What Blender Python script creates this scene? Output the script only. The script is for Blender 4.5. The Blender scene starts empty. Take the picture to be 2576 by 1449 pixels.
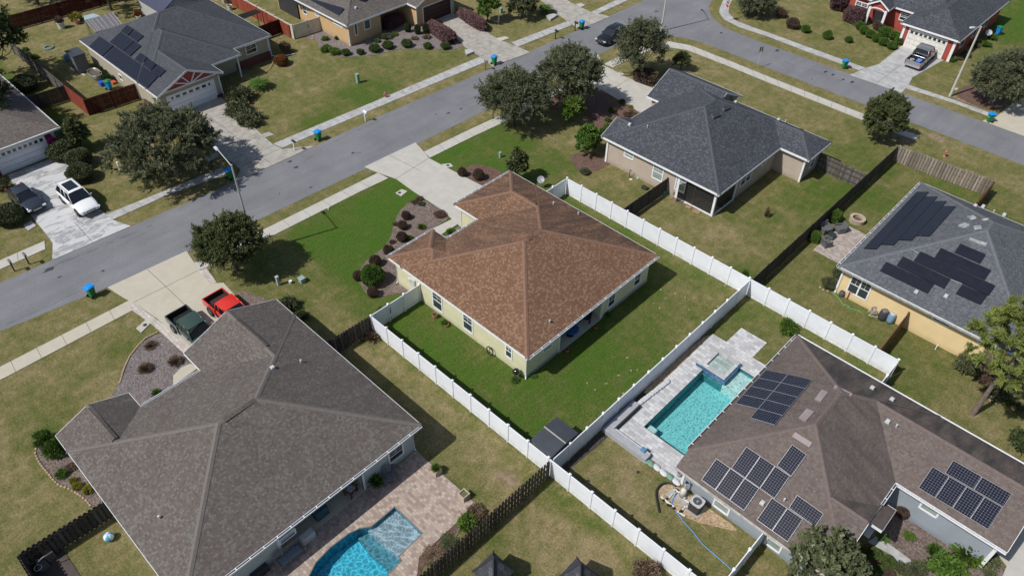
import bpy, bmesh, math, random
import numpy as np
from mathutils import Vector, Matrix
from mathutils.geometry import tessellate_polygon
random.seed(7)
sc = bpy.context.scene
COL = sc.collection
rad = math.radians
# ------------------------------------------------------------------ camera
CAMF, YAW, PIT, ROL, CX, CY, CZ = 1943.492734, 2.321081, 0.756990, 0.022493, 17.359470, -22.730280, 43.811272
_f = Vector((math.cos(YAW)*math.cos(PIT), math.sin(YAW)*math.cos(PIT), -math.sin(PIT)))
_r0 = Vector((math.sin(YAW), -math.cos(YAW), 0)); _u0 = _r0.cross(_f)
_r = math.cos(ROL)*_r0 + math.sin(ROL)*_u0
_u = -math.sin(ROL)*_r0 + math.cos(ROL)*_u0
cd = bpy.data.cameras.new('camera'); cam = bpy.data.objects.new('camera', cd); COL.objects.link(cam)
cd.sensor_width = 36; cd.lens = CAMF/2576*36; cd.clip_start = .5; cd.clip_end = 3000
cam.matrix_world = Matrix((( _r.x,_u.x,-_f.x,CX),(_r.y,_u.y,-_f.y,CY),(_r.z,_u.z,-_f.z,CZ),(0,0,0,1)))
sc.camera = cam
# ------------------------------------------------------------------ sky, sun, exposure
SUND = Vector((.25,.78,-1)).normalized()          # the way the light travels
SUN_EL = math.asin(-SUND.z); SUN_AZ = math.atan2(-SUND.x, -SUND.y)
w = bpy.data.worlds.new('World'); sc.world = w; w.use_nodes = True
nt = w.node_tree; nt.nodes.clear()
sky = nt.nodes.new('ShaderNodeTexSky'); sky.sky_type = 'NISHITA'; sky.sun_disc = False
sky.sun_elevation = SUN_EL; sky.sun_rotation = SUN_AZ; sky.dust_density = 1.5
bg = nt.nodes.new('ShaderNodeBackground'); bg.inputs['Strength'].default_value = .075
wo = nt.nodes.new('ShaderNodeOutputWorld')
nt.links.new(sky.outputs[0], bg.inputs[0]); nt.links.new(bg.outputs[0], wo.inputs[0])
sl = bpy.data.lights.new('sun','SUN'); sl.energy = 3.75; sl.angle = rad(.55); sl.color = (1,.97,.93)
so = bpy.data.objects.new('sun', sl); COL.objects.link(so)
so.rotation_euler = SUND.to_track_quat('-Z','Y').to_euler()
sc.view_settings.view_transform = 'Standard'; sc.view_settings.look = 'None'
sc.view_settings.exposure = 0.18; sc.view_settings.gamma = 1
sc.render.engine = 'CYCLES'
sc.cycles.max_bounces = 6; sc.cycles.transparent_max_bounces = 8
sc.render.resolution_x = 1024; sc.render.resolution_y = 575
# ------------------------------------------------------------------ surveying: photograph readings -> metres on the ground
KR = {'a':(1120,480,.44164),'b':(140,840,.58455),'c':(1740,180,.31746),'d':(180,0,.27609),'e':(1920,940,.51551),
      'f':(2400,500,.41408),'g':(820,0,.23292),'h':(2400,0,.23292),'i':(0,0,.20704),'v':(0,380,.27603),'w':(0,0,.17940),
      'x':(400,0,.19410),'y':(1400,0,.23292),'z':(2250,1500,.29115),'tr':(440,780,.17946),'pn':(2740,700,.41401),
      '00':(0,0,.3878),'10':(750,0,.3878),'20':(1500,0,.3878),'30':(2250,0,.3878),
      '01':(0,562,.3878),'11':(750,562,.3878),'21':(1500,562,.3878),'31':(2250,562,.3878),
      '02':(0,1124,.3886),'12':(750,1124,.3886),'22':(1500,1124,.3886),'32':(2250,1124,.3886),
      'D':(0,0,1.1646),'p1':(200,0,.12422),'p2':(180,170,.08282),'p3':(1900,1380,.12422),'p4':(1040,1340,.15183),'p5':(2360,640,.08282),'p6':(2100,0,.15528),'p7':(0,1550,.10093),'p8':(1640,960,.30369)}
CAMP = Vector((CX,CY,CZ))
def ray(k,x,y):
    a,b,s = KR[k]; px=(a+s*x)*.858667; py=(b+s*y)*.858667
    return _f*CAMF + _r*(px-1288) - _u*(py-724.5)
def G(k,x,y,z=0.0):
    d = ray(k,x,y); t=(z-CZ)/d.z
    return CAMP + d*t
def GP(k, pts, z=0.0):
    return [G(k,x,y,z) for x,y in pts]
def onplane(k,x,y,axis,c):
    d = ray(k,x,y); t=(c-CAMP[axis])/d[axis]
    return CAMP + d*t
# ------------------------------------------------------------------ materials
MATS = {}
def _nt(name):
    m = bpy.data.materials.new(name); m.use_nodes=True; n=m.node_tree; n.nodes.clear()
    o=n.nodes.new('ShaderNodeOutputMaterial'); b=n.nodes.new('ShaderNodeBsdfPrincipled')
    n.links.new(b.outputs[0],o.inputs[0]); return m,n,b,o
def N(n,t,**kw):
    x=n.nodes.new('ShaderNode'+t)
    for k,v in kw.items():
        if k.startswith('i_'): x.inputs[k[2:].replace('_',' ')].default_value=v
        else: setattr(x,k,v)
    return x
def c4(c): return (c[0],c[1],c[2],1)
def ramp(n,src,stops):
    r=N(n,'ValToRGB'); e=r.color_ramp.elements
    while len(e)<len(stops): e.new(.5)
    for k,(p,c) in enumerate(stops):
        e[k].position=p; e[k].color=c4(c) if len(c)==3 else c
    n.links.new(src,r.inputs[0]); return r
def mixc(n,f,a,b,bt='MIX'):
    x=N(n,'Mix',data_type='RGBA',blend_type=bt)
    for i,s in ((0,f),(6,a),(7,b)):
        if hasattr(s,'is_output'): n.links.new(s,x.inputs[i])
        elif i==0: x.inputs[0].default_value=s
        else: x.inputs[i].default_value=c4(s)
    return x.outputs[2]
def noise(n,scale,detail=4,rough=.55,vec=None,dist=0):
    x=N(n,'TexNoise'); x.inputs['Scale'].default_value=scale; x.inputs['Detail'].default_value=detail
    x.inputs['Roughness'].default_value=rough; x.inputs['Distortion'].default_value=dist
    if vec: n.links.new(vec,x.inputs['Vector'])
    return x.outputs['Fac']
def objco(n): return N(n,'TexCoord').outputs['Object']
def geoco(n): return N(n,'NewGeometry').outputs['Position']
def bump(n,b,h,st=.3,dist=.02):
    x=N(n,'Bump'); x.inputs['Strength'].default_value=st; x.inputs['Distance'].default_value=dist
    n.links.new(h,x.inputs['Height']); n.links.new(x.outputs[0],b.inputs['Normal'])
def simple(name,c,c2=None,scale=3,rough=.7,metal=0,bmp=0,bscale=40,spec=.5,geo=True,coat=0):
    if name in MATS: return MATS[name]
    m,n,b,o=_nt(name); co=geoco(n) if geo else objco(n)
    c2=c2 or tuple(x*.78 for x in c)
    f=noise(n,scale,5,.6,co)
    r=ramp(n,f,[(.3,c2),(.65,c)]); n.links.new(r.outputs[0],b.inputs['Base Color'])
    b.inputs['Roughness'].default_value=rough; b.inputs['Metallic'].default_value=metal
    b.inputs['Specular IOR Level'].default_value=spec; b.inputs['Coat Weight'].default_value=coat
    if bmp: bump(n,b,noise(n,bscale,3,.6,co),bmp)
    MATS[name]=m; return m
def shingles(name,ca,cb,cc,stain=None,stain_amt=0,scale=(.155,.135),mortar=.5):
    m,n,b,o=_nt(name); uv=N(n,'UVMap').outputs[0]
    br=N(n,'TexBrick'); n.links.new(uv,br.inputs['Vector']); br.offset=.37; br.squash=1
    br.inputs['Scale'].default_value=1; br.inputs['Brick Width'].default_value=scale[0]; br.inputs['Row Height'].default_value=scale[1]
    br.inputs['Mortar Size'].default_value=.006; br.inputs['Color1'].default_value=(0,0,0,1); br.inputs['Color2'].default_value=(1,1,1,1)
    br.inputs['Mortar'].default_value=(.5,.5,.5,1); br.inputs['Mortar Smooth'].default_value=.3
    col=ramp(n,br.outputs['Color'],[(0,ca),(.3,cb),(.55,cb),(1,cc)]).outputs[0]
    br2=N(n,'TexBrick'); n.links.new(uv,br2.inputs['Vector']); br2.offset=.5
    br2.inputs['Scale'].default_value=1; br2.inputs['Brick Width'].default_value=scale[0]*3.1; br2.inputs['Row Height'].default_value=scale[1]
    br2.inputs['Mortar Size'].default_value=0; br2.inputs['Color1'].default_value=(.96,.96,.96,1); br2.inputs['Color2'].default_value=(1.03,1.03,1.03,1)
    col=mixc(n,.8,col,br2.outputs['Color'],'MULTIPLY')
    nz=noise(n,.55,5,.6,geoco(n)); col=mixc(n,ramp(n,nz,[(.35,(0,0,0)),(.7,(1,1,1))]).outputs[0],mixc(n,1,col,(.86,.86,.87),'MULTIPLY'),col)
    fine=noise(n,75,3,.8,geoco(n)); col=mixc(n,.7,col,ramp(n,fine,[(.3,(.66,.66,.66)),(.7,(1.32,1.31,1.30))]).outputs[0],'MULTIPLY')
    mf=N(n,'Math',operation='MULTIPLY'); mf.inputs[1].default_value=mortar; n.links.new(br.outputs['Fac'],mf.inputs[0])
    col=mixc(n,mf.outputs[0],col,tuple(x*.4 for x in ca))
    if stain:
        mp=N(n,'Mapping'); mp.inputs['Scale'].default_value=(1.6,.28,1); n.links.new(uv,mp.inputs[0])
        s=noise(n,.9,6,.62,mp.outputs[0]); a=N(n,'Attribute',attribute_name='stain')
        mm=N(n,'Math',operation='MULTIPLY'); n.links.new(ramp(n,s,[(.38,(0,0,0)),(.62,(1,1,1))]).outputs[0],mm.inputs[0]); n.links.new(a.outputs['Fac'],mm.inputs[1])
        m2=N(n,'Math',operation='MULTIPLY'); m2.inputs[1].default_value=stain_amt; n.links.new(mm.outputs[0],m2.inputs[0])
        col=mixc(n,m2.outputs[0],col,stain)
    n.links.new(col,b.inputs['Base Color']); b.inputs['Roughness'].default_value=.92; b.inputs['Specular IOR Level'].default_value=.25
    sx=N(n,'SeparateXYZ'); n.links.new(uv,sx.inputs[0])
    fr=N(n,'Math',operation='DIVIDE'); fr.inputs[1].default_value=scale[1]; n.links.new(sx.outputs[1],fr.inputs[0])
    ff=N(n,'Math',operation='FRACT'); n.links.new(fr.outputs[0],ff.inputs[0])
    inv=N(n,'Math',operation='SUBTRACT'); inv.inputs[0].default_value=1; n.links.new(ff.outputs[0],inv.inputs[1])
    ad=N(n,'Math',operation='ADD'); n.links.new(inv.outputs[0],ad.inputs[0])
    br3=N(n,'Math',operation='MULTIPLY'); br3.inputs[1].default_value=.7; n.links.new(br.outputs['Color'],br3.inputs[0]); n.links.new(br3.outputs[0],ad.inputs[1])
    bump(n,b,ad.outputs[0],.5,.012)
    MATS[name]=m; return m
def siding(name,c,board=.18,groove=.5,stucco=False):
    m,n,b,o=_nt(name); co=geoco(n)
    f=noise(n,1.3,4,.6,co); col=ramp(n,f,[(.3,tuple(x*.88 for x in c)),(.7,c)]).outputs[0]
    sz=N(n,'SeparateXYZ'); n.links.new(co,sz.inputs[0])
    lo=N(n,'MapRange'); n.links.new(sz.outputs[2],lo.inputs[0]); lo.inputs[1].default_value=0; lo.inputs[2].default_value=.5; lo.inputs[3].default_value=1; lo.inputs[4].default_value=0
    dn=N(n,'Math',operation='MULTIPLY'); n.links.new(lo.outputs[0],dn.inputs[0]); n.links.new(noise(n,2.5,5,.7,co),dn.inputs[1])
    col=mixc(n,dn.outputs[0],col,tuple(x*.5 for x in c))
    if not stucco:
        d=N(n,'Math',operation='DIVIDE'); d.inputs[1].default_value=board; n.links.new(sz.outputs[2],d.inputs[0])
        fr=N(n,'Math',operation='FRACT'); n.links.new(d.outputs[0],fr.inputs[0])
        g=ramp(n,fr.outputs[0],[(0,(0,0,0)),(.1,(1,1,1)),(1,(1,1,1))]).outputs[0]
        col=mixc(n,g,tuple(x*groove for x in c),col)
        iv=N(n,'Math',operation='SUBTRACT'); iv.inputs[0].default_value=1; n.links.new(fr.outputs[0],iv.inputs[1])
        bump(n,b,iv.outputs[0],.6,.015)
    else: bump(n,b,noise(n,45,4,.6,co),.35,.01)
    n.links.new(col,b.inputs['Base Color']); b.inputs['Roughness'].default_value=.75
    MATS[name]=m; return m
def leafmat(name,cd,cl,trans=.18,rough=.62,scale=.9):
    m,n,b,o=_nt(name)
    a=N(n,'Attribute',attribute_name='tint')
    nz=noise(n,scale,3,.6,geoco(n))
    ad=N(n,'Math',operation='MULTIPLY_ADD'); ad.inputs[1].default_value=.75; n.links.new(a.outputs['Fac'],ad.inputs[0])
    ms=N(n,'Math',operation='MULTIPLY_ADD'); ms.inputs[1].default_value=.7; ms.inputs[2].default_value=-.22; n.links.new(nz,ms.inputs[0]); n.links.new(ms.outputs[0],ad.inputs[2])
    col=ramp(n,ad.outputs[0],[(0,cd),(1,cl)]).outputs[0]
    n.links.new(col,b.inputs['Base Color']); b.inputs['Roughness'].default_value=rough; b.inputs['Specular IOR Level'].default_value=.3
    t=N(n,'BsdfTranslucent'); n.links.new(col,t.inputs[0]); mx=N(n,'MixShader'); mx.inputs[0].default_value=trans
    n.links.new(b.outputs[0],mx.inputs[1]); n.links.new(t.outputs[0],mx.inputs[2]); n.links.new(mx.outputs[0],o.inputs[0])
    MATS[name]=m; return m
def wood(name,c,c2,board=.14):
    m,n,b,o=_nt(name); co=geoco(n)
    mp=N(n,'Mapping'); mp.inputs['Scale'].default_value=(7,7,.6); n.links.new(co,mp.inputs[0])
    f=noise(n,1,5,.65,mp.outputs[0]); col=ramp(n,f,[(.3,c2),(.7,c)]).outputs[0]
    n.links.new(col,b.inputs['Base Color']); b.inputs['Roughness'].default_value=.85; b.inputs['Specular IOR Level'].default_value=.2
    bump(n,b,f,.4,.01); MATS[name]=m; return m
WHITE=simple('white_vinyl',(.79,.81,.85),(.72,.745,.79),1.2,.45)
TRIM=simple('white_trim',(.78,.79,.80),(.68,.69,.70),2,.5)
GLASS=simple('window_glass',(.035,.05,.055),(.02,.03,.035),1.5,.08,0,spec=.8)
BLIND=simple('window_blind',(.30,.36,.34),(.20,.25,.24),3,.15,0,spec=.8)
BLACK=simple('black_plastic',(.02,.02,.022),None,3,.5)
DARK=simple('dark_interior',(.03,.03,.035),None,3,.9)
METAL=simple('grey_metal',(.45,.46,.47),(.33,.34,.35),6,.45,.6)
LEADP=simple('pale_vent_metal',(.62,.64,.66),None,6,.5,.2)
# ------------------------------------------------------------------ mesh builder
class MB:
    def __init__(s): s.v=[]; s.f=[]; s.m=[]; s.uv=[]; s.cur=0; s.st=[]
    def add(s,vs,fs,uvs=None,st=0):
        b=len(s.v); s.v+= [tuple(v) for v in vs]
        for k,f in enumerate(fs):
            s.f.append(tuple(b+i for i in f)); s.m.append(s.cur); s.uv.append(uvs[k] if uvs else None); s.st.append(st)
        return s
    def box(s,c,d,rz=0,tap=(1,1),ry=0):
        hx,hy,hz=d[0]/2,d[1]/2,d[2]/2; vs=[]
        R=Matrix.Rotation(rz,3,'Z') @ Matrix.Rotation(ry,3,'Y')
        for z in (-1,1):
            tx,ty=(tap if z>0 else (1,1))
            for x,y in ((-1,-1),(1,-1),(1,1),(-1,1)):
                vs.append(Vector(c)+R@Vector((x*hx*tx,y*hy*ty,z*hz)))
        return s.add(vs,[(3,2,1,0),(4,5,6,7),(0,1,5,4),(1,2,6,5),(2,3,7,6),(3,0,4,7)])
    def bb(s,x0,y0,z0,x1,y1,z1): return s.box(((x0+x1)/2,(y0+y1)/2,(z0+z1)/2),(abs(x1-x0),abs(y1-y0),abs(z1-z0)))
    def cyl(s,p0,p1,r0,r1=None,n=12,cap=True):
        r1=r0 if r1 is None else r1; p0=Vector(p0); p1=Vector(p1); d=(p1-p0).normalized()
        a=d.orthogonal().normalized(); b=d.cross(a); vs=[]
        for p,r in ((p0,r0),(p1,r1)):
            for k in range(n):
                t=2*math.pi*k/n; vs.append(p+(a*math.cos(t)+b*math.sin(t))*r)
        fs=[(k,(k+1)%n,n+(k+1)%n,n+k) for k in range(n)]
        if cap: fs+= [tuple(range(n-1,-1,-1)),tuple(range(n,2*n))]
        return s.add(vs,fs)
    def tube(s,pts,r,n=8):
        pts=[Vector(q) for q in pts]; m=len(pts); vs=[]
        rr=r if isinstance(r,(list,tuple)) else [r]*m
        for k,q in enumerate(pts):
            d=(pts[min(k+1,m-1)]-pts[max(k-1,0)]).normalized()
            a=d.cross(Vector((0,0,1)));  a = a.normalized() if a.length>1e-3 else Vector((1,0,0)); b=d.cross(a)
            for j in range(n):
                t=2*math.pi*j/n; vs.append(q+(a*math.cos(t)+b*math.sin(t))*rr[k])
        fs=[(k*n+j,k*n+(j+1)%n,(k+1)*n+(j+1)%n,(k+1)*n+j) for k in range(m-1) for j in range(n)]
        fs+=[tuple(range(n-1,-1,-1)),tuple(range((m-1)*n,m*n))]
        return s.add(vs,fs)
    def lathe(s,prof,c=(0,0,0),n=16):
        vs=[];m=len(prof)
        for r,z in prof:
            for j in range(n):
                t=2*math.pi*j/n; vs.append((c[0]+r*math.cos(t),c[1]+r*math.sin(t),c[2]+z))
        fs=[(k*n+j,k*n+(j+1)%n,(k+1)*n+(j+1)%n,(k+1)*n+j) for k in range(m-1) for j in range(n)]
        return s.add(vs,fs)
    def poly(s,pts,z,holes=(),thick=0):
        loops=[[Vector((q[0],q[1],0)) for q in L] for L in [pts]+list(holes)]
        for L in loops:
            n_=len(L)
            for i in range(n_):
                for j in range(i+2,n_):
                    if (j+1)%n_==i: continue
                    a,b,c,d=L[i],L[(i+1)%n_],L[j],L[(j+1)%n_]
                    o=lambda p,q,r:(q.x-p.x)*(r.y-p.y)-(q.y-p.y)*(r.x-p.x)
                    if o(a,b,c)*o(a,b,d)<0 and o(c,d,a)*o(c,d,b)<0: print('SELFX',i,j,a[:2],c[:2],z)
        tris=tessellate_polygon(loops); fl=[q for L in loops for q in L]
        fs=[]
        for t in tris:
            a,b,c=[fl[i] for i in t]
            if (b-a).cross(c-a).z<0: t=(t[0],t[2],t[1])
            fs.append(tuple(t))
        s.add([(q.x,q.y,z) for q in fl],fs)
        if thick:
            for L in loops:
                n=len(L); ar=sum(L[i].x*L[(i+1)%n].y-L[(i+1)%n].x*L[i].y for i in range(n))
                top=[(q.x,q.y,z) for q in L]; bot=[(q.x,q.y,z-thick) for q in L]
                fs=[(i,n+i,n+(i+1)%n,(i+1)%n) if ar>0 else (i,(i+1)%n,n+(i+1)%n,n+i) for i in range(n)]
                s.add(top+bot,fs)
        return s
    def build(s,name,mats,parent=None,smooth=False,loc=None,bevel=0,world=True,rz=0,sub=0):
        me=bpy.data.meshes.new(name); me.from_pydata(s.v,[],s.f)
        if not isinstance(mats,(list,tuple)): mats=[mats]
        for m in mats: me.materials.append(m)
        if len(mats)>1: me.polygons.foreach_set('material_index',s.m)
        if any(u is not None for u in s.uv):
            l=me.uv_layers.new(name='UVMap'); buf=[]
            for f,u in zip(s.f,s.uv):
                for k in range(len(f)): buf+= list(u[k]) if u else [0,0]
            l.data.foreach_set('uv',buf)
        if any(s.st):
            a=me.attributes.new('stain','FLOAT','FACE'); a.data.foreach_set('value',s.st)
        if smooth: me.polygons.foreach_set('use_smooth',[True]*len(s.f))
        me.update(); o=bpy.data.objects.new(name,me); COL.objects.link(o)
        if parent:
            o.parent=parent
            if world: 
                base=Vector((0,0,0)); q=parent
                while q: base+=q.location; q=q.parent
                o.location=-base
        if loc is not None: o.location=loc
        if rz: o.rotation_euler.z=rz
        if bevel:
            b=o.modifiers.new('bevel','BEVEL'); b.width=bevel; b.segments=2; b.limit_method='ANGLE'
        if sub:
            b=o.modifiers.new('sub','SUBSURF'); b.levels=sub; b.render_levels=sub
        return o
def _each(s,name,mats,parent,**kw):
    for i in range(0,len(s.v)//8):
        q=MB(); q.add(s.v[i*8:i*8+8],[tuple(j-i*8 for j in f) for f in s.f[i*6:i*6+6]]); q.build(name,mats,parent,**kw)
MB.each=_each
def tag(o,label=None,cat=None,group=None,kind=None):
    if label: o['label']=label
    if cat: o['category']=cat
    if group: o['group']=group
    if kind: o['kind']=kind
    return o
def empty(name,loc,label,cat,group=None,rz=0):
    o=bpy.data.objects.new(name,None); COL.objects.link(o); o.location=loc; o.rotation_euler.z=rz
    o.empty_display_size=.3; return tag(o,label,cat,group)
def copy_tree(o,parent=None):
    c=o.copy(); COL.objects.link(c); c.parent=parent
    for ch in list(o.children): copy_tree(ch,c)
    return c
# ------------------------------------------------------------------ houses
def clip(P,a,b,c):                     # keep a*x+b*y+c>=0
    out=[]; n=len(P)
    for i in range(n):
        p,q=P[i],P[(i+1)%n]; dp=a*p[0]+b*p[1]+c; dq=a*q[0]+b*q[1]+c
        if dp>=0: out.append(p)
        if (dp>0 and dq<0) or (dp<0 and dq>0):
            t=dp/(dp-dq); out.append((p[0]+t*(q[0]-p[0]),p[1]+t*(q[1]-p[1])))
    return out
def area(P): return abs(sum(P[i][0]*P[(i+1)%len(P)][1]-P[(i+1)%len(P)][0]*P[i][1] for i in range(len(P))))/2 if len(P)>2 else 0
class Block:
    def __init__(s,x0,x1,y0,y1,ze=2.9,sl=.39,gable='',base=None,eo={}):
        s.x0,s.x1,s.y0,s.y1,s.ze,s.sl,s.gable=x0,x1,y0,y1,ze,sl,gable
        base=base or {}
        s.pl={}
        if 'w' not in gable: b=base.get('w',x0); s.pl['w']=(sl,0,ze-sl*b)
        if 'e' not in gable: b=base.get('e',x1); s.pl['e']=(-sl,0,ze+sl*b)
        if 's' not in gable: b=base.get('s',y0); s.pl['s']=(0,sl,ze-sl*b)
        if 'n' not in gable: b=base.get('n',y1); s.pl['n']=(0,-sl,ze+sl*b)
    def h(s,x,y,e=1e-4):
        if x<s.x0-e or x>s.x1+e or y<s.y0-e or y>s.y1+e: return -9
        return min(a*x+b*y+c for a,b,c in s.pl.values())
class House:
    def __init__(s,name,label,blocks,roofm,wallm,walls,oh=.42,notch=(),trim=TRIM,stain=None,capm=None):
        s.bl=blocks; s.trim=trim
        cx=(min(b.x0 for b in blocks)+max(b.x1 for b in blocks))/2; cy=(min(b.y0 for b in blocks)+max(b.y1 for b in blocks))/2
        s.root=empty(name,(cx,cy,0),label,'house')
        mb=MB(); cap=MB(); fas=MB(); sof=MB(); gws=[]
        for i,B in enumerate(blocks):
            for a,pa in B.pl.items():
                P=[(B.x0,B.y0),(B.x1,B.y0),(B.x1,B.y1),(B.x0,B.y1)]
                for b,pb in B.pl.items():
                    if b!=a: P=clip(P,pb[0]-pa[0],pb[1]-pa[1],pb[2]-pa[2])
                if area(P)<.01: continue
                frags=[P]
                for j,C in enumerate(blocks):
                    if j==i: continue
                    e=1e-4 if j<i else -1e-4
                    g=[(1,0,-C.x0+e),(-1,0,C.x1+e),(0,1,-C.y0+e),(0,-1,C.y1+e)]
                    g+=[(q[0]-pa[0],q[1]-pa[1],q[2]-pa[2]+e) for q in C.pl.values()]
                    nf=[]
                    for F in frags:
                        inter=F
                        for q in g:
                            inter=clip(inter,*q)
                            if area(inter)<1e-3: break
                        if area(inter)<1e-3: nf.append(F); continue
                        cur=F
                        for q in g:
                            o=clip(cur,-q[0],-q[1],-q[2])
                            if area(o)>1e-3: nf.append(o)
                            cur=clip(cur,*q)
                            if area(cur)<1e-3: break
                    frags=nf
                L=math.hypot(1,B.sl)
                for F in frags:
                    vs=[(x,y,pa[0]*x+pa[1]*y+pa[2]) for x,y in F]
                    uvs=[]
                    for x,y,z in vs:
                        if a in 'we': uvs.append((y,z/B.sl*L+(40 if a=='e' else 0)))
                        else: uvs.append((x,z/B.sl*L+(80 if a=='n' else 0)))
                    if a in 'e': uvs=[(-u,v) for u,v in uvs]
                    if a in 's': uvs=[(-u,v) for u,v in uvs]
                    mb.add(vs,[tuple(range(len(vs)))],[uvs],st=(stain or {}).get((i,a),(stain or {}).get(a,.25)))
                    n=len(F)
                    for k in range(n):
                        p,q=F[k],F[(k+1)%n]
                        for b,pb in B.pl.items():
                            if b==a: continue
                            dd=lambda r:(pb[0]-pa[0])*r[0]+(pb[1]-pa[1])*r[1]+pb[2]-pa[2]
                            if abs(dd(p))<2e-3 and abs(dd(q))<2e-3:
                                d=Vector((q[0]-p[0],q[1]-p[1],0)); 
                                if d.length<.3: continue
                                m=Vector((-d.y,d.x,0)).normalized()*.17
                                if n and ((sum(r[0] for r in F)/n-p[0])*m.x+(sum(r[1] for r in F)/n-p[1])*m.y)<0: m=-m
                                hz=lambda r:pa[0]*r[0]+pa[1]*r[1]+pa[2]
                                p2=(p[0]+m.x,p[1]+m.y);q2=(q[0]+m.x,q[1]+m.y)
                                z0=.035
                                V=[(p[0],p[1],hz(p)+z0+.012),(q[0],q[1],hz(q)+z0+.012),(q2[0],q2[1],hz(q2)+z0-.01),(p2[0],p2[1],hz(p2)+z0-.01)]
                                Lc=d.length
                                cap.add(V+[(x,y,z-.04) for x,y,z in V[2:]],[(0,1,2,3),(3,2,4,5)],[[(0,0.01),(0,.01+Lc*1.0),(.15,.01+Lc),(.15,.01)],[(0,0)]*4])
            # eaves, rakes, gable walls
            for side in 'wesn':
                g=side in B.gable
                if side in 'we':
                    c=B.x0 if side=='w' else B.x1; sg=-1 if side=='w' else 1; r0,r1=B.y0,B.y1; pt=lambda t,o=0:(c+sg*o,t)
                else:
                    c=B.y0 if side=='s' else B.y1; sg=-1 if side=='s' else 1; r0,r1=B.x0,B.x1; pt=lambda t,o=0:(t,c+sg*o)
                n=max(2,2*int((r1-r0)/.5/2)); seg=[]
                for k in range(n):
                    t0=r0+(r1-r0)*k/n; t1=r0+(r1-r0)*(k+1)/n; tm=(t0+t1)/2
                    hm=B.h(*pt(tm)); 
                    oth=max([C.h(*pt(tm,.06)) for C in blocks if C is not B]+[-9])
                    if hm<oth-.02 or hm<-1: continue
                    if any(C.h(*pt(tm))>=hm-.01 for C in blocks[:i]): continue
                    seg.append((t0,t1))
                mer=[]
                for q in seg:
                    if mer and abs(mer[-1][1]-q[0])<1e-6 and not (g and abs(q[0]-(r0+r1)/2)<1e-6): mer[-1][1]=q[1]
                    else: mer.append(list(q))
                for t0,t1 in mer:
                    A=pt(t0);Bq=pt(t1);za=B.h(*A);zb=B.h(*Bq)
                    Ao=pt(t0,.025);Bo=pt(t1,.025)
                    V=[(A[0],A[1],za+.012),(Bq[0],Bq[1],zb+.012),(Ao[0],Ao[1],za+.012),(Bo[0],Bo[1],zb+.012),(Ao[0],Ao[1],za-.2),(Bo[0],Bo[1],zb-.2),(A[0],A[1],za-.2),(Bq[0],Bq[1],zb-.2)]
                    fas.add(V,[(0,1,3,2),(2,3,5,4),(4,5,7,6),(6,7,1,0)])
                if g and B.ze>2.5:
                    i0=pt(r0+oh,-oh*.8);i1=pt(r1-oh,-oh*.8);im=pt((r0+r1)/2,-oh*.8)
                    gw=MB(); gws.append(gw); gw.add([(i0[0],i0[1],B.ze-.25),(i1[0],i1[1],B.ze-.25),(i1[0],i1[1],B.h(*i1)-.05),(im[0],im[1],B.h(*im)-.05),(i0[0],i0[1],B.h(*i0)-.05)],[(0,1,2,3,4)])
            lo=min(B.h(B.x0+.001,B.y0+.001),B.h(B.x1-.001,B.y1-.001),B.h(B.x0+.001,B.y1-.001),B.h(B.x1-.001,B.y0+.001))
            z=lo-.17-.004*i
            X0,X1,Y0,Y1=B.x0+.34*('w' in B.gable)+.01,B.x1-.34*('e' in B.gable)-.01,B.y0+.34*('s' in B.gable)+.01,B.y1-.34*('n' in B.gable)-.01
            sof.add([(X0,Y0,z),(X1,Y0,z),(X1,Y1,z),(X0,Y1,z)],[(3,2,1,0)])
        s.roof=mb.build('roof',roofm,s.root); cap.build('ridge_cap',capm or roofm,s.roof)
        fas.build('fascia',trim,s.roof); sof.build('soffit',trim,s.roof)
        # walls from rectangles with notches
        xs=sorted({v for r in list(walls)+list(notch) for v in r[:2]}); ys=sorted({v for r in list(walls)+list(notch) for v in r[2:]})
        ins=lambda x,y:any(a<x<b and c<y<d for a,b,c,d in walls) and not any(a<x<b and c<y<d for a,b,c,d in notch)
        s.inside=ins; wm=MB(); sl=MB()
        def seg(p,q):
            n=max(1,int(math.hypot(q[0]-p[0],q[1]-p[1])/.4))
            for k in range(n):
                a=(p[0]+(q[0]-p[0])*k/n,p[1]+(q[1]-p[1])*k/n);b=(p[0]+(q[0]-p[0])*(k+1)/n,p[1]+(q[1]-p[1])*(k+1)/n)
                za,zb=s.rh(*a)-.07,s.rh(*b)-.07
                if za<1: za=zb=2.6
                if zb<1: zb=za
                wm.add([(a[0],a[1],0),(b[0],b[1],0),(b[0],b[1],zb),(a[0],a[1],za)],[(0,1,2,3)])
        for i in range(len(xs)-1):
            for j in range(len(ys)-1):
                mx,my=(xs[i]+xs[i+1])/2,(ys[j]+ys[j+1])/2
                if not ins(mx,my): continue
                if not ins(xs[i]-.01,my): seg((xs[i],ys[j+1]),(xs[i],ys[j]))
                if not ins(xs[i+1]+.01,my): seg((xs[i+1],ys[j]),(xs[i+1],ys[j+1]))
                if not ins(mx,ys[j]-.01): seg((xs[i],ys[j]),(xs[i+1],ys[j]))
                if not ins(mx,ys[j+1]+.01): seg((xs[i+1],ys[j+1]),(xs[i],ys[j+1]))
        wm.v+=[]; o=wm.build('wall',wallm,s.root)
        for gw in gws: gw.build('gable_wall',wallm,s.root)
        s.walls=walls
    def rh(s,x,y): return max(b.h(x,y) for b in s.bl)
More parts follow.
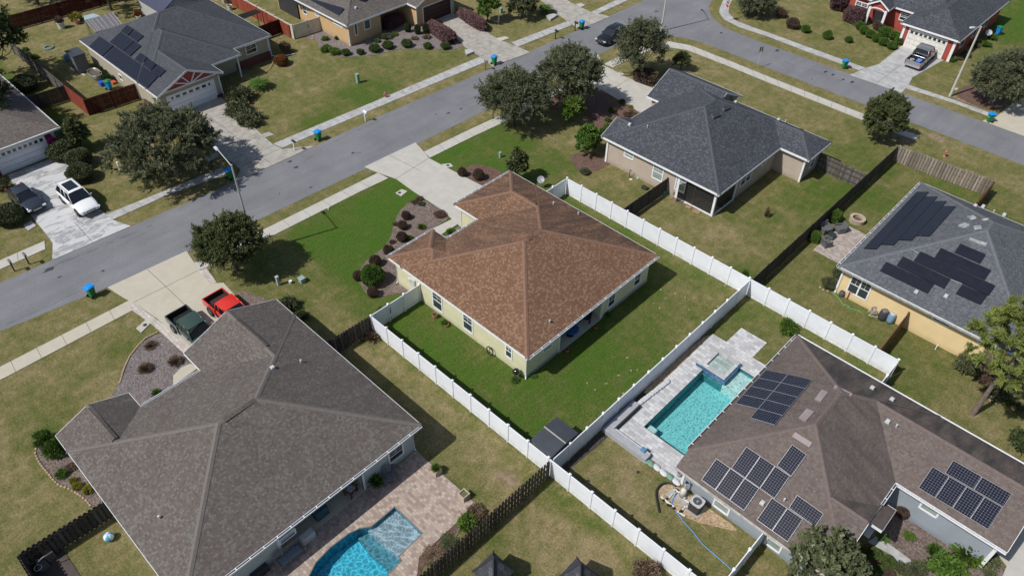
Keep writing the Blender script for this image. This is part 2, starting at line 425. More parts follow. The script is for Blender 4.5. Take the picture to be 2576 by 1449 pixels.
    def hit(s,k,x,y,up=0):
        d=ray(k,x,y); lo=None; z=8.0
        while z>1.5:
            p=CAMP+d*((z-CZ)/d.z); h=s.rh(p.x,p.y)+up
            if h>=z: 
                for B in s.bl:
                    if abs(B.h(p.x,p.y)+up-h)<1e-6:
                        pl=min(B.pl.values(),key=lambda q:q[0]*p.x+q[1]*p.y+q[2])
                return p,Vector((-pl[0],-pl[1],1)).normalized()
            z-=.01
        return G(k,x,y,2.9),Vector((0,0,1))
    def frame(s,axis,c,sg,u0,u1,z0,z1,style='win',name='window',glass=GLASS,trimw=.11,label=None):
        """a window on the wall plane axis=c, facing sg"""
        T=.05
        def bx(mb,ua,ub,za,zb,d0,d1):
            a=c+sg*d0;b=c+sg*d1
            if axis==0: mb.bb(min(a,b),ua,za,max(a,b),ub,zb)
            else: mb.bb(ua,min(a,b),za,ub,max(a,b),zb)
        m=MB(); t=trimw
        bx(m,u0-t,u0,z0-t,z1+t,-.02,.045);bx(m,u1,u1+t,z0-t,z1+t,-.02,.045);bx(m,u0,u1,z1,z1+t,-.02,.047);bx(m,u0,u1,z0-t,z0,-.02,.06)
        if style in('win','dbl'):
            bx(m,u0,u1,(z0+z1)/2-.03,(z0+z1)/2+.03,.0,.035)
            if style=='dbl': bx(m,(u0+u1)/2-.06,(u0+u1)/2+.06,z0,z1,.0,.04)
            nn=2 if style=='win' else 4
            for q in range(1,nn):
                uu=u0+(u1-u0)*q/nn
                bx(m,uu-.012,uu+.012,(z0+z1)/2,z1,.002,.028)
            zz=(z0+3*z1)/4; bx(m,u0,u1,zz-.012,zz+.012,.003,.027)
        w_=m.build(name,s.trim,s.root)
        g=MB(); bx(g,u0,u1,z0,z1,-.02,.012); g.build('pane',glass,w_)
        if label: w_['label']=label
        return w_
    def win(s,k,p,q,axis,c,sg,style='win',glass=GLASS,minz=None,**kw):
        a=onplane(k,p[0],p[1],axis,c); b=onplane(k,q[0],q[1],axis,c); ua=1-axis
        u0,u1=sorted((a[ua],b[ua])); z0,z1=sorted((a.z,b.z)); z0=max(z0,.15); z1=min(z1,2.55)
        t=.09
        if z1-z0<.3: z0=z1-.35
        return s.frame(axis,c,sg,u0+t,u1-t,z0+t,z1-t,style,glass=glass,**kw)
    def panel_on(s,k,corners,mat,name='solar_panel',up=.13,th=.05,label=None,frame=None,cells=None):
        P=[];nn=None
        for x,y in corners:
            p,n=s.hit(k,x,y,up)
            P.append(p); nn=n if nn is None else nn
        # make it a clean parallelogram lying on the roof plane
        o=(P[0]+P[1]+P[2]+P[3])/4; u=((P[1]-P[0])+(P[2]-P[3]))/2; v=((P[3]-P[0])+(P[2]-P[1]))/2
        nn=u.cross(v).normalized(); nn=nn if nn.z>0 else -nn
        return s.slab(o,u,v,nn,mat,name,th,label,frame,cells)
    def slab(s,o,u,v,nn,mat,name,th=.05,label=None,frame=None,cells=None):
        m=MB(); U=u.length;V=v.length
        c=[o-u/2-v/2,o+u/2-v/2,o+u/2+v/2,o-u/2+v/2]
        vs=c+[q-nn*th for q in c]
        if u.cross(v).dot(nn)>0: fs=[(0,1,2,3),(7,6,5,4),(0,4,5,1),(1,5,6,2),(2,6,7,3),(3,7,4,0)]
        else: fs=[(3,2,1,0),(4,5,6,7),(1,5,4,0),(2,6,5,1),(3,7,6,2),(0,4,7,3)]
        uv=[[(0,0),(U,0),(U,V),(0,V)]]+[[(0,0)]*4]*5
        if fs[0][0]==3: uv[0]=[(0,V),(U,V),(U,0),(0,0)]
        m.add(vs,fs,uv); x=m.build(name,mat,s.root)
        if label: x['label']=label
        if frame:
            fm=MB(); uu=u.normalized();vv=v.normalized();t=.013
            for (a,b) in ((c[0],c[1]),(c[1],c[2]),(c[2],c[3]),(c[3],c[0])):
                d=(b-a).normalized(); sd=nn.cross(d)*t/2
                if (o-a).dot(sd)<0: sd=-sd
                q=[a,b,b+sd*2,a+sd*2]; fm.add([r+nn*.008 for r in q]+[r-nn*.02 for r in q],[(0,1,2,3),(3,2,1,0)][:1] if (b-a).cross(sd).dot(nn)>0 else [(3,2,1,0)])
            fm.build('frame',frame,x)
        return x
    def vent(s,k,x,y,kind='pipe'):
        p,n=s.hit(k,x,y); m=MB()
        if kind=='pipe': m.cyl(p-n*.05,p+Vector((0,0,.28)),.055); m.lathe([(.0,.3),(.07,.28),(.07,.22)],p,8); return m.build('vent_pipe',LEADP,s.root)
        if kind=='box': m.box(p+Vector((0,0,.1)),(.3,.3,.22),tap=(.8,.8)); return m.build('roof_vent',LEADP,s.root,bevel=.02)
    def ridgevent(s,k,c1,c2,wid=.36,mat=None,up=.1,name='ridge_vent',hgt=.1):
        a,_=s.hit(k,*c1); b,_=s.hit(k,*c2); d=(b-a).normalized(); sd=Vector((-d.y,d.x,0)).normalized()*wid/2
        u=Vector((0,0,up)); dr=Vector((0,0,hgt))
        m=MB(); V=[a+u,b+u,b+sd-dr+u,a+sd-dr+u,b-sd-dr+u,a-sd-dr+u]; V+= [q-Vector((0,0,.12)) for q in V]
        L=(b-a).length
        m.add(V,[(0,1,2,3),(1,0,5,4),(3,2,8,9),(4,5,11,10),(0,3,9,6),(5,0,6,11),(1,4,10,7),(2,1,7,8)],[[(0,0),(L,0),(L,.2),(0,.2)]]*2+[[(0,0)]*4]*6)
        return m.build(name,mat or s.roof.data.materials[0],s.root)
    def gutter(s,pts,ticks=True,z=2.9,downs=()):
        for (a,b,nx,ny) in pts:
            m=MB(); dk=MB()
            a=Vector((a[0],a[1],z));b=Vector((b[0],b[1],z)); n=Vector((nx,ny,0)); d=(b-a).normalized(); L=(b-a).length
            rz=math.atan2(d.y,d.x); mid=(a+b)/2
            m.box(mid+n*.15+Vector((0,0,-.05)),(L,.03,.12),rz); m.box(mid+n*.09+Vector((0,0,-.11)),(L,.12,.02),rz)
            dk.box(mid+n*.085+Vector((0,0,-.085)),(L,.1,.02),rz)
            if ticks:
                for q in range(int(L/.9)):
                    m.box(a+d*(.45+q*.9)+n*.08+Vector((0,0,.005)),(.05,.17,.015),rz)
            g=m.build('gutter',WHITE,s.root); dk.build('gutter_trough',simple('gutter_dark',(.07,.065,.055),None,6,.9),g)  # trough bottom gets a very dark brown base colour
    def downspout(s,x,y,dx,dy,z=2.75):
        m=MB(); m.tube([(x+dx*.35,y+dy*.35,z),(x+dx*.1,y+dy*.1,z-.25),(x+dx*.1,y+dy*.1,.25),(x+dx*.5,y+dy*.5,.08)],.045,6)
        m.build('downspout',WHITE,s.root)
    def garage_door(s,axis,c,sg,u0,u1,zt=2.15,mat=None,wins=8,chamfer=False,glazed=True):
        mat=mat or WHITE; m=MB()
        def bx(mb,ua,ub,za,zb,d0,d1):
            a=c+sg*d0;b=c+sg*d1
            if axis==0: mb.bb(min(a,b),ua,za,max(a,b),ub,zb)
            else: mb.bb(ua,min(a,b),za,ub,max(a,b),zb)
        for r in range(4):
            bx(m,u0,u1,.02+r*zt/4,(r+1)*zt/4-.015,-.05,.03)
            for q in range(wins):
                a=u0+(u1-u0)*(q+.14)/wins;b=u0+(u1-u0)*(q+.86)/wins
                if r<3: bx(m,a,b,r*zt/4+.12,(r+1)*zt/4-.1,.0,.042)
        d=m.build('garage_door',mat,s.root)
        t=MB(); bx(t,u0-.14,u0,0,zt+.14,-.04,.06);bx(t,u1,u1+.14,0,zt+.14,-.04,.06);bx(t,u0,u1,zt,zt+.14,-.04,.063)
        if chamfer:
            for ua,sgn in ((u0,1),(u1,-1)):
                for q in range(4): bx(t,*sorted((ua,ua+sgn*(.5-.12*q))),zt-.12*(q+1),zt-.12*q,-.03,.058)
        t.build('frame',s.trim if mat is WHITE else TRIM,d)
        if glazed:
            g=MB()
            for q in range(wins):
                a=u0+(u1-u0)*(q+.2)/wins;b=u0+(u1-u0)*(q+.8)/wins
                if chamfer and q in(0,wins-1): 
                    if q==0:a+=.25
                    else:b-=.25
                bx(g,a,b,3*zt/4+.14,zt-.12,.0,.045)
            g.build('window',GLASS,d)
        return d
# ------------------------------------------------------------------ ground
def polyin(px,py,poly):
    ins=np.zeros(px.shape,bool); n=len(poly)
    for i in range(n):
        x0,y0=poly[i][0],poly[i][1];x1,y1=poly[(i+1)%n][0],poly[(i+1)%n][1]
        if y0==y1: continue
        c=((y0>py)!=(y1>py))&(px<(x1-x0)*(py-y0)/(y1-y0)+x0); ins^=c
    return ins
def axis_(a,b,st,lim):
    mid=list(np.arange(a,b+1e-6,st)); lo=[];v=a;d=st
    while v>-lim: d*=1.5; v-=d; lo.append(v)
    hi=[];v=b;d=st
    while v<lim: d*=1.5; v+=d; hi.append(v)
    return np.array(lo[::-1]+mid+hi)
GX=axis_(-112,44,.4,900); GY=axis_(-42,118,.4,900)
XX,YY=np.meshgrid(GX,GY); green=np.full(XX.shape,.30); dirt=np.zeros(XX.shape)
def soft(poly,val,arr,op='set',blur=4):
    msk=polyin(XX,YY,poly).astype(float)
    for _ in range(blur):
        q=msk.copy(); q[1:-1,1:-1]=(msk[1:-1,1:-1]*2+msk[:-2,1:-1]+msk[2:,1:-1]+msk[1:-1,:-2]+msk[1:-1,2:])/6; msk=q
    if op=='set': arr[:]=arr*(1-msk)+val*msk
    else: arr[:]=np.clip(arr+val*msk,0,1.2)
def blob(x,y,rx,ry,val,arr):
    d=((XX-x)/rx)**2+((YY-y)/ry)**2; arr[:]=np.clip(arr+val*np.exp(-d),0,1.2)
R4=lambda x0,x1,y0,y1:[(x0,y0),(x1,y0),(x1,y1),(x0,y1)]
soft(R4(-33.6,-21,.6,24),.95,green); soft(R4(-21,0,0,24.1),.78,green)            # lawn of the brown-roofed house
soft(R4(-33.6,-19,24,29),.72,green); 
soft(R4(-33.6,-21.5,-5,1.6),.5,green)
for q in ((-29,14.5,3,2.5,.35),(-27,7,4,3,.2),(-4,9,3,5,.15),(-3,17,3,3,-.2),(-24,12.5,2,3,.1),(-30,26.5,2.2,2.5,.2),(-12,2,8,1.6,.15),(-4.2,21.8,3,2,-.3),(-1.2,20,1.5,3,-.3)): blob(*q,green)
soft(R4(0.3,24,0,24),.34,green); soft(R4(0,24,18,24),.55,green); blob(4,3,3,2,-.15,green)
soft(R4(-21,-8,24.5,30),.35,green); soft(R4(-8.5,4,30,45.5),.43,green); soft(R4(-12,0,24.6,31),.38,green)
for q in ((-.5,42,4,3.5,.5),(-5.5,29,3,2,-.25),(-1.8,33,2.5,3,.1),(1.5,31,1.5,3,-.2),(-.5,27,2,2,.3)): blob(*q,green)
soft(R4(.2,19.5,24.5,55),.48,green); soft(R4(.2,9,42,52),.68,green); soft(R4(2,8,24.6,29),.42,green)
soft(R4(-8,3.5,46.5,56.5),.42,green); blob(-1.8,50,3,2,.4,green); soft(R4(-31,-8.2,48,57),.28,green)
for q in ((-15,52,5,2,.1),(-24,53,4,2,-.1)): blob(*q,green)
soft(R4(-57.5,-45.3,13,38),.42,green)
for q in ((-47.5,22.5,2.5,4,.45),(-47,15,1.5,3,.3),(-53,19,3,3,-.05),(-50,30,3,4,.1),(-55,25,3,2,.1),(-46,29,1,4,-.1)): blob(*q,green)
soft(R4(-44.9,-43.4,12,36),.22,green); soft(R4(-35.9,-34.7,-30,60),.33,green)
soft(R4(-60,-45.3,-6,6),.3,green); blob(-50,2,3,3,-.2,green)
soft(R4(-76,-60,-3,3.5),.35,green); soft(R4(-95,-58,-9.5,-3.2),.7,green)
soft(R4(-90,-76,-3,20),.28,green)
soft(R4(-33,-22,-32,-12.5),.3,green)
for q in ((-27,-21,3,2,.25),(-31,-14.5,2,2,.2),(-24.5,-22,1.5,1.5,.2),(-29,-16.5,2,2,-.12)): blob(*q,green)
soft(R4(-7,0,-12,-.4),.38,green); 
for q in ((-1.8,-2.4,1.4,1.0,-.3),(-5.4,-1.8,1.4,1.2,-.2),(-9,-2.5,3,2,-.1),(-3.5,-5,2,1,.15)): blob(*q,green)
soft(R4(.4,20,-14,-.5),.28,green)
for q in ((4,-3,4,2,-.2),(9,-3,5,2,-.15),(1,-6,2,3,.2),(9.5,-.8,7,.5,.3),(2,-.9,2,.6,.25)): blob(*q,green)
soft(R4(-30,50,67.8,110),.38,green); blob(0,100,10,12,.4,green); blob(-2,95,5,8,.3,green)
soft(R4(16,40,20.5,29),.3,green); blob(12,24,3,3,.15,green)
soft(R4(-41,-20,66,130),.33,green)
for q in ((1.6,59.5,1.2,.8,.9),(-1.7,-2.0,.9,.45,.75),(-2.4,-2.4,1.2,.5,.35),(11.5,-2.8,.5,.3,.3),(-7.5,31.8,1.4,.9,.4),(-5.7,31,1.2,.6,.35),(8.2,43,.6,.6,.2),
          (4,2.3,1,.6,.2),(.4,69.5,3,.9,.6),(3.5,70.5,3,1,.5),(-30.8,46.6,1,.8,.2),(-20,44,.1,.1,0),(-47.8,20.3,.35,2.2,.25),(-48.6,14.3,1.2,1.6,.2),(-45,0,2,1.2,.3),(-48,-3,1.6,1.2,.25),
          (13,30.5,1,.4,.35),(12,-1.7,1.8,.4,.15),(-92,8,8,6,.5),(-.6,57.3,.8,1.3,.9),(-27,30,5,3,.35),(-18,28.3,1.5,1,.35),(-24,-13.5,.8,.4,.1),(-50.5,43,2,2,.35)): blob(*q,dirt)
nx,ny=len(GX),len(GY)
V=np.stack([XX.ravel(),YY.ravel(),np.zeros(XX.size)],1)
ii,jj=np.meshgrid(np.arange(nx-1),np.arange(ny-1)); b0=(jj*nx+ii).ravel()
F=np.stack([b0,b0+1,b0+1+nx,b0+nx],1)
POOL1=[G('12',1045,930),G('12',1255,1130),G('12',1080,1300),G('12',1098,1335),G('12',990,1449),G('D',930,1500),G('D',850,1540),G('D',770,1500),G('12',400,1449),G('12',450,1350),G('12',560,1235),G('12',700,1130),G('12',780,1092),G('12',870,1078)]

def rect_of(pts): return (min(p.x for p in pts),max(p.x for p in pts),min(p.y for p in pts),max(p.y for p in pts))


cxm=(XX[:-1,:-1]+XX[1:,1:])/2; cym=(YY[:-1,:-1]+YY[1:,1:])/2
hole=polyin(cxm,cym,POOL1)
for sx,sy in ((.35,.35),(-.35,.35),(.35,-.35),(-.35,-.35)): hole|=polyin(cxm+sx,cym+sy,POOL1)
PR=(2.0,5.5,7.5,16.9)
hole|=(cxm>PR[0]-.35)&(cxm<PR[1]+.35)&(cym>PR[2]-.35)&(cym<PR[3]+.35)
F=F[~hole.ravel()]
me=bpy.data.meshes.new('ground'); me.vertices.add(len(V)); me.vertices.foreach_set('co',V.ravel())
me.loops.add(len(F)*4); me.polygons.add(len(F)); me.loops.foreach_set('vertex_index',F.ravel().astype(np.int32))
me.polygons.foreach_set('loop_start',np.arange(0,len(F)*4,4,dtype=np.int32)); me.polygons.foreach_set('loop_total',np.full(len(F),4,dtype=np.int32))
me.update(); me.validate()
for nm,ar in (('green',green),('dirt',dirt)):
    a=me.attributes.new(nm,'FLOAT','POINT'); a.data.foreach_set('value',ar.ravel())
m,n,b,o=_nt('grass'); co=geoco(n)
ga=N(n,'Attribute',attribute_name='green').outputs['Fac']; da=N(n,'Attribute',attribute_name='dirt').outputs['Fac']
def madd(a,mul,add):
    x=N(n,'Math',operation='MULTIPLY_ADD'); x.inputs[1].default_value=mul
    n.links.new(a,x.inputs[0])
    if hasattr(add,'is_output'): n.links.new(add,x.inputs[2])
    else: x.inputs[2].default_value=add
    return x.outputs[0]
g1=madd(noise(n,.35,5,.6,co),1.15,madd(ga,1,-.6)); g2=madd(noise(n,1.3,6,.7,co),1.35,madd(g1,1,-.68)); g3=madd(noise(n,8,4,.7,co),.8,madd(g2,1,-.4))
col=ramp(n,g3,[(0,(.255,.208,.115)),(.20,(.190,.168,.075)),(.46,(.130,.134,.046)),(.75,(.080,.114,.025)),(1,(.062,.120,.017))]).outputs[0]
fn=noise(n,7,6,.88,co); col=mixc(n,.85,col,ramp(n,fn,[(.34,(.40,.41,.38)),(.5,(1.0,1.0,1.0)),(.66,(1.75,1.68,1.55))]).outputs[0],'MULTIPLY')
mp=N(n,'Mapping'); mp.inputs['Rotation'].default_value=(0,0,.6); mp.inputs['Scale'].default_value=(1,.25,1); n.links.new(co,mp.inputs[0])
st=noise(n,3.2,4,.6,mp.outputs[0]); col=mixc(n,.5,col,ramp(n,st,[(.3,(.75,.78,.72)),(.7,(1.25,1.2,1.2))]).outputs[0],'MULTIPLY')
dm=madd(noise(n,1.6,6,.7,co),1.6,madd(da,1.35,-1.0)); dcol=ramp(n,noise(n,3,5,.65,co),[(.3,(.17,.115,.07)),(.7,(.34,.27,.19))]).outputs[0]
col=mixc(n,ramp(n,dm,[(.25,(0,0,0)),(.6,(1,1,1))]).outputs[0],col,dcol)
n.links.new(col,b.inputs['Base Color']); b.inputs['Roughness'].default_value=.95; b.inputs['Specular IOR Level'].default_value=.1
bump(n,b,noise(n,30,4,.8,co),1.0,.05)
me.materials.append(m); go=bpy.data.objects.new('ground',me); COL.objects.link(go); tag(go,'mown lawns of the housing estate, from lush green to straw brown',kind='structure')
# ---- hard surfaces
def flat(name,pts,z,mat,label=None,kind='structure',thick=0,holes=(),parent=None):
    m=MB(); m.poly(pts,z,holes,thick); o=m.build(name,mat,parent); return tag(o,label,None,None,kind) if not parent else o
def asph():
    m,n,b,o=_nt('asphalt'); co=geoco(n)
    c=ramp(n,noise(n,.25,5,.6,co),[(.3,(.150,.152,.162)),(.7,(.195,.197,.208))]).outputs[0]
    c=mixc(n,.75,c,ramp(n,noise(n,16,6,.9,co),[(.36,(.55,.55,.56)),(.64,(1.48,1.48,1.47))]).outputs[0],'MULTIPLY')
    mp=N(n,'Mapping'); mp.inputs['Scale'].default_value=(1,.12,1); n.links.new(co,mp.inputs[0])
    c=mixc(n,.35,c,ramp(n,noise(n,1.1,5,.6,mp.outputs[0]),[(.35,(.75,.75,.77)),(.65,(1.15,1.15,1.15))]).outputs[0],'MULTIPLY')
    s=ramp(n,noise(n,.9,6,.8,co,1.5),[(.70,(0,0,0)),(.78,(1,1,1))]).outputs[0]
    sf=N(n,'Math',operation='MULTIPLY'); sf.inputs[1].default_value=.5; n.links.new(s,sf.inputs[0])
    c=mixc(n,sf.outputs[0],c,(.07,.07,.075))
    n.links.new(c,b.inputs['Base Color']); b.inputs['Roughness'].default_value=.9; bump(n,b,noise(n,70,3,.8,co),.5,.01); return m
ASPH=asph()
def conc(name,c,dirtc,amt=.5,patch=None):
    m,n,b,o=_nt(name); co=geoco(n)
    col=ramp(n,noise(n,.7,6,.65,co),[(.3,tuple(x*.86 for x in c)),(.7,c)]).outputs[0]
    f=ramp(n,noise(n,1.3,7,.72,co,.6),[(.42,(0,0,0)),(.66,(1,1,1))]).outputs[0]
    mm=N(n,'Math',operation='MULTIPLY'); mm.inputs[1].default_value=amt; n.links.new(f,mm.inputs[0])
    col=mixc(n,mm.outputs[0],col,dirtc)
    if patch:
        mp=N(n,'Mapping'); mp.inputs['Scale'].default_value=(1,.35,1); n.links.new(co,mp.inputs[0])
        pf=ramp(n,noise(n,1.15,6,.78,mp.outputs[0],.8),[(.47,(0,0,0)),(.50,(1,1,1))]).outputs[0]; col=mixc(n,pf,col,patch)
    col=mixc(n,.5,col,ramp(n,noise(n,55,3,.7,co),[(.3,(.8,.8,.8)),(.7,(1.15,1.15,1.15))]).outputs[0],'MULTIPLY')
    n.links.new(col,b.inputs['Base Color']); b.inputs['Roughness'].default_value=.85; bump(n,b,noise(n,60,3,.7,co),.2,.008); return m
CONC=conc('concrete_pale',(.50,.48,.43),(.33,.32,.29),.35); CONCY=conc('concrete_buff',(.50,.46,.37),(.38,.35,.28),.3)
CONCD=conc('concrete_old',(.43,.40,.35),(.19,.185,.17),.75); CONCG=conc('concrete_grey',(.33,.335,.34),(.24,.245,.25),.5,patch=(.50,.50,.50))
CONCS=conc('concrete_weathered',(.47,.47,.46),(.22,.22,.22),.7)
JOINT=simple('joint_dirt',(.16,.15,.13),None,5,.95)
def strip(pts,wd,z=.05):
    m=MB()
    for a,b in zip(pts[:-1],pts[1:]):
        d=Vector((b[0]-a[0],b[1]-a[1],0)); nrm=Vector((-d.y,d.x,0)).normalized()*wd/2
        m.add([(a[0]-nrm.x,a[1]-nrm.y,z),(b[0]-nrm.x,b[1]-nrm.y,z),(b[0]+nrm.x,b[1]+nrm.y,z),(a[0]+nrm.x,a[1]+nrm.y,z)],[(0,1,2,3)])
    return m
def joints(parent,segs,z,wd=.035):
    m=MB()
    for s_ in segs:
        q=strip(s_,wd,z); m.add(q.v,q.f)
    m.build('joint',JOINT,parent)
far=[(-44.9,-45),(-44.4,-18),(-44.2,-13.8),(-43.8,-7),(-43.2,4),(-43,12),(-42.9,20.6),(-42.3,32),(-41.8,43),(-41.5,52),(-41.2,62),(-41,75),(-41,130)]
near=[(-40.5,-45),(-38.8,-20.5),(-37.7,-12),(-37.05,-5.4),(-36.6,4),(-36.2,13.3),(-35.9,24),(-35.7,34),(-35.5,46),(-35.3,51.8),(-34.6,55.5),(-33.4,57.9),(-31,59.6),(-28,60.35),(-19,60.3),(-6.5,60.5),(10,60.7),(60,61.2)]
farst2=[(60,67.2),(8,66.5),(-5,66.1),(-22,65.75),(-26.7,65.8),(-29,66.1),(-31.8,67.6),(-33.7,69.8),(-34.7,72.3),(-35.3,78),(-35.6,100),(-35.6,130)]
DUMMY=0
STREET=flat('road',near+farst2+far[::-1],.012,ASPH,'grey asphalt estate street with a junction')
def walk(name,outer,inner,mat,nj,label,z=.05):
    P=list(outer)+list(inner)[::-1]; o=flat(name,P,z,mat,label,thick=.1)
    def at(L,t):
        L=[Vector((p[0],p[1])) for p in L]; ds=[(L[i+1]-L[i]).length for i in range(len(L)-1)]; T=sum(ds)*t
        for i,d in enumerate(ds):
            if T<=d+1e-9: return L[i]+(L[i+1]-L[i])*(T/d)
            T-=d
        return L[-1]
    joints(o,[[at(outer,k/nj),at(inner,k/nj)] for k in range(1,nj)],z+.004)
    return o
walk('sidewalk',[(-36.6,-45),(-35.05,-21.5),(-35.0,-11.3)],[(-35.3,-45),(-33.75,-21.5),(-33.75,-11.5)],CONCY,18,'pale sidewalk in front of the grey-brown house')
walk('sidewalk',GP('01',[(1465,540),(1590,487)])+[G('11',55,290),G('11',640,0),G('10',920,1310)],GP('01',[(1500,597),(1640,540)])+[G('11',105,345),G('11',790,0),G('10',1000,1350)],CONC,9,'pale sidewalk behind the roadside oak')
walk('sidewalk',GP('10',[(1270,1150),(1620,980)])+[(-33.9,30),(-33.9,40.6)],GP('10',[(1315,1195),(1640,1035)])+[(-32.6,30),(-32.6,40.6)],CONC,11,'weathered sidewalk running under the two oaks')
walk('sidewalk',[(-33.4,47),(-33.2,52),(-32.9,55.5),(-31.6,57.4),(-28.9,58.5),(-23.2,58.5),(-17.8,58.4),(-11.8,58.4),(-5.6,58.45),(-1.2,58.5)],
     [(-32.1,47.1),(-32,51.5),(-31.6,54.3),(-30.6,56.1),(-28.5,57.2),(-23.2,57.3),(-17.8,57.2),(-11.8,57.2),(-5.6,57.2),(-1.2,57.2)],CONC,24,'white sidewalk curving round the corner lot')
walk('sidewalk',[(-47.7,-45),(-47.15,-13.2)],[(-46.4,-45),(-46.0,-13.6)],CONC,14,'pale sidewalk past the two dark mailboxes')
walk('sidewalk',GP('01',[(850,215),(1260,30)])+[(-44.9,3.5)],GP('01',[(800,175),(1210,10)])+[(-46.2,3.5)],CONCS,8,'mottled sidewalk under the large oak')
walk('sidewalk',GP('10',[(200,1120),(860,840),(1740,470)]),GP('10',[(130,1090),(850,790),(1700,430)]),CONCS,14,'grey sidewalk across the street lawn')
walk('sidewalk',GP('20',[(40,360),(450,195)]),GP('20',[(0,325),(420,165)]),CONCS,6,'short grey sidewalk beside the second black mailbox')
walk('sidewalk',GP('20',[(650,110),(890,0)])+[(-42.6,82)],GP('20',[(600,95),(800,0)])+[(-44,82)],CONCS,9,'grey sidewalk leading off the top of the picture')
walk('sidewalk',[(-36.9,100),(-36.4,80)]+GP('20',[(1572,60),(1565,95),(1600,150),(1720,210),(1934,280)])+GP('30',[(300,395),(690,535)]),
     [(-38.2+2.6,100),(-35.1,80)]+GP('20',[(1640,55),(1635,105),(1700,165),(1800,205),(1934,250)])+GP('30',[(300,360),(735,518)]),CONCS,20,'curving sidewalk behind the stop sign')
walk('sidewalk',GP('30',[(1040,670),(1400,780),(1700,895)]),GP('30',[(1060,645),(1410,762),(1720,872)]),CONCS,7,'sidewalk past the leaning lamp post')
def drive(label,pts,mat,js=(),z=.056):
    o=flat('driveway',pts,z,mat,label,thick=.1); joints(o,js,z+.004,.045); return o
D1=GP('D',[(917,421),(1045,360),(1066,383),(1080,400)])+[(-23,19.6),(-22.6,19.6),(-22.6,13.6)]+GP('11',[(1400,135),(1190,0)])+GP('10',[(1060,1355),(935,1312)])
drive('clean pale driveway of the brown-roofed house',D1,CONC,[GP('10',[(1060,1355),(1310,1195)]),GP('10',[(1010,1180),(1250,1300),(1500,1449)])[0:2]])
D2=GP('01',[(815,725),(1410,450),(1470,540),(1510,600),(1600,695),(1690,690)])+[(-25,-5.6),(-23.4,-5.6),(-23.4,-11.3)]+GP('01',[(1400,1170),(1190,960),(1010,840),(930,800)])
drive('buff driveway with the green and red pickups',D2,CONCY,[GP('01',[(1010,840),(1500,597)]),GP('01',[(1115,590),(1260,725),(1400,860)])])
D3=[(-35.65,39.2),(-34,41.2),(-30.3,42.0),(-24.0,41.2),(-22.5,41.2),(-22.5,46.6),(-25.7,46.4),(-29.6,46.3),(-33.3,46.7),(-35.4,48.3)]
drive('pale driveway half hidden by oak crowns',D3,CONC,[[(-33.6,41.2),(-33.6,46.8)],[(-29,42),(-29,46.2)]])
D6=[(-43.15,3.0),(-44.6,4.6),(-57,4.9),(-58.5,4.9),(-58.5,10.6),(-57,10.4),(-46.2,9.3),(-44.8,9.5),(-43.0,12.2)]
drive('stained driveway of the dark-roofed house with the red gable',D6,CONCD,[[(-45,4.6),(-45,9.5)],[(-49,4.8),(-49,9.4)],[(-53,4.8),(-53,9.8)],[(-57,7.6),(-43.1,7.2)]])
D8=GP('01',[(397,518),(400,390),(365,340),(235,180)])+[(-59,-11.6),(-59.3,-11.6),(-59.3,-6.3),(-56.5,-6.3)]+GP('00',[(480,1310)])+GP('01',[(800,175),(850,215),(990,262)])
drive('blotchy peeling driveway with two parked cars',D8,CONCG,[GP('01',[(365,340),(800,175)]),GP('01',[(560,230),(700,385)])])
D7=GP('10',[(1400,160),(1580,360),(1690,430),(1790,510)])+[(-42.2,38)]+GP('20',[(140,400),(45,360)])+GP('10',[(1934,345),(1830,300),(1530,120),(1460,100),(1290,150)])
drive('driveway between the purple hedges',D7,CONCD,[GP('10',[(1590,340),(1800,262)]),GP('10',[(1540,330),(1850,450)]),GP('10',[(1700,430),(1900,345)])])
DT=GP('20',[(210,0),(330,100),(420,165),(490,215),(590,195),(740,130),(590,95),(400,0)])+[(-50,62),(-54,60)]
drive('driveway at the top with a bin at its corner',DT,CONCD,[GP('20',[(420,165),(590,90)])])
D9=GP('30',[(620,570),(735,520),(835,490)])+[(-10.2,77.6),(-4.9,77.6)]+GP('30',[(1090,590),(1060,650),(1010,705)])
drive('grey driveway of the red house with the silver pickup',D9,CONCS,[GP('30',[(735,520),(1060,640)]),GP('30',[(810,640),(1010,490)]),GP('30',[(840,490),(1100,590)])])
D10=GP('30',[(1620,915),(1720,890),(1840,790),(1934,740)])+[(14,75),(14,68)]+GP('30',[(1934,1030),(1780,975)])
drive('cream driveway on the right edge by the tilted bin',D10,CONCY)
flat('sidewalk',GP('11',[(1330,285),(1490,205),(1535,240),(1400,325)]),.05,CONC,'short path to the brown-roofed porch',thick=.1)
flat('path',GP('02',[(1330,0)])+GP('01',[(1500,1330),(1440,1300),(1370,1330),(1310,1390),(1310,1449)])+[(-22.5,-14.2),(-21.5,-12)],.05,CONCY,'rounded buff porch walk of the grey-brown house',thick=.1)
PATH5=[G('32',740,1110),G('32',840,1160),(22.6,6.2),(21.9,4.0),(20.2,3.2),(19.8,6.0)]
flat('path',GP('z',[(1000,300),(1080,245),(1200,310),(1420,470),(1500,520),(1430,600),(1290,530),(1260,440),(1130,370)]),.05,CONCS,'concrete path past the clipped round shrubs',thick=.1)
flat('driveway',[(22.95,15.2),(23.4,14.95),(23.9,14.67),(23.95,13.6),(24.2,8),(45,8),(45,30),(23.0,30)],.05,CONC,'pale driveway at the right edge beside the solar house',thick=.1)
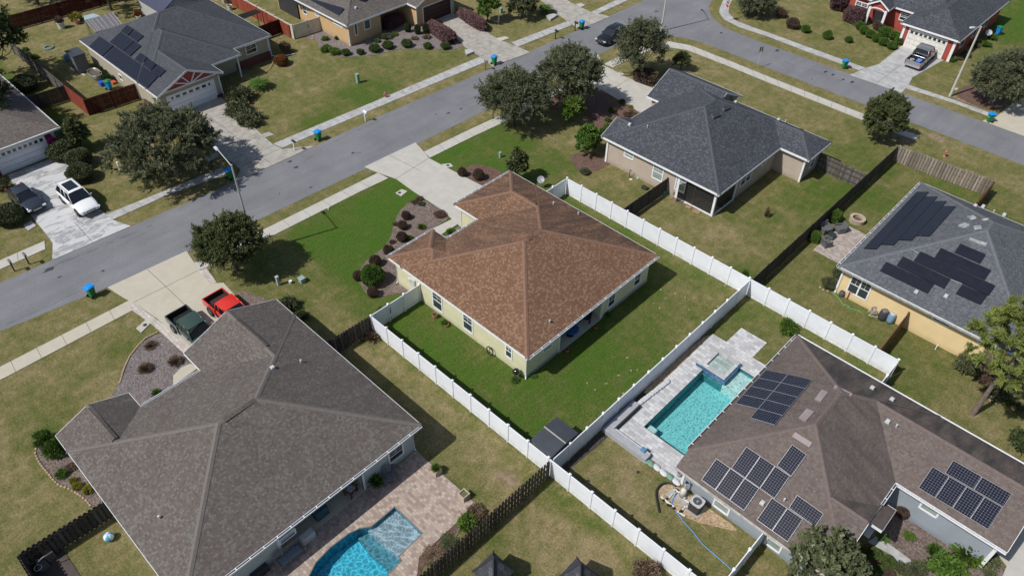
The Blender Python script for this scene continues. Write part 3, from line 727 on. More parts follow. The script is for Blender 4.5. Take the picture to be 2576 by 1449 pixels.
# paver edging of the trucks' driveway
def pavers(name,ca,cb,bw,bh,rot=0,cm=(.25,.22,.2)):
    m,n,b,o=_nt(name); co=geoco(n); mp=N(n,'Mapping'); mp.inputs['Rotation'].default_value=(0,0,rot); n.links.new(co,mp.inputs[0])
    br=N(n,'TexBrick'); n.links.new(mp.outputs[0],br.inputs['Vector']); br.inputs['Scale'].default_value=1; br.inputs['Brick Width'].default_value=bw; br.inputs['Row Height'].default_value=bh
    br.inputs['Mortar Size'].default_value=.012; br.inputs['Color1'].default_value=(0,0,0,1); br.inputs['Color2'].default_value=(1,1,1,1); br.inputs['Mortar'].default_value=(.5,.5,.5,1)
    col=ramp(n,br.outputs['Color'],[(0,ca),(1,cb)]).outputs[0]
    col=mixc(n,.5,col,ramp(n,noise(n,3,5,.7,co),[(.3,(.75,.75,.75)),(.7,(1.15,1.15,1.15))]).outputs[0],'MULTIPLY')
    col=mixc(n,.4,col,ramp(n,noise(n,40,3,.7,co),[(.3,(.75,.75,.75)),(.7,(1.2,1.2,1.2))]).outputs[0],'MULTIPLY')
    col=mixc(n,br.outputs['Fac'],col,cm); n.links.new(col,b.inputs['Base Color']); b.inputs['Roughness'].default_value=.85
    iv=N(n,'Math',operation='SUBTRACT'); iv.inputs[0].default_value=1; n.links.new(br.outputs['Fac'],iv.inputs[1]); bump(n,b,iv.outputs[0],.5,.01); return m
PAVT=pavers('pavers_tan',(.28,.205,.165),(.48,.39,.325),.26,.19); PAVW=pavers('pavers_white',(.38,.38,.385),(.60,.60,.60),.5,.3,cm=(.3,.3,.3))
PAVP=pavers('pavers_pink_grey',(.30,.25,.22),(.45,.40,.36),.3,.22); PAVE=pavers('pavers_edging',(.42,.38,.34),(.56,.51,.46),.45,.28)
flat('paving',GP('01',[(965,872),(1015,842),(1210,985),(1430,1175),(1388,1220),(1150,1005)]),.064,PAVE,'curved paver edging left of the green pickup',thick=.05)
flat('paving',GP('01',[(1505,600),(1560,578),(1640,690),(1590,697)]),.062,PAVE,'short paver edging at the sidewalk near the red pickup',thick=.05)

CRK=simple('crack_seal',(.045,.045,.05),None,5,.9)
def crack(label,k,pts,wd=.05):
    g=random.Random(int(pts[0][0])); P=GP(k,pts); Q=[]
    for a,b in zip(P[:-1],P[1:]):
        n=max(2,int((b-a).length/.5))
        for i in range(n): c=a+(b-a)*(i/n); Q.append(c+Vector((g.uniform(-.07,.07),g.uniform(-.07,.07),0)))
    Q.append(P[-1]); m=MB()
    for i,(a,b) in enumerate(zip(Q[:-1],Q[1:])):
        if g.random()<.22: continue
        q=strip([a,b],wd*g.uniform(.4,1.2),.018); m.add(q.v,q.f)
    tag(m.build('road_crack',CRK),label,kind='structure')
crack('long broken crack along the street edge near the blotchy driveway','01',[(330,590),(560,500),(800,400),(1010,310),(1150,255)]); crack('crack in the street before the stained driveway','10',[(180,1230),(320,1275)]); crack('crack across the street below the white mailbox','10',[(700,1160),(840,1155)],.08); crack('crack in the junction','20',[(1560,255),(1600,248)],.12)
crack('crack along the second street','30',[(20,440),(400,560),(760,690)],.04); crack('crack near the middle of the street','11',[(170,10),(190,38)],.08)
crack('crack along the street centre','10',[(300,1250),(700,1020),(1100,840),(1500,650)],.03); crack('crack along the lower street','01',[(50,1000),(400,850),(800,640)],.03)
def stain(k,x,y,r,n=9):
    g=random.Random(int(x*y)); q=G(k,x,y); P=[(q.x+r*g.uniform(.5,1.2)*math.cos(a)*.5,q.y+r*g.uniform(.5,1.2)*math.sin(a)) for a in [2*math.pi*i/n for i in range(n)]]
    m=MB(); m.poly(P,.021); tag(m.build('road_stain',CRK),'dark stain on the asphalt',kind='structure')
for a in [('01',370,590,.5),('01',775,600,.2),('01',450,645,.2),('10',255,1222,.35),('10',305,1265,.3),('10',1450,858,.3),('10',1360,865,.2),('10',1548,827,.25),('10',735,1157,.25),('20',1580,252,.35),('30',435,545,.4),('30',490,568,.35),('30',568,605,.3),('30',635,623,.4),('30',330,600,.2),('30',70,385,.5),('10',415,1418,.2)]: stain(*a)
# ------------------------------------------------------------------ houses of the photograph
SH_BR=shingles('shingles_brown',(.150,.080,.050),(.180,.099,.061),(.285,.182,.112),(.060,.042,.036),.7)
SH_GB=shingles('shingles_greybrown',(.108,.084,.076),(.127,.111,.100),(.172,.165,.150),(.075,.067,.063),.5)
SH_SL=shingles('shingles_slate',(.048,.052,.062),(.062,.067,.079),(.112,.119,.135),(.03,.033,.04),.3)
SH_SL6=shingles('shingles_slate_old',(.055,.060,.068),(.070,.076,.086),(.095,.102,.114),(.04,.043,.05),.3)
SH_G4=shingles('shingles_grey',(.085,.092,.103),(.110,.119,.131),(.155,.165,.177),(.045,.05,.058),.45)
SH_5=shingles('shingles_taupe',(.125,.098,.086),(.150,.121,.108),(.180,.152,.137),(.060,.053,.051),.8)
SH_7=shingles('shingles_tan_grey',(.085,.076,.068),(.125,.113,.102),(.18,.165,.15),(.07,.064,.058),.4)
SH_8=shingles('shingles_warm_grey',(.105,.088,.078),(.145,.125,.112),(.19,.17,.155),(.08,.07,.062),.4)
YEL=siding('stucco_lime',(.63,.61,.40),stucco=True); BLU=siding('stucco_sage',(.40,.47,.45),stucco=True); BEI=siding('siding_beige',(.45,.375,.31),.19,.6)
YL4=siding('siding_yellow',(.74,.57,.31),.19,.75); G5=siding('stucco_bluegrey',(.29,.33,.37),stucco=True); TAU=siding('stucco_taupe',(.40,.36,.28),stucco=True)
TAN7=siding('stucco_orange_tan',(.55,.37,.19),stucco=True); RED=siding('siding_red',(.36,.065,.045),.19,.7); STONE=simple('stone_base',(.22,.19,.17),(.08,.06,.05),6,.9,bmp=.6,bscale=8)
PANB=simple('solar_black',(.014,.015,.026),(.010,.011,.018),2,.3,spec=.4); PANB.node_tree.nodes
def cellmat():
    m,n,b,o=_nt('solar_cells'); uv=N(n,'UVMap').outputs[0]
    sx=N(n,'SeparateXYZ'); n.links.new(uv,sx.inputs[0]); msk=[]
    for ax in (0,1):
        d=N(n,'Math',operation='DIVIDE'); d.inputs[1].default_value=.1585; n.links.new(sx.outputs[ax],d.inputs[0])
        f=N(n,'Math',operation='FRACT'); n.links.new(d.outputs[0],f.inputs[0])
        s_=N(n,'Math',operation='SUBTRACT'); s_.inputs[1].default_value=.5; n.links.new(f.outputs[0],s_.inputs[0])
        a=N(n,'Math',operation='ABSOLUTE'); n.links.new(s_.outputs[0],a.inputs[0]); msk.append(a.outputs[0])
    mx=N(n,'Math',operation='MAXIMUM'); n.links.new(msk[0],mx.inputs[0]); n.links.new(msk[1],mx.inputs[1])
    ad=N(n,'Math',operation='ADD'); n.links.new(msk[0],ad.inputs[0]); n.links.new(msk[1],ad.inputs[1])
    g1=ramp(n,mx.outputs[0],[(.475,(0,0,0)),(.49,(1,1,1))]).outputs[0]; g2=ramp(n,ad.outputs[0],[(.86,(0,0,0)),(.88,(1,1,1))]).outputs[0]
    f=mixc(n,1,g1,g2,'LIGHTEN'); f2=N(n,'Math',operation='MULTIPLY'); f2.inputs[1].default_value=.8; n.links.new(f,f2.inputs[0])
    col=mixc(n,f2.outputs[0],(.008,.009,.020),(.30,.32,.37)); n.links.new(col,b.inputs['Base Color']); b.inputs['Roughness'].default_value=.25; b.inputs['Specular IOR Level'].default_value=.35; return m
CELLS=cellmat(); PFR=simple('panel_frame',(.62,.63,.65),None,3,.4,.5)
# 1 brown roof, lime walls
CAPO=simple('cap_orange_brown',(.215,.122,.080),(.155,.086,.057),5,.9,bmp=.4,bscale=30); CAPG=simple('cap_greybrown',(.148,.133,.121),(.118,.104,.095),5,.9,bmp=.4,bscale=30); CAPS=simple('cap_slate',(.074,.079,.092),(.056,.060,.071),5,.9,bmp=.4,bscale=30); CAPT=simple('cap_taupe',(.150,.115,.103),(.112,.086,.078),5,.9,bmp=.4,bscale=30); CAP4=simple('cap_grey',(.125,.134,.146),(.09,.10,.11),5,.9,bmp=.4,bscale=30)
A=House('house','house with a brown hip roof and pale lime walls in the middle of the photo',
  [Block(-20.06,-6.4,4.5,20.1),Block(-23.08,-12.5,13.0,20.1),Block(-21.78,-16.5,4.5,9.42)],SH_BR,YEL,
  [(-19.6,-6.85,4.95,19.7),(-22.6,-19,13.45,19.7),(-21.3,-19,4.95,8.95)],notch=[(-9.6,-6.8,8.6,13.6)],stain={(0,'w'):.75,(0,'n'):1.1,(0,'e'):.12,(0,'s'):.05,(1,'w'):1.15,(1,'n'):1.1,(1,'s'):.35,(2,'w'):1.0,(2,'n'):1.2,(2,'s'):.1},capm=CAPO)
A.gutter([((-6.4,4.6),(-6.4,20.05),1,0),((-20.06,9.42),(-20.06,12.95),-1,0),((-23.08,13.0),(-23.08,20.1),-1,0),((-21.78,4.5),(-21.78,9.42),-1,0)])
A.win('a',(338,943),(396,880),1,4.95,-1); A.win('a',(538,1083),(600,1027),1,4.95,-1); A.win('a',(817,1268),(864,1217),1,4.95,-1)
A.win('a',(1662,820),(1720,712),0,-6.85,1); A.win('a',(1490,962),(1550,848),0,-6.85,1)
A.win('a',(1065,1245),(1127,1185),0,-6.85,1,style='slit')
A.downspout(-6.85,4.95,.2,-.25); A.downspout(-21.3,4.95,-.15,-.25); A.downspout(-22.6,13.45,-.2,-.2)
A.garage_door(0,-22.6,-1,14.2,19.0)
m=MB(); m.bb(-6.95,8.5,0,-6.8,8.62,2.75); m.bb(-6.95,13.58,0,-6.8,13.7,2.75); m.each('porch_post',TRIM,A.root)
m=MB(); m.bb(-9.7,8.6,.0,-6.75,13.6,.1); m.build('porch_floor',CONC,A.root)
m=MB(); m.bb(-9.66,9.4,.12,-9.58,11.2,2.15); m.build('patio_door',GLASS,A.root)
m=MB(); m.bb(-6.84,4.93,0,-6.8,8.5,.22); m.bb(-6.84,13.7,0,-6.8,19.72,.22); m.each('foundation',simple('foundation_grey',(.30,.32,.36),None,3,.8),A.root)
for q in ((1135,270),(1300,338),(1110,1053)): A.vent('a',*q)
A.ridgevent('a',(875,188),(1018,270)); A.ridgevent('a',(1060,432),(965,500))
m=MB(); e=onplane('11',1190,690,1,4.93); m.box((e.x,4.88,1.5),(.5,.14,.7)); m.box((e.x-.5,4.9,1.45),(.3,.1,.35)); m.cyl((e.x+.1,4.88,.1),(e.x+.1,4.88,1.2),.03); m.build('meter_box',simple('meter_grey',(.55,.57,.58),None,4,.5),A.root,bevel=.01)
# 2 grey-brown roof, sage walls
B=House('house','large grey-brown shingled house with sage green walls beside the curved pool',
  [Block(-21.6,-7.4,-21.3,-4.5),Block(-23.9,-13,-12.1,-4.5,gable='w'),Block(-23.25,-17,-21.3,-16.45,gable='w')],SH_GB,BLU,
  [(-21.1,-7.85,-20.85,-4.95),(-23.4,-19,-11.65,-4.95),(-22.8,-19,-20.85,-16.9)],notch=[(-10.8,-7.8,-15.3,-9.2)],stain={'n':.9,'e':.1,'s':.0,'w':.15,(2,'n'):1.6,(1,'n'):1.0},capm=CAPG)
B.gutter([((-7.4,-21.3),(-7.4,-4.55),1,0)]); B.gutter([((-21.6,-16.3),(-21.6,-12.2),-1,0)],False)
m=MB(); m.bb(-7.95,-9.2,0,-7.8,-9.05,2.75); m.bb(-7.95,-15.45,0,-7.8,-15.3,2.75); m.each('porch_post',TRIM,B.root)
m=MB(); m.bb(-10.9,-15.3,0,-7.75,-9.2,.1); m.build('porch_floor',CONCY,B.root)
B.win('12',(1005,605),(1103,440),0,-7.85,1); B.win('12',(180,1215),(290,1085),0,-7.85,1); B.win('b',(915,1475),(945,1440),0,-7.85,1)
B.downspout(-7.85,-4.95,.12,.15)
for q in ((1270,380),(562,1160)): B.vent('b',*q)
B.vent('b',1128,410,'box')
B.ridgevent('b',(945,168),(1095,300),.42,up=.12); B.ridgevent('b',(1035,563),(882,667),.42,up=.12); B.ridgevent('b',(205,612),(338,765),.42,up=.12)
B.garage_door(0,-23.4,-1,-11,-5.7)
# 3 slate roof, beige siding
C3=House('house','beige-sided house with a dark slate-coloured hip roof and a screened corner porch',
  [Block(-20.87,-7.42,30.65,45.9,sl=.5),Block(-22.45,-15.35,40.1,47.4,sl=.5,gable='we'),Block(-20.95,-17,30.65,35.3,sl=.5,gable='w'),Block(-14,-4.38,41.38,45.9,sl=.5)],SH_SL,BEI,
  [(-20.4,-7.85,31.1,45.5),(-22,-15.75,40.5,47.0),(-10,-4.85,41.8,45.45)],notch=[(-11.9,-7.8,31.0,34.6)],oh=.4,capm=CAPS)
C3.win('c',(277,872),(372,855),1,31.1,-1,glass=BLIND); C3.win('c',(533,1070),(652,985),1,31.1,-1,glass=BLIND); C3.win('c',(743,1175),(860,1092),1,31.1,-1,glass=BLIND)
C3.win('c',(1340,1165),(1465,995),0,-7.85,1,style='dbl'); C3.win('c',(1540,972),(1600,885),0,-7.85,1); C3.win('c',(1980,995),(2050,880),0,-4.85,1)
SCR=simple('insect_screen',(.035,.035,.038),(.02,.02,.02),2,.8)
_m,_n,_b,_o=_nt('screen_mesh'); _t=N(_n,'BsdfTransparent'); _x=N(_n,'MixShader'); _x.inputs[0].default_value=.6; _b.inputs['Base Color'].default_value=(.03,.03,.03,1)
_n.links.new(_t.outputs[0],_x.inputs[1]); _n.links.new(_b.outputs[0],_x.inputs[2]); _n.links.new(_x.outputs[0],_o.inputs[0]); SCRM=_m
m=MB(); m.bb(-11.9,31.12,.1,-8.0,31.16,2.6); m.bb(-7.92,31.2,.1,-7.88,34.6,2.6); scr=m.build('porch_screen',SCRM,C3.root)
m=MB(); m.bb(-8.03,31.05,0,-7.82,31.26,2.8); m.bb(-12.0,31.03,0,-11.75,31.18,2.8); m.bb(-7.9,34.5,0,-7.78,34.66,2.7); m.bb(-20.45,31.0,0,-20.25,31.2,2.75); m.bb(-4.95,41.72,0,-4.78,41.9,2.75); m.bb(-12,31.05,0,-8,31.2,.12);m.bb(-7.95,31.2,0,-7.8,34.6,.12); m.each('corner_post',TRIM,C3.root)
m=MB(); m.bb(-10.1,31.08,.1,-10.04,31.2,2.6); m.bb(-7.96,32.8,.1,-7.84,32.86,2.6); m.each('screen_frame',simple('bronze_frame',(.07,.06,.05),None,3,.5),C3.root)
m=MB(); m.box((-11.1,30.7,1.25),(.05,1.0,2.0),rad(-25)); m.build('screen_door',SCRM,C3.root)
m=MB(); m.bb(-11.9,31.1,0,-7.85,34.6,.1); m.build('porch_floor',CONCD,C3.root)
for q in ((492,615),(1765,565)): C3.vent('c',*q)
for q in ((330,590),(1307,383),(1703,545)): C3.vent('c',*q,kind='box')
def boxvent(H,k,x0,y0,x1,y1,name='roof_vent'):
    a,n=H.hit(k,x0,y0); b_,_=H.hit(k,x1,y1); d=(b_-a); o=(a+b_)/2; up=n; u=d; v=up.cross(d).normalized()*.45
    m=MB(); c=[o-u/2-v/2,o+u/2-v/2,o+u/2+v/2,o-u/2+v/2]
    lo=[q-n*.03 for q in c]; hi=[q*.86+(o)*.14+n*.16 for q in c]; m.add(lo+hi,[(4,5,6,7),(0,1,5,4),(1,2,6,5),(2,3,7,6),(3,0,4,7)]); return m.build(name,simple('vent_black',(.05,.055,.065),None,4,.5),H.root,bevel=.02)
boxvent(C3,'c',1085,520,1158,490); boxvent(C3,'c',1185,450,1250,425)
C3.garage_door(0,-22,-1,41.2,46.3)
# 4 grey roof, yellow siding
D4=House('house','yellow-sided house with a grey hip roof carrying black solar panels, at the right edge',
  [Block(4.66,19.5,29.3,45.5,sl=.5)],SH_G4,YL4,[(5.1,19.05,29.75,45.05)],stain={'w':.5,'n':.9,'s':.35,'e':.3},capm=CAP4)
D4.gutter([((4.66,29.3),(4.66,45.5),-1,0)])
m=MB(); m.bb(4.6,29.12,2.76,19.5,29.28,2.86); m.build('gutter',simple('gutter_aged',(.33,.34,.32),(.2,.2,.19),4,.7),D4.root)
D4.win('f',(190,848),(385,803),1,29.75,-1,style='dbl'); D4.win('f',(795,1047),(937,1082),1,29.75,-1,style='slit'); D4.win('f',(1115,1207),(1257,1238),1,29.75,-1,style='slit')
m=MB(); m.bb(5.0,29.65,0,5.15,29.85,2.75); m.each('corner_board',TRIM,D4.root)
for k_,cr in enumerate([[(690,150),(775,150),(405,553),(315,548)],[(750,182),(838,183),(528,522),(438,520)],[(811,215),(902,217),(655,490),(563,488)],[(873,250),(968,252),(780,460),(690,458)],
   [(475,643),(812,803),(768,868),(430,708)],[(590,605),(930,768),(882,832),(550,672)],[(715,572),(1250,812),(1195,884),(672,636)],[(862,547),(1217,703),(1172,772),(818,612)],[(1000,516),(1177,592),(1140,657),(955,578)],[(1010,802),(1190,885),(1140,945),(967,872)]]):
    D4.panel_on('f',cr,PANB)
m=MB(); pp=[D4.hit('f',*q,up=.06)[0] for q in ((718,462),(645,552),(700,582))]; m.tube(pp,.025,6); m.tube([D4.hit('f',*q,up=.06)[0] for q in ((935,770),(1010,800))],.025,6); m.build('conduit',METAL,D4.root)
for q in ((685,862),(895,892),(1102,253),(1158,258),(1307,317)): D4.vent('f',*q,kind='box')
D4.vent('f',1230,298)
SKY_M=simple('skylight_blister',(.34,.35,.36),(.16,.165,.17),2.5,.55)
for a,b_ in (((1065,345),(1105,335)),((1150,350),(1195,345)),((1010,405),(1055,385)),((1095,410),(1145,405)),((1065,480),(1185,520))):
    D4.ridgevent('f',a,b_,.75 if b_[0]<1180 else .42,SKY_M,.1,'roof_turtle_vent' if b_[0]<1180 else 'ridge_vent')
# 5 taupe roof, blue-grey walls, solar
E5=House('house','blue-grey house with a taupe roof and white-framed solar panels beside the rectangular pool',
  [Block(6.1,16.6,4.85,20.05,sl=.5,base={'s':6.05}),Block(9,23.2,13.07,20.05,sl=.5,gable='e'),Block(12,16.68,4.85,11.7,sl=.5,gable='e',base={'s':6.05,'n':10.75}),Block(16.25,17.45,8.6,11.75,ze=2.25,sl=.5,gable='esw')],SH_5,G5,
  [(6.55,16.15,5.55,19.6),(12,22.75,13.5,19.6),(12,16.1,5.55,11)],stain={(0,'n'):1.25,(1,'n'):1.25,(0,'w'):.45,(0,'e'):.7,(0,'s'):.15,(2,'n'):.9,(1,'s'):.15},capm=CAPT)
E5.gutter([((6.1,6.2),(6.1,20.0),-1,0),((16.6,11.1),(16.6,13.0),1,0)]); E5.gutter([((16.8,13.07),(23.2,13.07),0,-1)])
m=MB(); m.bb(6.1,20.07,2.8,23.2,20.15,2.92); m.build('fascia',TRIM,E5.root)
m=MB(); m.bb(6.1,4.76,2.2,16.9,4.83,2.33); m.build('gutter',simple('gutter_cream',(.55,.54,.50),(.3,.28,.25),3,.6),E5.root)
E5.win('e',(325,1042),(427,1068),1,5.55,-1,style='slit',glass=BLIND); E5.win('e',(620,1258),(724,1282),1,5.55,-1,style='slit',glass=BLIND); E5.win('e',(1495,1055),(1623,1083),1,13.5,-1,style='slit',glass=BLIND)
m=MB(); m.bb(6.45,5.5,0,6.6,5.65,2.3); m.bb(22.65,13.42,0,22.85,13.55,2.75); m.each('corner_board',TRIM,E5.root)
def grid(H,k,c,nu,nv,skip=()):
    P=[H.hit(k,x,y,.14)[0] for x,y in c]; o=P[0]; u=P[1]-P[0]; v=P[3]-P[0]; nn=u.cross(v).normalized(); nn=nn if nn.z>0 else -nn
    for i in range(nu):
        for j in range(nv):
            if (i,j) in skip: continue
            cc=o+u*((i+.5)/nu)+v*((j+.5)/nv)
            H.slab(cc,u/nu*.985,v/nv*.985,nn,CELLS,'solar_panel',.05,frame=PFR)
grid(E5,'e',[(628,278),(755,303),(583,497),(455,468)],1,4); grid(E5,'e',[(755,303),(892,335),(672,585),(540,550)],1,5)
grid(E5,'e',[(347,780),(592,950),(502,1077),(260,903)],3,1); grid(E5,'e',[(517,713),(765,880),(683,1007),(430,838)],3,1); grid(E5,'e',[(778,700),(860,760),(768,878),(690,822)],1,1)
grid(E5,'e',[(663,1003),(840,1125),(752,1257),(575,1130)],2,1); grid(E5,'e',[(805,987),(957,1095),(905,1167),(757,1060)],1,1)
grid(E5,'e',[(1575,827),(1975,1058),(1900,1192),(1493,947)],4,1); grid(E5,'e',[(1692,790),(2027,982),(1980,1058),(1645,862)],2,1)
VNT=simple('pink_grey_vent',(.30,.24,.25),None,2,.7)
for cr in ([(945,390),(982,402),(940,458),(905,442)],[(862,495),(900,515),(855,568),(812,550)],[(795,632),(892,690),(875,720),(777,655)],[(1020,362),(1122,412),(1112,426),(1014,376)]):
    E5.panel_on('e',cr,VNT,'roof_vent',.12,.1)
for q in ((1230,385),(1342,450),(1318,575),(607,1037)): E5.vent('e',*q,kind='box')
for q in ((1367,604),(730,1023)): E5.vent('e',*q)
# 6 slate roof with red gable
F6=House('house','dark grey-roofed house with a red timbered gable over a white garage door, upper left',
  [Block(-76,-61.8,3.75,20.05,sl=.47),Block(-72,-57.75,3.75,11.35,sl=.45,gable='e'),Block(-72,-60.12,3.75,15.05,sl=.47)],SH_SL6,TAU,
  [(-75.5,-62.25,4.2,19.6),(-70,-58.3,4.2,10.9)],oh=.4,capm=CAPS)
m=MB(); m.bb(-60.7,10.95,0,-60.55,11.1,2.8); m.bb(-60.7,14.6,0,-60.55,14.75,2.8); m.bb(-62.3,19.55,0,-62.15,19.7,2.8); m.bb(-58.35,10.85,0,-58.22,11.0,2.8); m.each('porch_post',TRIM,F6.root)
m=MB(); m.bb(-62.3,15.2,0,-62.1,19.65,.95); m.bb(-58.35,10.2,0,-58.2,10.9,.4); m.each('brick_base',simple('brick_dark_red',(.16,.055,.04),(.09,.03,.025),4,.9),F6.root)
F6.win('d',(1965,590),(2060,455),0,-62.25,1)
F6.garage_door(0,-58.3,1,4.9,10.2,2.2,chamfer=True,wins=7)
yc=7.55; gx=-57.86
m=MB(); m.add([(gx,4.75,3.05),(gx,10.35,3.05),(gx,yc,4.32)],[(0,1,2)]); m.build('gable_panel',simple('gable_red',(.33,.05,.035),None,3,.7),F6.root)
m=MB()
def beam(a,b_,w=.12,x=gx+.04):
    a=Vector(a);b_=Vector(b_); m.cyl((x,a.x,a.y),(x,b_.x,b_.y),w*.62,n=4)
beam((4.5,3.03),(10.6,3.03)); beam((yc,3.0),(yc-.75,4.05)); beam((yc,3.0),(yc+.75,4.05)); beam((yc,3.0),(yc-1.6,3.65)); beam((yc,3.0),(yc+1.6,3.65)); beam((4.4,2.98),(yc,4.45)); beam((10.7,2.98),(yc,4.45)); m.build('gable_timber',TRIM,F6.root)
def blk(H,k,o,u,v,label=None): H.panel_on(k,[o,(o[0]+u[0],o[1]+u[1]),(o[0]+u[0]+v[0],o[1]+u[1]+v[1]),(o[0]+v[0],o[1]+v[1])],PANB)
for cr in ([(400,385),(555,485),(435,603),(287,497)],[(557,487),(1030,815),(918,945),(437,607)],[(628,338),(777,435),(655,552),(505,448)],[(693,263),(770,313),(700,380),(627,335)],[(780,318),(877,385),(797,447),(712,385)],
   [(777,437),(848,487),(725,600),(657,553)],[(840,560),(912,612),(850,685),(770,630)],[(915,615),(1005,680),(945,752),(858,690)],[(1010,685),(1118,748),(1030,822),(950,755)]):
    F6.panel_on('d',[(sum(q[0] for q in cr)/4*.035+x*.965,sum(q[1] for q in cr)/4*.035+y*.965) for x,y in cr],PANB)
F6.win('d',(603,780),(662,868),1,4.2,-1,style='slit')
m=MB(); m.tube([(-62.1,19.75,2.7),(-62.1,19.75,.35),(-61.6,20.3,.15),(-61.0,22.2,.1)],.05,6); m.build('downspout',WHITE,F6.root)
# 7 tan-yellow house
G7=House('house','orange-tan house with a brown-grey roof and a dark garage door, at the top edge',
  [Block(-74,-57.62,27.8,44,sl=.45),Block(-70,-58.1,32,44,sl=.45),Block(-68,-55.84,37.15,44.3,sl=.45,gable='e')],SH_7,TAN7,
  [(-73.5,-58.1,28.3,43.6),(-68,-56.4,37.6,43.9)],notch=[(-60.6,-58.0,33.2,37.6)],oh=.45)
G7.win('g',(985,440),(925,290),0,-58.1,1,style='slit'); G7.win('g',(1065,385),(1130,235),0,-58.1,1,style='slit')
G7.win('g',(280,70),(350,200),1,28.3,-1); G7.win('g',(440,140),(500,220),1,28.3,-1); G7.win('g',(672,260),(790,325),1,28.3,-1,style='slit')
G7.garage_door(0,-56.4,1,38.7,43.4,2.2,mat=simple('garage_maroon',(.06,.02,.018),None,3,.6),glazed=False)
G7.panel_on('g',[(200,-60),(825,102),(715,225),(190,40)],PANB)
G7.panel_on('g',[(1035,-40),(1150,-30),(1060,28),(985,-10)],PANB)
G7.downspout(-58.1,28.3,-.1,-.3)
G7.vent('g',957,110,'box')
m=MB(); m.bb(-58.2,28.2,0,-57.98,28.45,2.75); m.bb(-56.45,37.5,0,-56.3,37.75,2.75); m.bb(-56.45,43.5,0,-56.3,43.95,2.75); m.each('corner_board',simple('trim_tan',(.52,.45,.35),None,3,.7),G7.root)
m=MB(); m.bb(-73,28.1,.1,-68.6,28.28,2.5); m.build('porch_screen',SCR,G7.root)
# 8 left edge
H8=House('house','warm grey shingled house with a white garage door, cut off by the left edge',
  [Block(-76,-59.15,-20,-5.75,sl=.42)],SH_8,simple('wall_dark_red',(.17,.03,.03),None,3,.7),[(-75.6,-59.75,-19.6,-6.3)],oh=.45)
H8.garage_door(0,-59.75,1,-11.8,-7.3,2.25,wins=9)
m=MB(); m.bb(-59.8,-6.55,0,-59.65,-6.25,2.7); m.each('corner_board',TRIM,H8.root)
m=MB(); m.bb(-59.12,-20,2.72,-59.0,-5.75,2.9); m.bb(-76,-5.73,2.72,-59.0,-5.62,2.86); m.build('gutter',simple('gutter_pale',(.60,.60,.60),None,3,.5),H8.root)
# 9 red house
I9=House('house','red-sided house with a slate-coloured roof and a white double garage door, top right corner',
  [Block(-11.15,-3.9,77.2,94,sl=.5),Block(-20,-6,81.1,94,sl=.5),Block(-16.6,-13.7,79.5,86,sl=.62,gable='s')],SH_SL,RED,
  [(-10.7,-4.35,77.65,93.6),(-19.6,-8,81.55,93.6)],oh=.4)
I9.garage_door(1,77.65,-1,-9.9,-5.4,2.3,mat=simple('garage_cream',(.74,.72,.66),None,3,.6),wins=8)
I9.win('h',(1030,160),(1120,290),1,81.55,-1)
I9.win('h',(470,10),(590,150),1,81.55,-1,style='dbl')
m=MB(); m.bb(-10.78,77.55,0,-10.5,77.7,2.75); m.bb(-4.6,77.55,0,-4.28,77.7,2.75); m.bb(-16.35,79.7,0,-16.05,80.0,2.6); m.bb(-14.25,79.7,0,-13.95,80.0,2.6); m.each('porch_post',TRIM,I9.root)
m=MB(); m.bb(-15.9,81.3,.1,-14.9,81.5,2.3); m.build('front_door',simple('door_grey',(.30,.31,.32),None,3,.5),I9.root)
def arch(): 
    m=MB(); N_=10; pts=[]
    for k in range(N_+1):
        t=math.pi*k/N_; pts.append((-15.15-1.0*math.cos(t),2.15+.42*math.sin(t)))
    for k in range(N_):
        (x0,z0),(x1,z1)=pts[k],pts[k+1]; m.add([(x0,79.72,z0),(x1,79.72,z1),(x1,79.72,z1+.16),(x0,79.72,z0+.16),(x0,79.9,z0),(x1,79.9,z1)],[(0,1,2,3),(0,4,5,1)])
    m.build('arch_trim',TRIM,I9.root)
arch()
m=MB(); m.add([(-16.3,79.78,2.35),(-14.0,79.78,2.35),(-15.15,79.78,3.55)],[(0,1,2)]); m.build('gable_panel',RED,I9.root)
for yy in (80,84,88): I9.frame(0,-4.35,1,yy,yy+1.1,1.0,2.1,'slit')
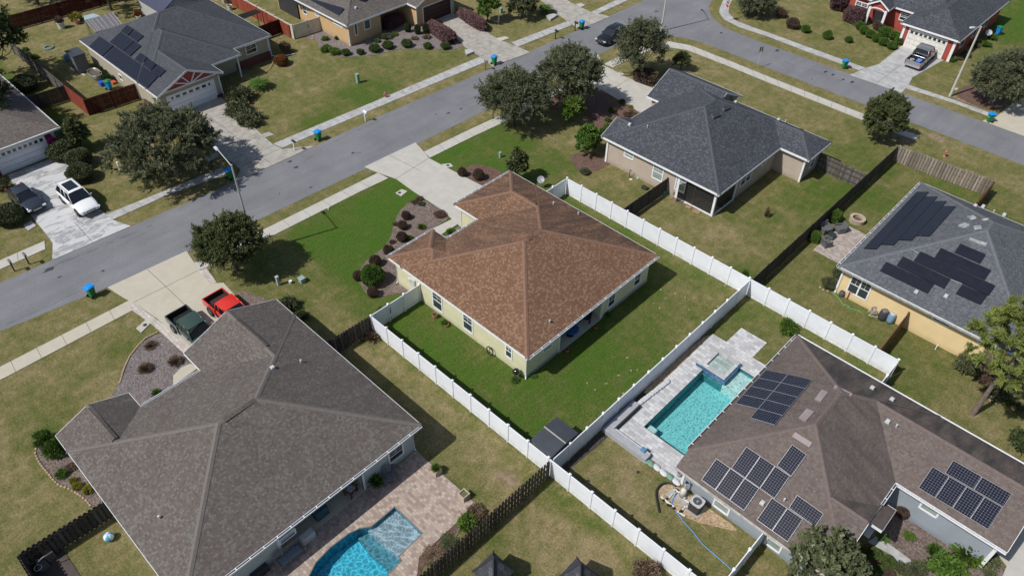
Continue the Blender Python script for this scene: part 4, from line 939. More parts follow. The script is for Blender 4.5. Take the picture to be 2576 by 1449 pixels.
# ------------------------------------------------------------------ pools and paving
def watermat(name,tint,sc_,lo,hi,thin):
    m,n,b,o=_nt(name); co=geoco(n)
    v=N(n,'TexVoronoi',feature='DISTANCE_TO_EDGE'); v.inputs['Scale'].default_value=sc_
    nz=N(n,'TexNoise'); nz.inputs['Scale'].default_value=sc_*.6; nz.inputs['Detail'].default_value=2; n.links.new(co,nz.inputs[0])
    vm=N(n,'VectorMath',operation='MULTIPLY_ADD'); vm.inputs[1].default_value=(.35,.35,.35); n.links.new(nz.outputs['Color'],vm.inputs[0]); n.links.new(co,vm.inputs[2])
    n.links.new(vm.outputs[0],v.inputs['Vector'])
    r=ramp(n,v.outputs['Distance'],[(0,(hi,hi,hi)),(thin,(hi*.75+lo*.25,)*3),(thin*3.2,(lo,lo,lo))]).outputs[0]  # bright caustic light net painted into the water's transmitted colour
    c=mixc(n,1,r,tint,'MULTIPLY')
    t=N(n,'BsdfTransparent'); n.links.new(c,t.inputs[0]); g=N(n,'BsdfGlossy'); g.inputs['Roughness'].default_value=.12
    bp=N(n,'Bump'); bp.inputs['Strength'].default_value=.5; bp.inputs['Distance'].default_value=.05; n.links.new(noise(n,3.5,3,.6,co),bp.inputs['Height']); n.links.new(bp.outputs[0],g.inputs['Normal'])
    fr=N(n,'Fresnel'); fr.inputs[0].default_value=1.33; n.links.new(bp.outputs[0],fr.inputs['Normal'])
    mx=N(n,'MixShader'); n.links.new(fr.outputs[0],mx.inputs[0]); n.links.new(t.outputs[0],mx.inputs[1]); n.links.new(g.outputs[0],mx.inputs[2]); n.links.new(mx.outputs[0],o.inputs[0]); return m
WAT1=watermat('water_curved_pool',(.96,1,1),2.7,.6,1.0,.05); WAT2=watermat('water_rect_pool',(.95,1,1),4.5,.45,1.0,.15); WATS=watermat('water_spa',(.9,1,.97),5,.85,1.0,.08)
P1C=simple('pool_plaster_blue',(.075,.60,.80),(.055,.54,.74),2,.6); P1S=simple('pool_shelf_pale',(.40,.52,.59),(.34,.46,.53),9,.6); P1W=simple('pool_wall_blue',(.035,.26,.38),None,2,.6)
P2C=simple('pool_plaster_aqua',(.20,.60,.61),(.17,.55,.57),3,.6); P2S=simple('pool_shelf_aqua',(.52,.74,.73),None,8,.6); P2W=simple('pool_tile_teal',(.03,.22,.25),None,6,.5)
HL=[(p.x,p.y) for p in POOL1]
_sh=[G('12',1045,930),G('12',1255,1130),G('12',1080,1300),G('12',930,1170),G('12',840,1090)]
t=empty('swimming_pool',(G('12',900,1250).x,G('12',900,1250).y,0),'curved blue swimming pool with a pale rippled shelf in the tan patio','swimming pool')
def basin(name,pts,zt,zb,mats,parent):
    m=MB(); m.cur=0; m.poly(pts,zb)
    m.cur=1; n_=len(pts); ar=sum(pts[i][0]*pts[(i+1)%n_][1]-pts[(i+1)%n_][0]*pts[i][1] for i in range(n_))
    for i in range(n_):
        a=pts[i];b_=pts[(i+1)%n_]; q=[(a[0],a[1],zt),(b_[0],b_[1],zt),(b_[0],b_[1],zb),(a[0],a[1],zb)]
        m.add(q,[(0,1,2,3) if ar<0 else (3,2,1,0)])
    return m.build(name,mats,parent)
basin('basin',HL,.04,-1.05,[P1C,P1W],t)
m=MB(); m.poly([(p.x,p.y) for p in _sh],-.3,thick=.9); m.build('shelf',P1S,t)
m=MB(); m.poly([(p.x,p.y) for p in [G('12',1080,1300),G('12',930,1170),G('12',840,1090),G('12',760,1125),G('12',850,1240),G('12',960,1330),G('12',1020,1449),G('12',1098,1335)]],-.62,thick=.6); m.build('step',simple('pool_step_blue',(.10,.33,.42),None,6,.6),t)
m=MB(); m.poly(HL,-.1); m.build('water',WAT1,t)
PAT=[(-7.85,-4.95),(-1.98,-4.87),(-.35,-8.0),(G('12',1660,910).x,G('12',1660,910).y),(-1.0,-10.3)]
PAT=[G('12',1205,505),G('12',1662,912),G('12',1230,1310),G('12',1215,1449),(1.0,-14.5),(-2,-24),(-7.85,-24)]
PAT=[((p.x,p.y) if hasattr(p,'x') else p) for p in PAT]
m=MB(); m.poly(PAT,.06,[HL],.1); tag(m.build('patio',PAVT),'tan brick-paved patio round the curved pool',kind='structure')
# coping lines of pool 1
cp=MB()
for i in range(len(HL)):
    a=Vector((*HL[i],0));b_=Vector((*HL[(i+1)%len(HL)],0)); cp.box(((a.x+b_.x)/2,(a.y+b_.y)/2,.055),((b_-a).length+.02,.06,.04),math.atan2((b_-a).y,(b_-a).x))
cp.build('coping',simple('coping_dark',(.20,.17,.15),None,5,.8),t)
t=empty('swimming_pool',(3.7,11.5,0),'rectangular turquoise swimming pool in the pale grey deck','swimming pool')
RP=[(2.0,7.5),(5.5,7.5),(5.5,16.9),(3.75,16.9),(3.75,14.9),(2.0,14.9)]
basin('basin',RP,.04,-1.15,[P2C,P2W],t); m=MB(); m.poly([(3.75,14.9),(5.5,14.9),(5.5,16.9),(3.75,16.9)],-.3,thick=.85); m.build('shelf',P2S,t)
m=MB(); m.bb(2.05,7.55,-1.1,2.75,8.3,-.35); m.build('seat',P2S,t,bevel=.1)
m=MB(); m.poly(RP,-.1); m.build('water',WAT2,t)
DK=[(.5,18.45),(4.9,18.5),(6.0,18.5),(6.5,18.5),(6.5,5.6),(5.6,5.3),(4.6,5.7),(.6,5.7)]
SPH=[(1.7,14.9),(3.75,14.9),(3.75,17.15),(1.7,17.15)]
m=MB(); m.poly(DK,.06,[[(2.0,7.5),(5.5,7.5),(5.5,16.9),(3.75,16.9),(3.75,14.9),(2.0,14.9)]],.1); tag(m.build('patio',PAVW),'pale grey paver deck round the rectangular pool',kind='structure')
m=MB(); m.poly(GP('21',[(1730,1030),(1925,1143),(1815,1255),(1620,1135)]),.05,thick=.1); tag(m.build('patio',PAVW),'small square pad of pale pavers joining the pool deck',kind='structure')
t=empty('hot_tub',(2.7,16,0),'raised square spa with a blue tiled front, at the head of the rectangular pool','hot tub')
TB=simple('tile_navy',(.02,.07,.16),(.06,.16,.30),9,.25)
m=MB(); x0,x1,y0,y1=1.72,3.72,14.95,17.1; i0,i1,j0,j1=1.98,3.48,15.28,16.95
m.cur=0
for a in ((x0,y0,x1,j0),(x0,j1,x1,y1),(x0,j0,i0,j1),(i1,j0,x1,j1)): m.bb(a[0],a[1],-.6,a[2],a[3],.22)
m.cur=0
for a in ((x0-.03,y0-.03,x1+.03,j0),(x0-.03,j1,x1+.03,y1+.03),(x0-.03,j0,i0,j1),(i1,j0,x1+.03,j1)): m.bb(a[0],a[1],.22,a[2],a[3],.28)
m.cur=1; m.bb(1.35,14.8,-.14,3.9,14.87,.27); m.bb(3.76,14.9,-.14,3.9,17.2,.2); m.cur=0; m.bb(1.5,14.88,.07,1.7,14.94,.2)
m.build('surround',[PAVW,TB],t)
m=MB(); m.bb(i0,j0,-.5,i1,j1,-.45); m.bb(i0,j0,-.45,i0+.35,j1,-.05);m.bb(i1-.35,j0,-.45,i1,j1,-.05);m.bb(i0+.35,j1-.35,-.45,i1-.35,j1,-.052);m.bb(i0+.35,j0,-.45,i1-.35,j0+.3,-.053); m.build('seat',simple('spa_seat',(.20,.42,.42),(.16,.37,.38),5,.6),t)
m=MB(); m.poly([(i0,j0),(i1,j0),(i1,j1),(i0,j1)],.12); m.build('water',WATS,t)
m=MB(); m.poly(GP('31',[(340,440),(575,245),(745,330),(540,545)]),.05,thick=.1); tag(m.build('patio',PAVP),'pinkish-grey paver patio with wicker seats',kind='structure')
# mulch beds
def mulch(name,ca,cb,sc_=14):
    m,n,b,o=_nt(name); co=geoco(n); mp=N(n,'Mapping'); mp.inputs['Scale'].default_value=(.55,1.3,1); mp.inputs['Rotation'].default_value=(0,0,.7); n.links.new(co,mp.inputs[0])
    f=noise(n,sc_,5,.85,mp.outputs[0]); col=ramp(n,f,[(.36,tuple(x*.25 for x in ca)),(.48,ca),(.60,cb)]).outputs[0]
    col=mixc(n,.5,col,ramp(n,noise(n,1.5,4,.6,co),[(.3,(.7,.7,.7)),(.7,(1.2,1.2,1.2))]).outputs[0],'MULTIPLY')
    n.links.new(col,b.inputs['Base Color']); b.inputs['Roughness'].default_value=.95; bump(n,b,f,1,.06); return m
MU=mulch('mulch_brown',(.135,.097,.08),(.33,.265,.23)); MUR=mulch('mulch_reddish',(.12,.065,.048),(.22,.14,.11)); MUG=mulch('mulch_grey',(.150,.122,.118),(.34,.30,.29)); GRV=mulch('gravel_gold',(.38,.27,.15),(.66,.53,.37),14); MUD=mulch('mulch_dark',(.05,.04,.035),(.11,.09,.08))
def bed(pts,mat,label,z=.03,k=None,name='mulch_bed'):
    if k: pts=GP(k,pts)
    # round the outline a little
    P=[Vector((p[0],p[1])) for p in pts]; Q=[]
    for i in range(len(P)):
        a,b_=P[i],P[(i+1)%len(P)]; Q+= [a*.78+b_*.22,a*.22+b_*.78]
    m=MB(); m.poly(Q,z,thick=.04); return tag(m.build(name,mat),label,kind='stuff')
bed(GP('11',[(1240,50),(1400,135),(1480,190),(1330,285),(1440,350),(1540,250),(1545,290)])+[(-21.3,9.4),(-21.3,5.0),(-18.5,4.95)]+GP('11',[(1100,760),(1000,785),(900,800),(820,760),(775,670),(775,600),(850,500),(950,440),(1020,350),(1040,250),(1080,150),(1160,80)]),MU,'brown mulch bed along the front of the brown-roofed house')
bed(GP('01',[(1195,1062),(1290,1115),(1380,1210)])+[(-22.0,-12.2),(-21.3,-12.6),(-21.2,-17)]+[G('02',960,95),G('02',830,110),G('01',905,1440),G('01',950,1290),G('01',1030,1170)],MUG,'grey mulch bed in front of the grey-brown house')
bed([(270,480),(290,600),(380,700),(450,770),(510,790),(600,850),(675,930),(850,990),(850,800),(560,570),(420,380),(500,320)],MU,'mulch strip down the lawn side of the grey-brown house',k='02')
bed([(350,290),(500,225),(620,180)]+[(700,320),(880,260),(1100,170),(1290,150),(1420,190),(1575,355),(1480,380),(1300,370),(1100,372),(950,408),(800,430),(620,435),(480,380),(470,310)],MUG,'wood-chip bed with round shrubs before the orange-tan house',k='10')
bed([(650,670),(970,840),(905,905),(770,965),(700,1000),(620,960),(560,860),(300,830),(280,720)],MUR,'reddish mulch bed between the oaks and the beige house',k='20')
bed([(435,1190),(520,1150),(760,1215),(720,1260),(600,1300),(500,1290)],MUR,'mulch under the bushy shrub at the beige house corner',k='20')
bed([(1540,1340),(1600,1240),(1780,1260),(1900,1330),(1880,1449),(1600,1400)],MUR,'mulch under the two brown ball shrubs by the pale driveway',k='10')
bed([(960,960),(1080,960),(1420,1180),(1640,1290),(1800,1390),(1760,1500),(1150,1500),(900,1200),(850,1050)],MU,'mulch bed in the corner of the blue-grey house',k='32')
bed([(990,300),(1130,380),(1130,470),(1260,540),(1260,700),(900,700),(900,400)],MUR,'mulch under the clipped round shrubs',.028,k='z')
bed([(1230,140),(1590,90),(1640,210),(1600,300),(1310,240)],MUR,'reddish bed by the front window of the red house',k='30') if False else None
bed([(1400,720),(1500,640),(1650,650),(1830,780),(1700,840),(1560,800)],MUR,'bare leaf litter under the oak at the right edge',k='30')
bed([(1095,820),(1150,750),(1230,765),(1340,830),(1480,935),(1700,1090),(1680,1115),(1560,1080),(1360,1035),(1180,920)],GRV,'golden gravel round the pool pump and air conditioner',k='22')
bed([(1,16.9),(1.2,14),(.6,10),(-.0,10),(.1,17.5),(.5,18.4)],GRV,'narrow gold gravel edge between fence and pool deck',.026)
bed([(.12,.3),(.5,.5),(.8,5.2),(.3,8.8),(.45,16),(.12,19),(.08,10)],MUD,'dark soil strip at the foot of the white fence',.022)
bed([(260,120),(330,240),(500,310),(520,230),(400,110)],MUD,'dark soil under the fence of the screened yard',k='31') if False else None
bed([(355,290),(420,250),(500,225),(530,240),(470,300)],MUR,'reddish mulch at the foot of the cream gate',.026,k='10')
bed([(1630,940),(1750,950),(1550,1110),(1480,1180),(1370,1250),(1260,1370),(1240,1449),(1215,1449),(1225,1310),(1400,1160)],MUR,'weedy soil strip between patio and wooden fence',k='12')
bed([(1200,60),(1390,130),(1520,180),(1560,150),(1340,60),(1250,20)],MU,'mulch along the curved porch screen',k='21')
bed([(1370,1240),(1440,1240),(1700,1380),(1860,1449),(1934,1449),(1934,1400),(1700,1290),(1560,1200)],MUR,'mulch under the shrubs by the yellow wall',k='31')
bed(GP('01',[(1770,755),(1850,750),(1934,790)])+[G('11',60,800),G('11',150,850),(-22,-5),(-24,-5),(-25.5,-5.2)],MU,'small mulch bed beside the red pickup')
# ------------------------------------------------------------------ vegetation
rng=np.random.default_rng(11)
def quads(name,P,A,B,tint,mats,midx=None,extra=None):
    n=len(P); V=np.empty((n,4,3)); V[:,0]=P-A-B; V[:,1]=P+A-B; V[:,2]=P+A+B; V[:,3]=P-A+B
    V=V.reshape(-1,3); nv=len(V); F=np.arange(nv).reshape(-1,4); ev,ef=(extra if extra else ([],[]))
    allv=np.vstack([V,np.array(ev).reshape(-1,3)]) if len(ev) else V
    me=bpy.data.meshes.new(name); me.vertices.add(len(allv)); me.vertices.foreach_set('co',allv.ravel().astype(np.float32))
    idx=list(F.ravel()); st=list(range(0,nv,4)); tot=[4]*n
    c=nv
    for f in ef: st.append(c); tot.append(len(f)); idx+= [nv+i for i in f]; c+=len(f)
    me.loops.add(len(idx)); me.polygons.add(len(st)); me.loops.foreach_set('vertex_index',np.array(idx,dtype=np.int32))
    me.polygons.foreach_set('loop_start',np.array(st,dtype=np.int32)); me.polygons.foreach_set('loop_total',np.array(tot,dtype=np.int32))
    for m in mats: me.materials.append(m)
    if len(ef): me.polygons.foreach_set('material_index',np.array([0]*n+[1]*len(ef),dtype=np.int32))
    me.update(); a=me.attributes.new('tint','FLOAT','FACE'); a.data.foreach_set('value',np.concatenate([tint,np.zeros(len(ef))]).astype(np.float32))
    return me
def unit(n,r=None):
    r=r or rng; v=r.normal(size=(n,3)); return v/np.linalg.norm(v,axis=1,keepdims=True)
def leafquads(P,D,ln,wd,r,spread=.8):
    n=len(P); a=D+unit(n,r)*spread; a/=np.linalg.norm(a,axis=1,keepdims=True)
    b=np.cross(a,unit(n,r)); b/=np.linalg.norm(b,axis=1,keepdims=True)+1e-9
    s=r.uniform(.65,1.35,(n,1)); return a*ln/2*s,b*wd/2*s
BARK=simple('bark',(.10,.085,.07),(.05,.042,.035),7,.95,bmp=.6,bscale=20); PBARK=simple('pine_bark',(.22,.165,.14),(.12,.09,.08),6,.95,bmp=.8,bscale=10)
L_OAK=leafmat('leaf_oak',(.045,.053,.026),(.195,.212,.118),.35); L_OAK2=leafmat('leaf_oak_green',(.036,.048,.017),(.155,.180,.072),.35)
L_MAG=leafmat('leaf_magnolia',(.022,.032,.012),(.15,.17,.085),.1,.45); L_PINE=leafmat('leaf_pine',(.06,.08,.022),(.30,.35,.09),.3)
L_LIME=leafmat('leaf_lime',(.035,.075,.010),(.17,.27,.045),.3); L_GRN=leafmat('leaf_green',(.028,.062,.010),(.125,.225,.035),.25)
L_BALL=leafmat('leaf_box',(.035,.058,.014),(.125,.175,.045),.15); L_BRN=leafmat('leaf_bronze',(.045,.030,.022),(.165,.110,.078),.12)
L_PUR=leafmat('leaf_plum',(.055,.028,.030),(.175,.095,.095),.15); L_RUST=leafmat('leaf_rust',(.05,.05,.012),(.32,.10,.03),.15); L_OLV=leafmat('leaf_olive',(.040,.050,.020),(.150,.165,.080),.2)
L_YEL=leafmat('leaf_yellow',(.09,.10,.02),(.42,.38,.06),.3); L_DRY=leafmat('leaf_dry',(.09,.06,.04),(.24,.17,.11),.1); L_DK=leafmat('leaf_dark',(.016,.026,.010),(.075,.105,.034),.15)
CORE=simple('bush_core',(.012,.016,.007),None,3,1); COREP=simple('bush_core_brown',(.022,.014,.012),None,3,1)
def tree(k,x,y,zc,r,rz,label,mat=L_OAK,n=13000,cl=70,seed=1,ln=.17,wd=.062,name='oak_tree',bark=BARK,twig=.95,lean=(0,0),cat='tree',up=.25,group=None):
    cl=int(cl*1.9); n=int(n*2.1); twig*=.92
    q=G(k,x,y,zc); g=np.random.default_rng(seed); base=Vector((q.x-lean[0],q.y-lean[1],0))
    t=empty(name,base,label,cat,group)
    d=unit(cl,g); d[:,2]=np.where(d[:,2]<-.55,-d[:,2]*.6,d[:,2]); rr=g.uniform(.45,.92,cl)**.7
    C=d*rr[:,None]*np.array([r-twig*.6,r-twig*.6,rz-twig*.45]); C*=g.uniform(.85,1.12,(cl,1)); C+= np.array([lean[0],lean[1],zc])
    ctr=np.array([lean[0],lean[1],zc-rz*.5])
    per=n//cl; tw=7; P=[];D=[];TT=[]
    for c in C:
        out=(c-ctr); out/=np.linalg.norm(out)+1e-6; tb=g.uniform(0,1)
        for _ in range(tw):
            dr=out*.55+unit(1,g)[0]*.85+np.array([0,0,up]); dr/=np.linalg.norm(dr); L=twig*g.uniform(.5,1.25)
            m=per//tw; s=g.uniform(0,1,m)**.8; 
            pp=c+np.outer(s,dr)*L+g.normal(0,.055*twig+.03,(m,3)); pp[:,2]-= (s**2)*L*.12
            P.append(pp);D.append(np.tile(dr,(m,1)));TT.append(np.clip(.2+.55*tb+.25*g.uniform(size=m)+.12*s,0,1))
    P=np.vstack(P);D=np.vstack(D);TT=np.concatenate(TT); A,B=leafquads(P,D,ln,wd,g)
    me=quads('crown',P,A,B,TT,[mat]); o=bpy.data.objects.new('crown',me); COL.objects.link(o); o.parent=t
    m=MB(); tr=.035*r+.03; split=max(.6,zc-rz*.75)
    m.tube([(0,0,-.05),(lean[0]*.2,lean[1]*.2,split*.6),(lean[0]*.5,lean[1]*.5,split)],[tr*1.25,tr,tr*.85],8)
    for c in C[::max(1,cl//16)]:
        s0=Vector((lean[0]*.5,lean[1]*.5,split)); e=Vector(c); mid=(s0*.5+e*.5)+Vector((0,0,-.1*r))
        m.tube([s0,mid,s0*.25+e*.75],[tr*.45,tr*.25,tr*.08],5)
    m.build('trunk',bark,t,world=False); return t
def ellips(sx,sy,sz,z0,n=10):
    vs=[];fs=[]
    for i in range(n+1):
        ph=-math.pi/2+math.pi*i/n
        for j in range(n*2):
            th=math.pi*j/n; vs.append((sx*math.cos(ph)*math.cos(th),sy*math.cos(ph)*math.sin(th),z0+sz*math.sin(ph)))
    w_=n*2
    for i in range(n):
        for j in range(w_): fs.append((i*w_+j,i*w_+(j+1)%w_,(i+1)*w_+(j+1)%w_,(i+1)*w_+j))
    return vs,fs
_bm={}
def bushmesh(kind,mat,var,core):
    key=(kind,mat.name,var)
    if key in _bm: return _bm[key]
    g=np.random.default_rng(hash((kind,var))%1000+var*7 if False else {'ball':1,'loose':2,'box':3,'tuft':4,'spiky':5,'leafy':6,'fan':8}[kind]*100+var)
    if kind in('ball','box'):
        n=7000; d=unit(n,g)
        if kind=='box': s=np.max(np.abs(d),axis=1,keepdims=True)**.7; P=d/s*.86
        else: P=d.copy()
        bump_=1+.05*np.sin(5*d[:,:1]+var)+.05*np.sin(6*d[:,1:2]+2*var)+.04*np.sin(9*d[:,2:]+var)
        P=P*bump_*g.uniform(.86,1.02,(n,1)); P[:,2]=P[:,2]*.5+.5; P=P[P[:,2]>-.02]; n=len(P)
        D=P-np.array([0,0,.4]); D/=np.linalg.norm(D,axis=1,keepdims=True); A,B=leafquads(P,D,.085,.045,g,.9)
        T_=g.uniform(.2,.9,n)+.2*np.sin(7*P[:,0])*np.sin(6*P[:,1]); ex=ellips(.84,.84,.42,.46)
    elif kind in('loose','leafy'):
        cl=26; c=unit(cl,g)*g.uniform(.45,.85,(cl,1)); c[:,2]=np.abs(c[:,2])*.5+.28; n=4200 if kind=='loose' else 1700
        i=g.integers(0,cl,n); P=c[i]+g.normal(0,.15,(n,3))*np.array([1,1,.7]); P[:,2]=np.abs(P[:,2]); D=P-np.array([0,0,.1]); D/=np.linalg.norm(D,axis=1,keepdims=True)
        s_=(.12,.055) if kind=='loose' else (.22,.10)
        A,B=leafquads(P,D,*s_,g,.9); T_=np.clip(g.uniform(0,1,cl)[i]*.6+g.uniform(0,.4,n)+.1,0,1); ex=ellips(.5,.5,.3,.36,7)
    elif kind in('tuft','spiky','fan'):
        n={'tuft':420,'spiky':260,'fan':420}[kind]; d=unit(n,g); d[:,2]=np.abs(d[:,2])*(.9 if kind!='fan' else .6)+.18; d/=np.linalg.norm(d,axis=1,keepdims=True)
        P=d*.5; A=d*.5*g.uniform(.7,1.05,(n,1)); b=np.cross(d,unit(n,g)); b/=np.linalg.norm(b,axis=1,keepdims=True); B=b*{'tuft':.022,'spiky':.035,'fan':.05}[kind]; P=A.copy(); T_=g.uniform(.1,1,n); ex=([],[])
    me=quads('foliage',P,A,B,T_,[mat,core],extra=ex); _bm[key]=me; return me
_bn=[0]
def bush(k,x,y,r,h,label,kind='ball',mat=L_GRN,name='round_shrub',core=None,cat='shrub',group=None,rz=None,ry=None,z=0,at=None):
    q=Vector(at) if at else G(k,x,y,z); _bn[0]+=1
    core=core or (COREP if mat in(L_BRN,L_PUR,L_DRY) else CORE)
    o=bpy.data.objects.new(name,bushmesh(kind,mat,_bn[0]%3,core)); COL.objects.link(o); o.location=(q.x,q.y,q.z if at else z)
    o.scale=(r,ry or r,h); o.rotation_euler.z=rz if rz is not None else _bn[0]*1.3; return tag(o,label,cat,group)
tree('D',405,366,3.5,5.6,3.4,'largest broad oak, shading the stained driveway and sidewalk at left',n=36000,cl=170,seed=3)
tree('D',573,606,3.3,3.1,2.1,'roadside oak beside the left street lamp, casting shade on the bright green lawn',L_OAK2,n=22000,cl=100,seed=4)
tree('D',1293,240,3.5,4.1,2.7,'wide oak with feathery edge, nearest the brown roof of the roadside trio',n=24000,cl=100,seed=5,twig=1.15)
tree('D',1438,188,3.9,3.9,3.2,'middle oak of the roadside trio, overhanging the pale driveway',n=24000,cl=100,seed=6,twig=1.2)
tree('D',1617,118,3.9,3.3,3.2,'farthest oak of the trio, in front of the black parked car',n=16000,cl=62,seed=8,twig=1.35)
tree('D',2530,198,3.2,3.9,2.9,'dense grey-green oak by the leaning lamp post at the right edge',n=24000,cl=110,seed=9)
tree('D',2232,294,2.8,2.5,2.8,'upright olive-green tree standing alone by the street and sidewalk end',L_OAK2,n=24000,cl=95,seed=10,twig=.7,name='street_tree')
tree('z',590,520,3.0,2.3,2.3,'dark glossy-leaved magnolia with orange flecks at the bottom edge',L_MAG,n=8000,cl=80,seed=12,ln=.20,wd=.11,twig=.5,name='magnolia_tree')
tree('D',2566,870,7.2,3.6,4.6,'tall yellow-green pine with a bare straight trunk at the right edge',L_PINE,n=19000,cl=62,seed=13,ln=.30,wd=.035,twig=.55,name='pine_tree',bark=PBARK)
tree('D',-45,95,5.2,4.4,4.0,'large dark tree at the upper left corner behind the red fence',L_DK,n=15000,cl=80,seed=14,name='shade_tree')
tree('D',-70,230,5,4,3.6,'dark tree at the left edge behind the grey wooden fence',L_DK,n=9000,cl=50,seed=15,name='shade_tree')
tree('D',60,-75,4.5,5,3.6,'dark tree beyond the red fence at the top edge',L_DK,n=9000,cl=50,seed=16,name='shade_tree')
tree('D',250,-60,4.5,4,3.6,'tree at the top edge throwing shade behind the metal-roofed shelter',L_DK,n=9000,cl=50,seed=26,name='shade_tree')
tree('D',191,334,2.0,1.35,1.7,'small sparse dark tree between the warm grey house and the large oak',L_OAK2,n=3200,cl=34,seed=17,twig=.5,name='small_tree',ln=.2,wd=.1)
tree('20',462,815,1.8,1.35,1.5,'small light-green sapling in front of the middle oak',L_LIME,n=2600,cl=34,seed=18,twig=.45,name='small_tree',ln=.17,wd=.08)
tree('20',578,1060,1.7,1.45,1.75,'bushy bright green tree at the corner of the beige house',L_GRN,n=9000,cl=60,seed=19,twig=.4,name='small_tree',ln=.13,wd=.07)
tree('20',50,1240,2.0,1.15,1.7,'dark glossy little tree behind the brown roof',L_OAK2,n=4200,cl=40,seed=20,twig=.4,name='small_tree',ln=.2,wd=.1)
tree('p6',800,10,2.0,2.9,2.0,'low spreading dark tree behind the stop sign',L_OAK,n=9000,cl=50,seed=21,name='small_tree')
tree('10',1750,40,2.3,1.6,2.2,'bright green tree beside the purple hedge at the top',L_GRN,n=7000,cl=50,seed=22,name='small_tree',twig=.5)
tree('y',560,60,1.8,2.1,1.8,'grey-green bushy tree beside the top driveway',L_OLV,n=7000,cl=50,seed=23,name='small_tree',twig=.6)
tree('pn',600,880,1.6,1.3,1.9,'dark glossy shrub tree between pine trunk and yellow wall',L_MAG,n=5000,cl=40,seed=24,name='small_tree',twig=.4)
tree('20',1285,460,1.3,1.1,1.2,'loose dark shrub tree right of the farthest oak',L_OAK2,n=3000,cl=30,seed=25,name='small_tree',twig=.5)
tree('20',1800,10,2.0,1.8,1.6,'olive tree crown at the top edge above the curving sidewalk',L_OAK,n=4000,cl=30,seed=27,name='small_tree')
# hedges and shrubs
for a in [('00',500,1200,1.4,1.9,'large clipped olive shrub against the warm grey house garage','ball',L_OLV),('00',620,1250,1.2,1.7,'clipped olive shrub, the middle one behind the white car','ball',L_OLV),('00',620,1360,1.2,1.6,'clipped olive shrub nearest the white car','ball',L_OLV),
 ('01',85,235,1.25,1.8,'large clipped dark green shrub left of the dark sedan','ball',L_OLV),('00',1820,760,1.5,1.7,'loose olive shrub beside the white garage door, nearest the house','loose',L_OLV),('00',1800,860,1.4,1.5,'loose olive shrub, second along the stained driveway','loose',L_OLV),('00',1890,930,1.5,1.4,'loose olive shrub, nearest the street on the stained driveway','loose',L_OLV),
 ('10',195,490,.85,1.1,'round rusty orange-red bush on the lawn by the downspout','ball',L_RUST),('10',228,400,.7,1.6,'nearly bare brown shrub beside the rusty round bush','loose',L_DRY)]:
    bush(*a[:6],kind=a[6],mat=a[7])
for i,(x,y,r) in enumerate([(680,418,.55),(790,412,.47),(897,392,.68),(997,368,.68),(1140,355,.68),(1298,368,.52),(1430,370,.58)]):
    bush('10',x,y,r,r*1.35,['leftmost','second','third','fourth','fifth','sixth','rightmost'][i]+' of seven clipped green mounds along the wood-chip bed',mat=L_BALL,name='round_shrub',group='clipped mounds before the tan house')
for a in [('10',535,390,.75,.9,'yellow-green leafy shrub at the left tip of the wood-chip bed','loose',L_LIME),('10',600,410,.7,.8,'yellow-green leafy shrub next to the leftmost clipped mound','loose',L_LIME),('10',525,305,.5,.6,'small light shrub by the cream gate stones','loose',L_LIME),('10',612,300,.4,.5,'small grass tuft by the tan wall','tuft',L_LIME),
 ('10',915,320,.45,.5,'small green plant below the tan house windows','loose',L_GRN),('10',985,290,.8,.8,'greyish loose shrub behind the fourth clipped mound','loose',L_OLV),('10',1050,270,.45,.5,'bright green plant under the plum hedge','loose',L_LIME),('10',1200,300,.5,.4,'low pinkish plant between columnar shrubs and mounds','loose',L_DRY),('10',1290,290,.6,.45,'dry brown groundcover beside the plum hedge','loose',L_DRY),
 ('10',1148,245,.42,1.15,'dark columnar clipped shrub beside the porch hedge','ball',L_DK),('10',1222,262,.40,1.25,'tall clipped column shrub between two others','ball',L_DK),('10',1285,255,.42,1.3,'clipped column shrub touching the long plum hedge','ball',L_DK)]:
    bush(*a[:6],kind=a[6],mat=a[7],name='shrub')
def hedge(k,p,q,r,h,label,mat=L_PUR):
    a=G(k,*p);b=G(k,*q); m=(a+b)/2; d=b-a; return bush(k,0,0,d.length/2+r*.4,h,label,'box',mat,'hedge',at=(m.x,m.y,0),rz=math.atan2(d.y,d.x),ry=r,cat='hedge')
hedge('10',(985,235),(1090,180),.9,1.5,'plum-coloured hedge in the shade of the tan house porch')
hedge('10',(1310,225),(1500,345),.95,1.5,'plum-coloured hedge left of the top driveway')
hedge('10',(1530,120),(1740,250),.85,1.4,'plum-coloured hedge right of the top driveway')
hedge('h',(230,160),(240,20),1.3,2.6,'tall dark plum hedge at the top beside the red house'); hedge('h',(330,250),(540,320),1.2,2.0,'long plum hedge before the red house porch')
hedge('20',(930,600),(1090,640),1.1,1.4,'dry bronze hedge beside the pale driveway and slate roof',L_BRN)
for i,(x,y,r,m_,lb) in enumerate([(1135,205,.42,L_BRN,'bronze ball shrub at the driveway end of the curved row'),(1108,278,.42,L_BRN,'second bronze ball shrub of the curved row'),(1103,368,.47,L_BRN,'third bronze ball shrub, beside a green tuft'),(1003,470,.47,L_BRN,'bronze ball shrub nearest the brown roof corner'),(905,552,.5,L_BRN,'bronze ball shrub behind the big bright green one'),(885,785,.46,L_BRN,'bronze ball shrub at the rear tip of the curved bed'),(775,660,.44,L_BRN,'dark ball shrub half behind the big bright green one')]):
    bush('11',x,y,r,r*1.9,lb,mat=m_,group='ball shrubs in the curved front bed')
bush('11',885,690,.95,1.7,'big bright green ball shrub in the curved front bed',mat=L_LIME if False else L_GRN)
bush('10',1557,1330,.42,.95,'smaller bronze ball shrub by the pale driveway',mat=L_BRN); bush('10',1680,1355,.54,1.1,'larger bronze ball shrub by the pale driveway',mat=L_BRN)
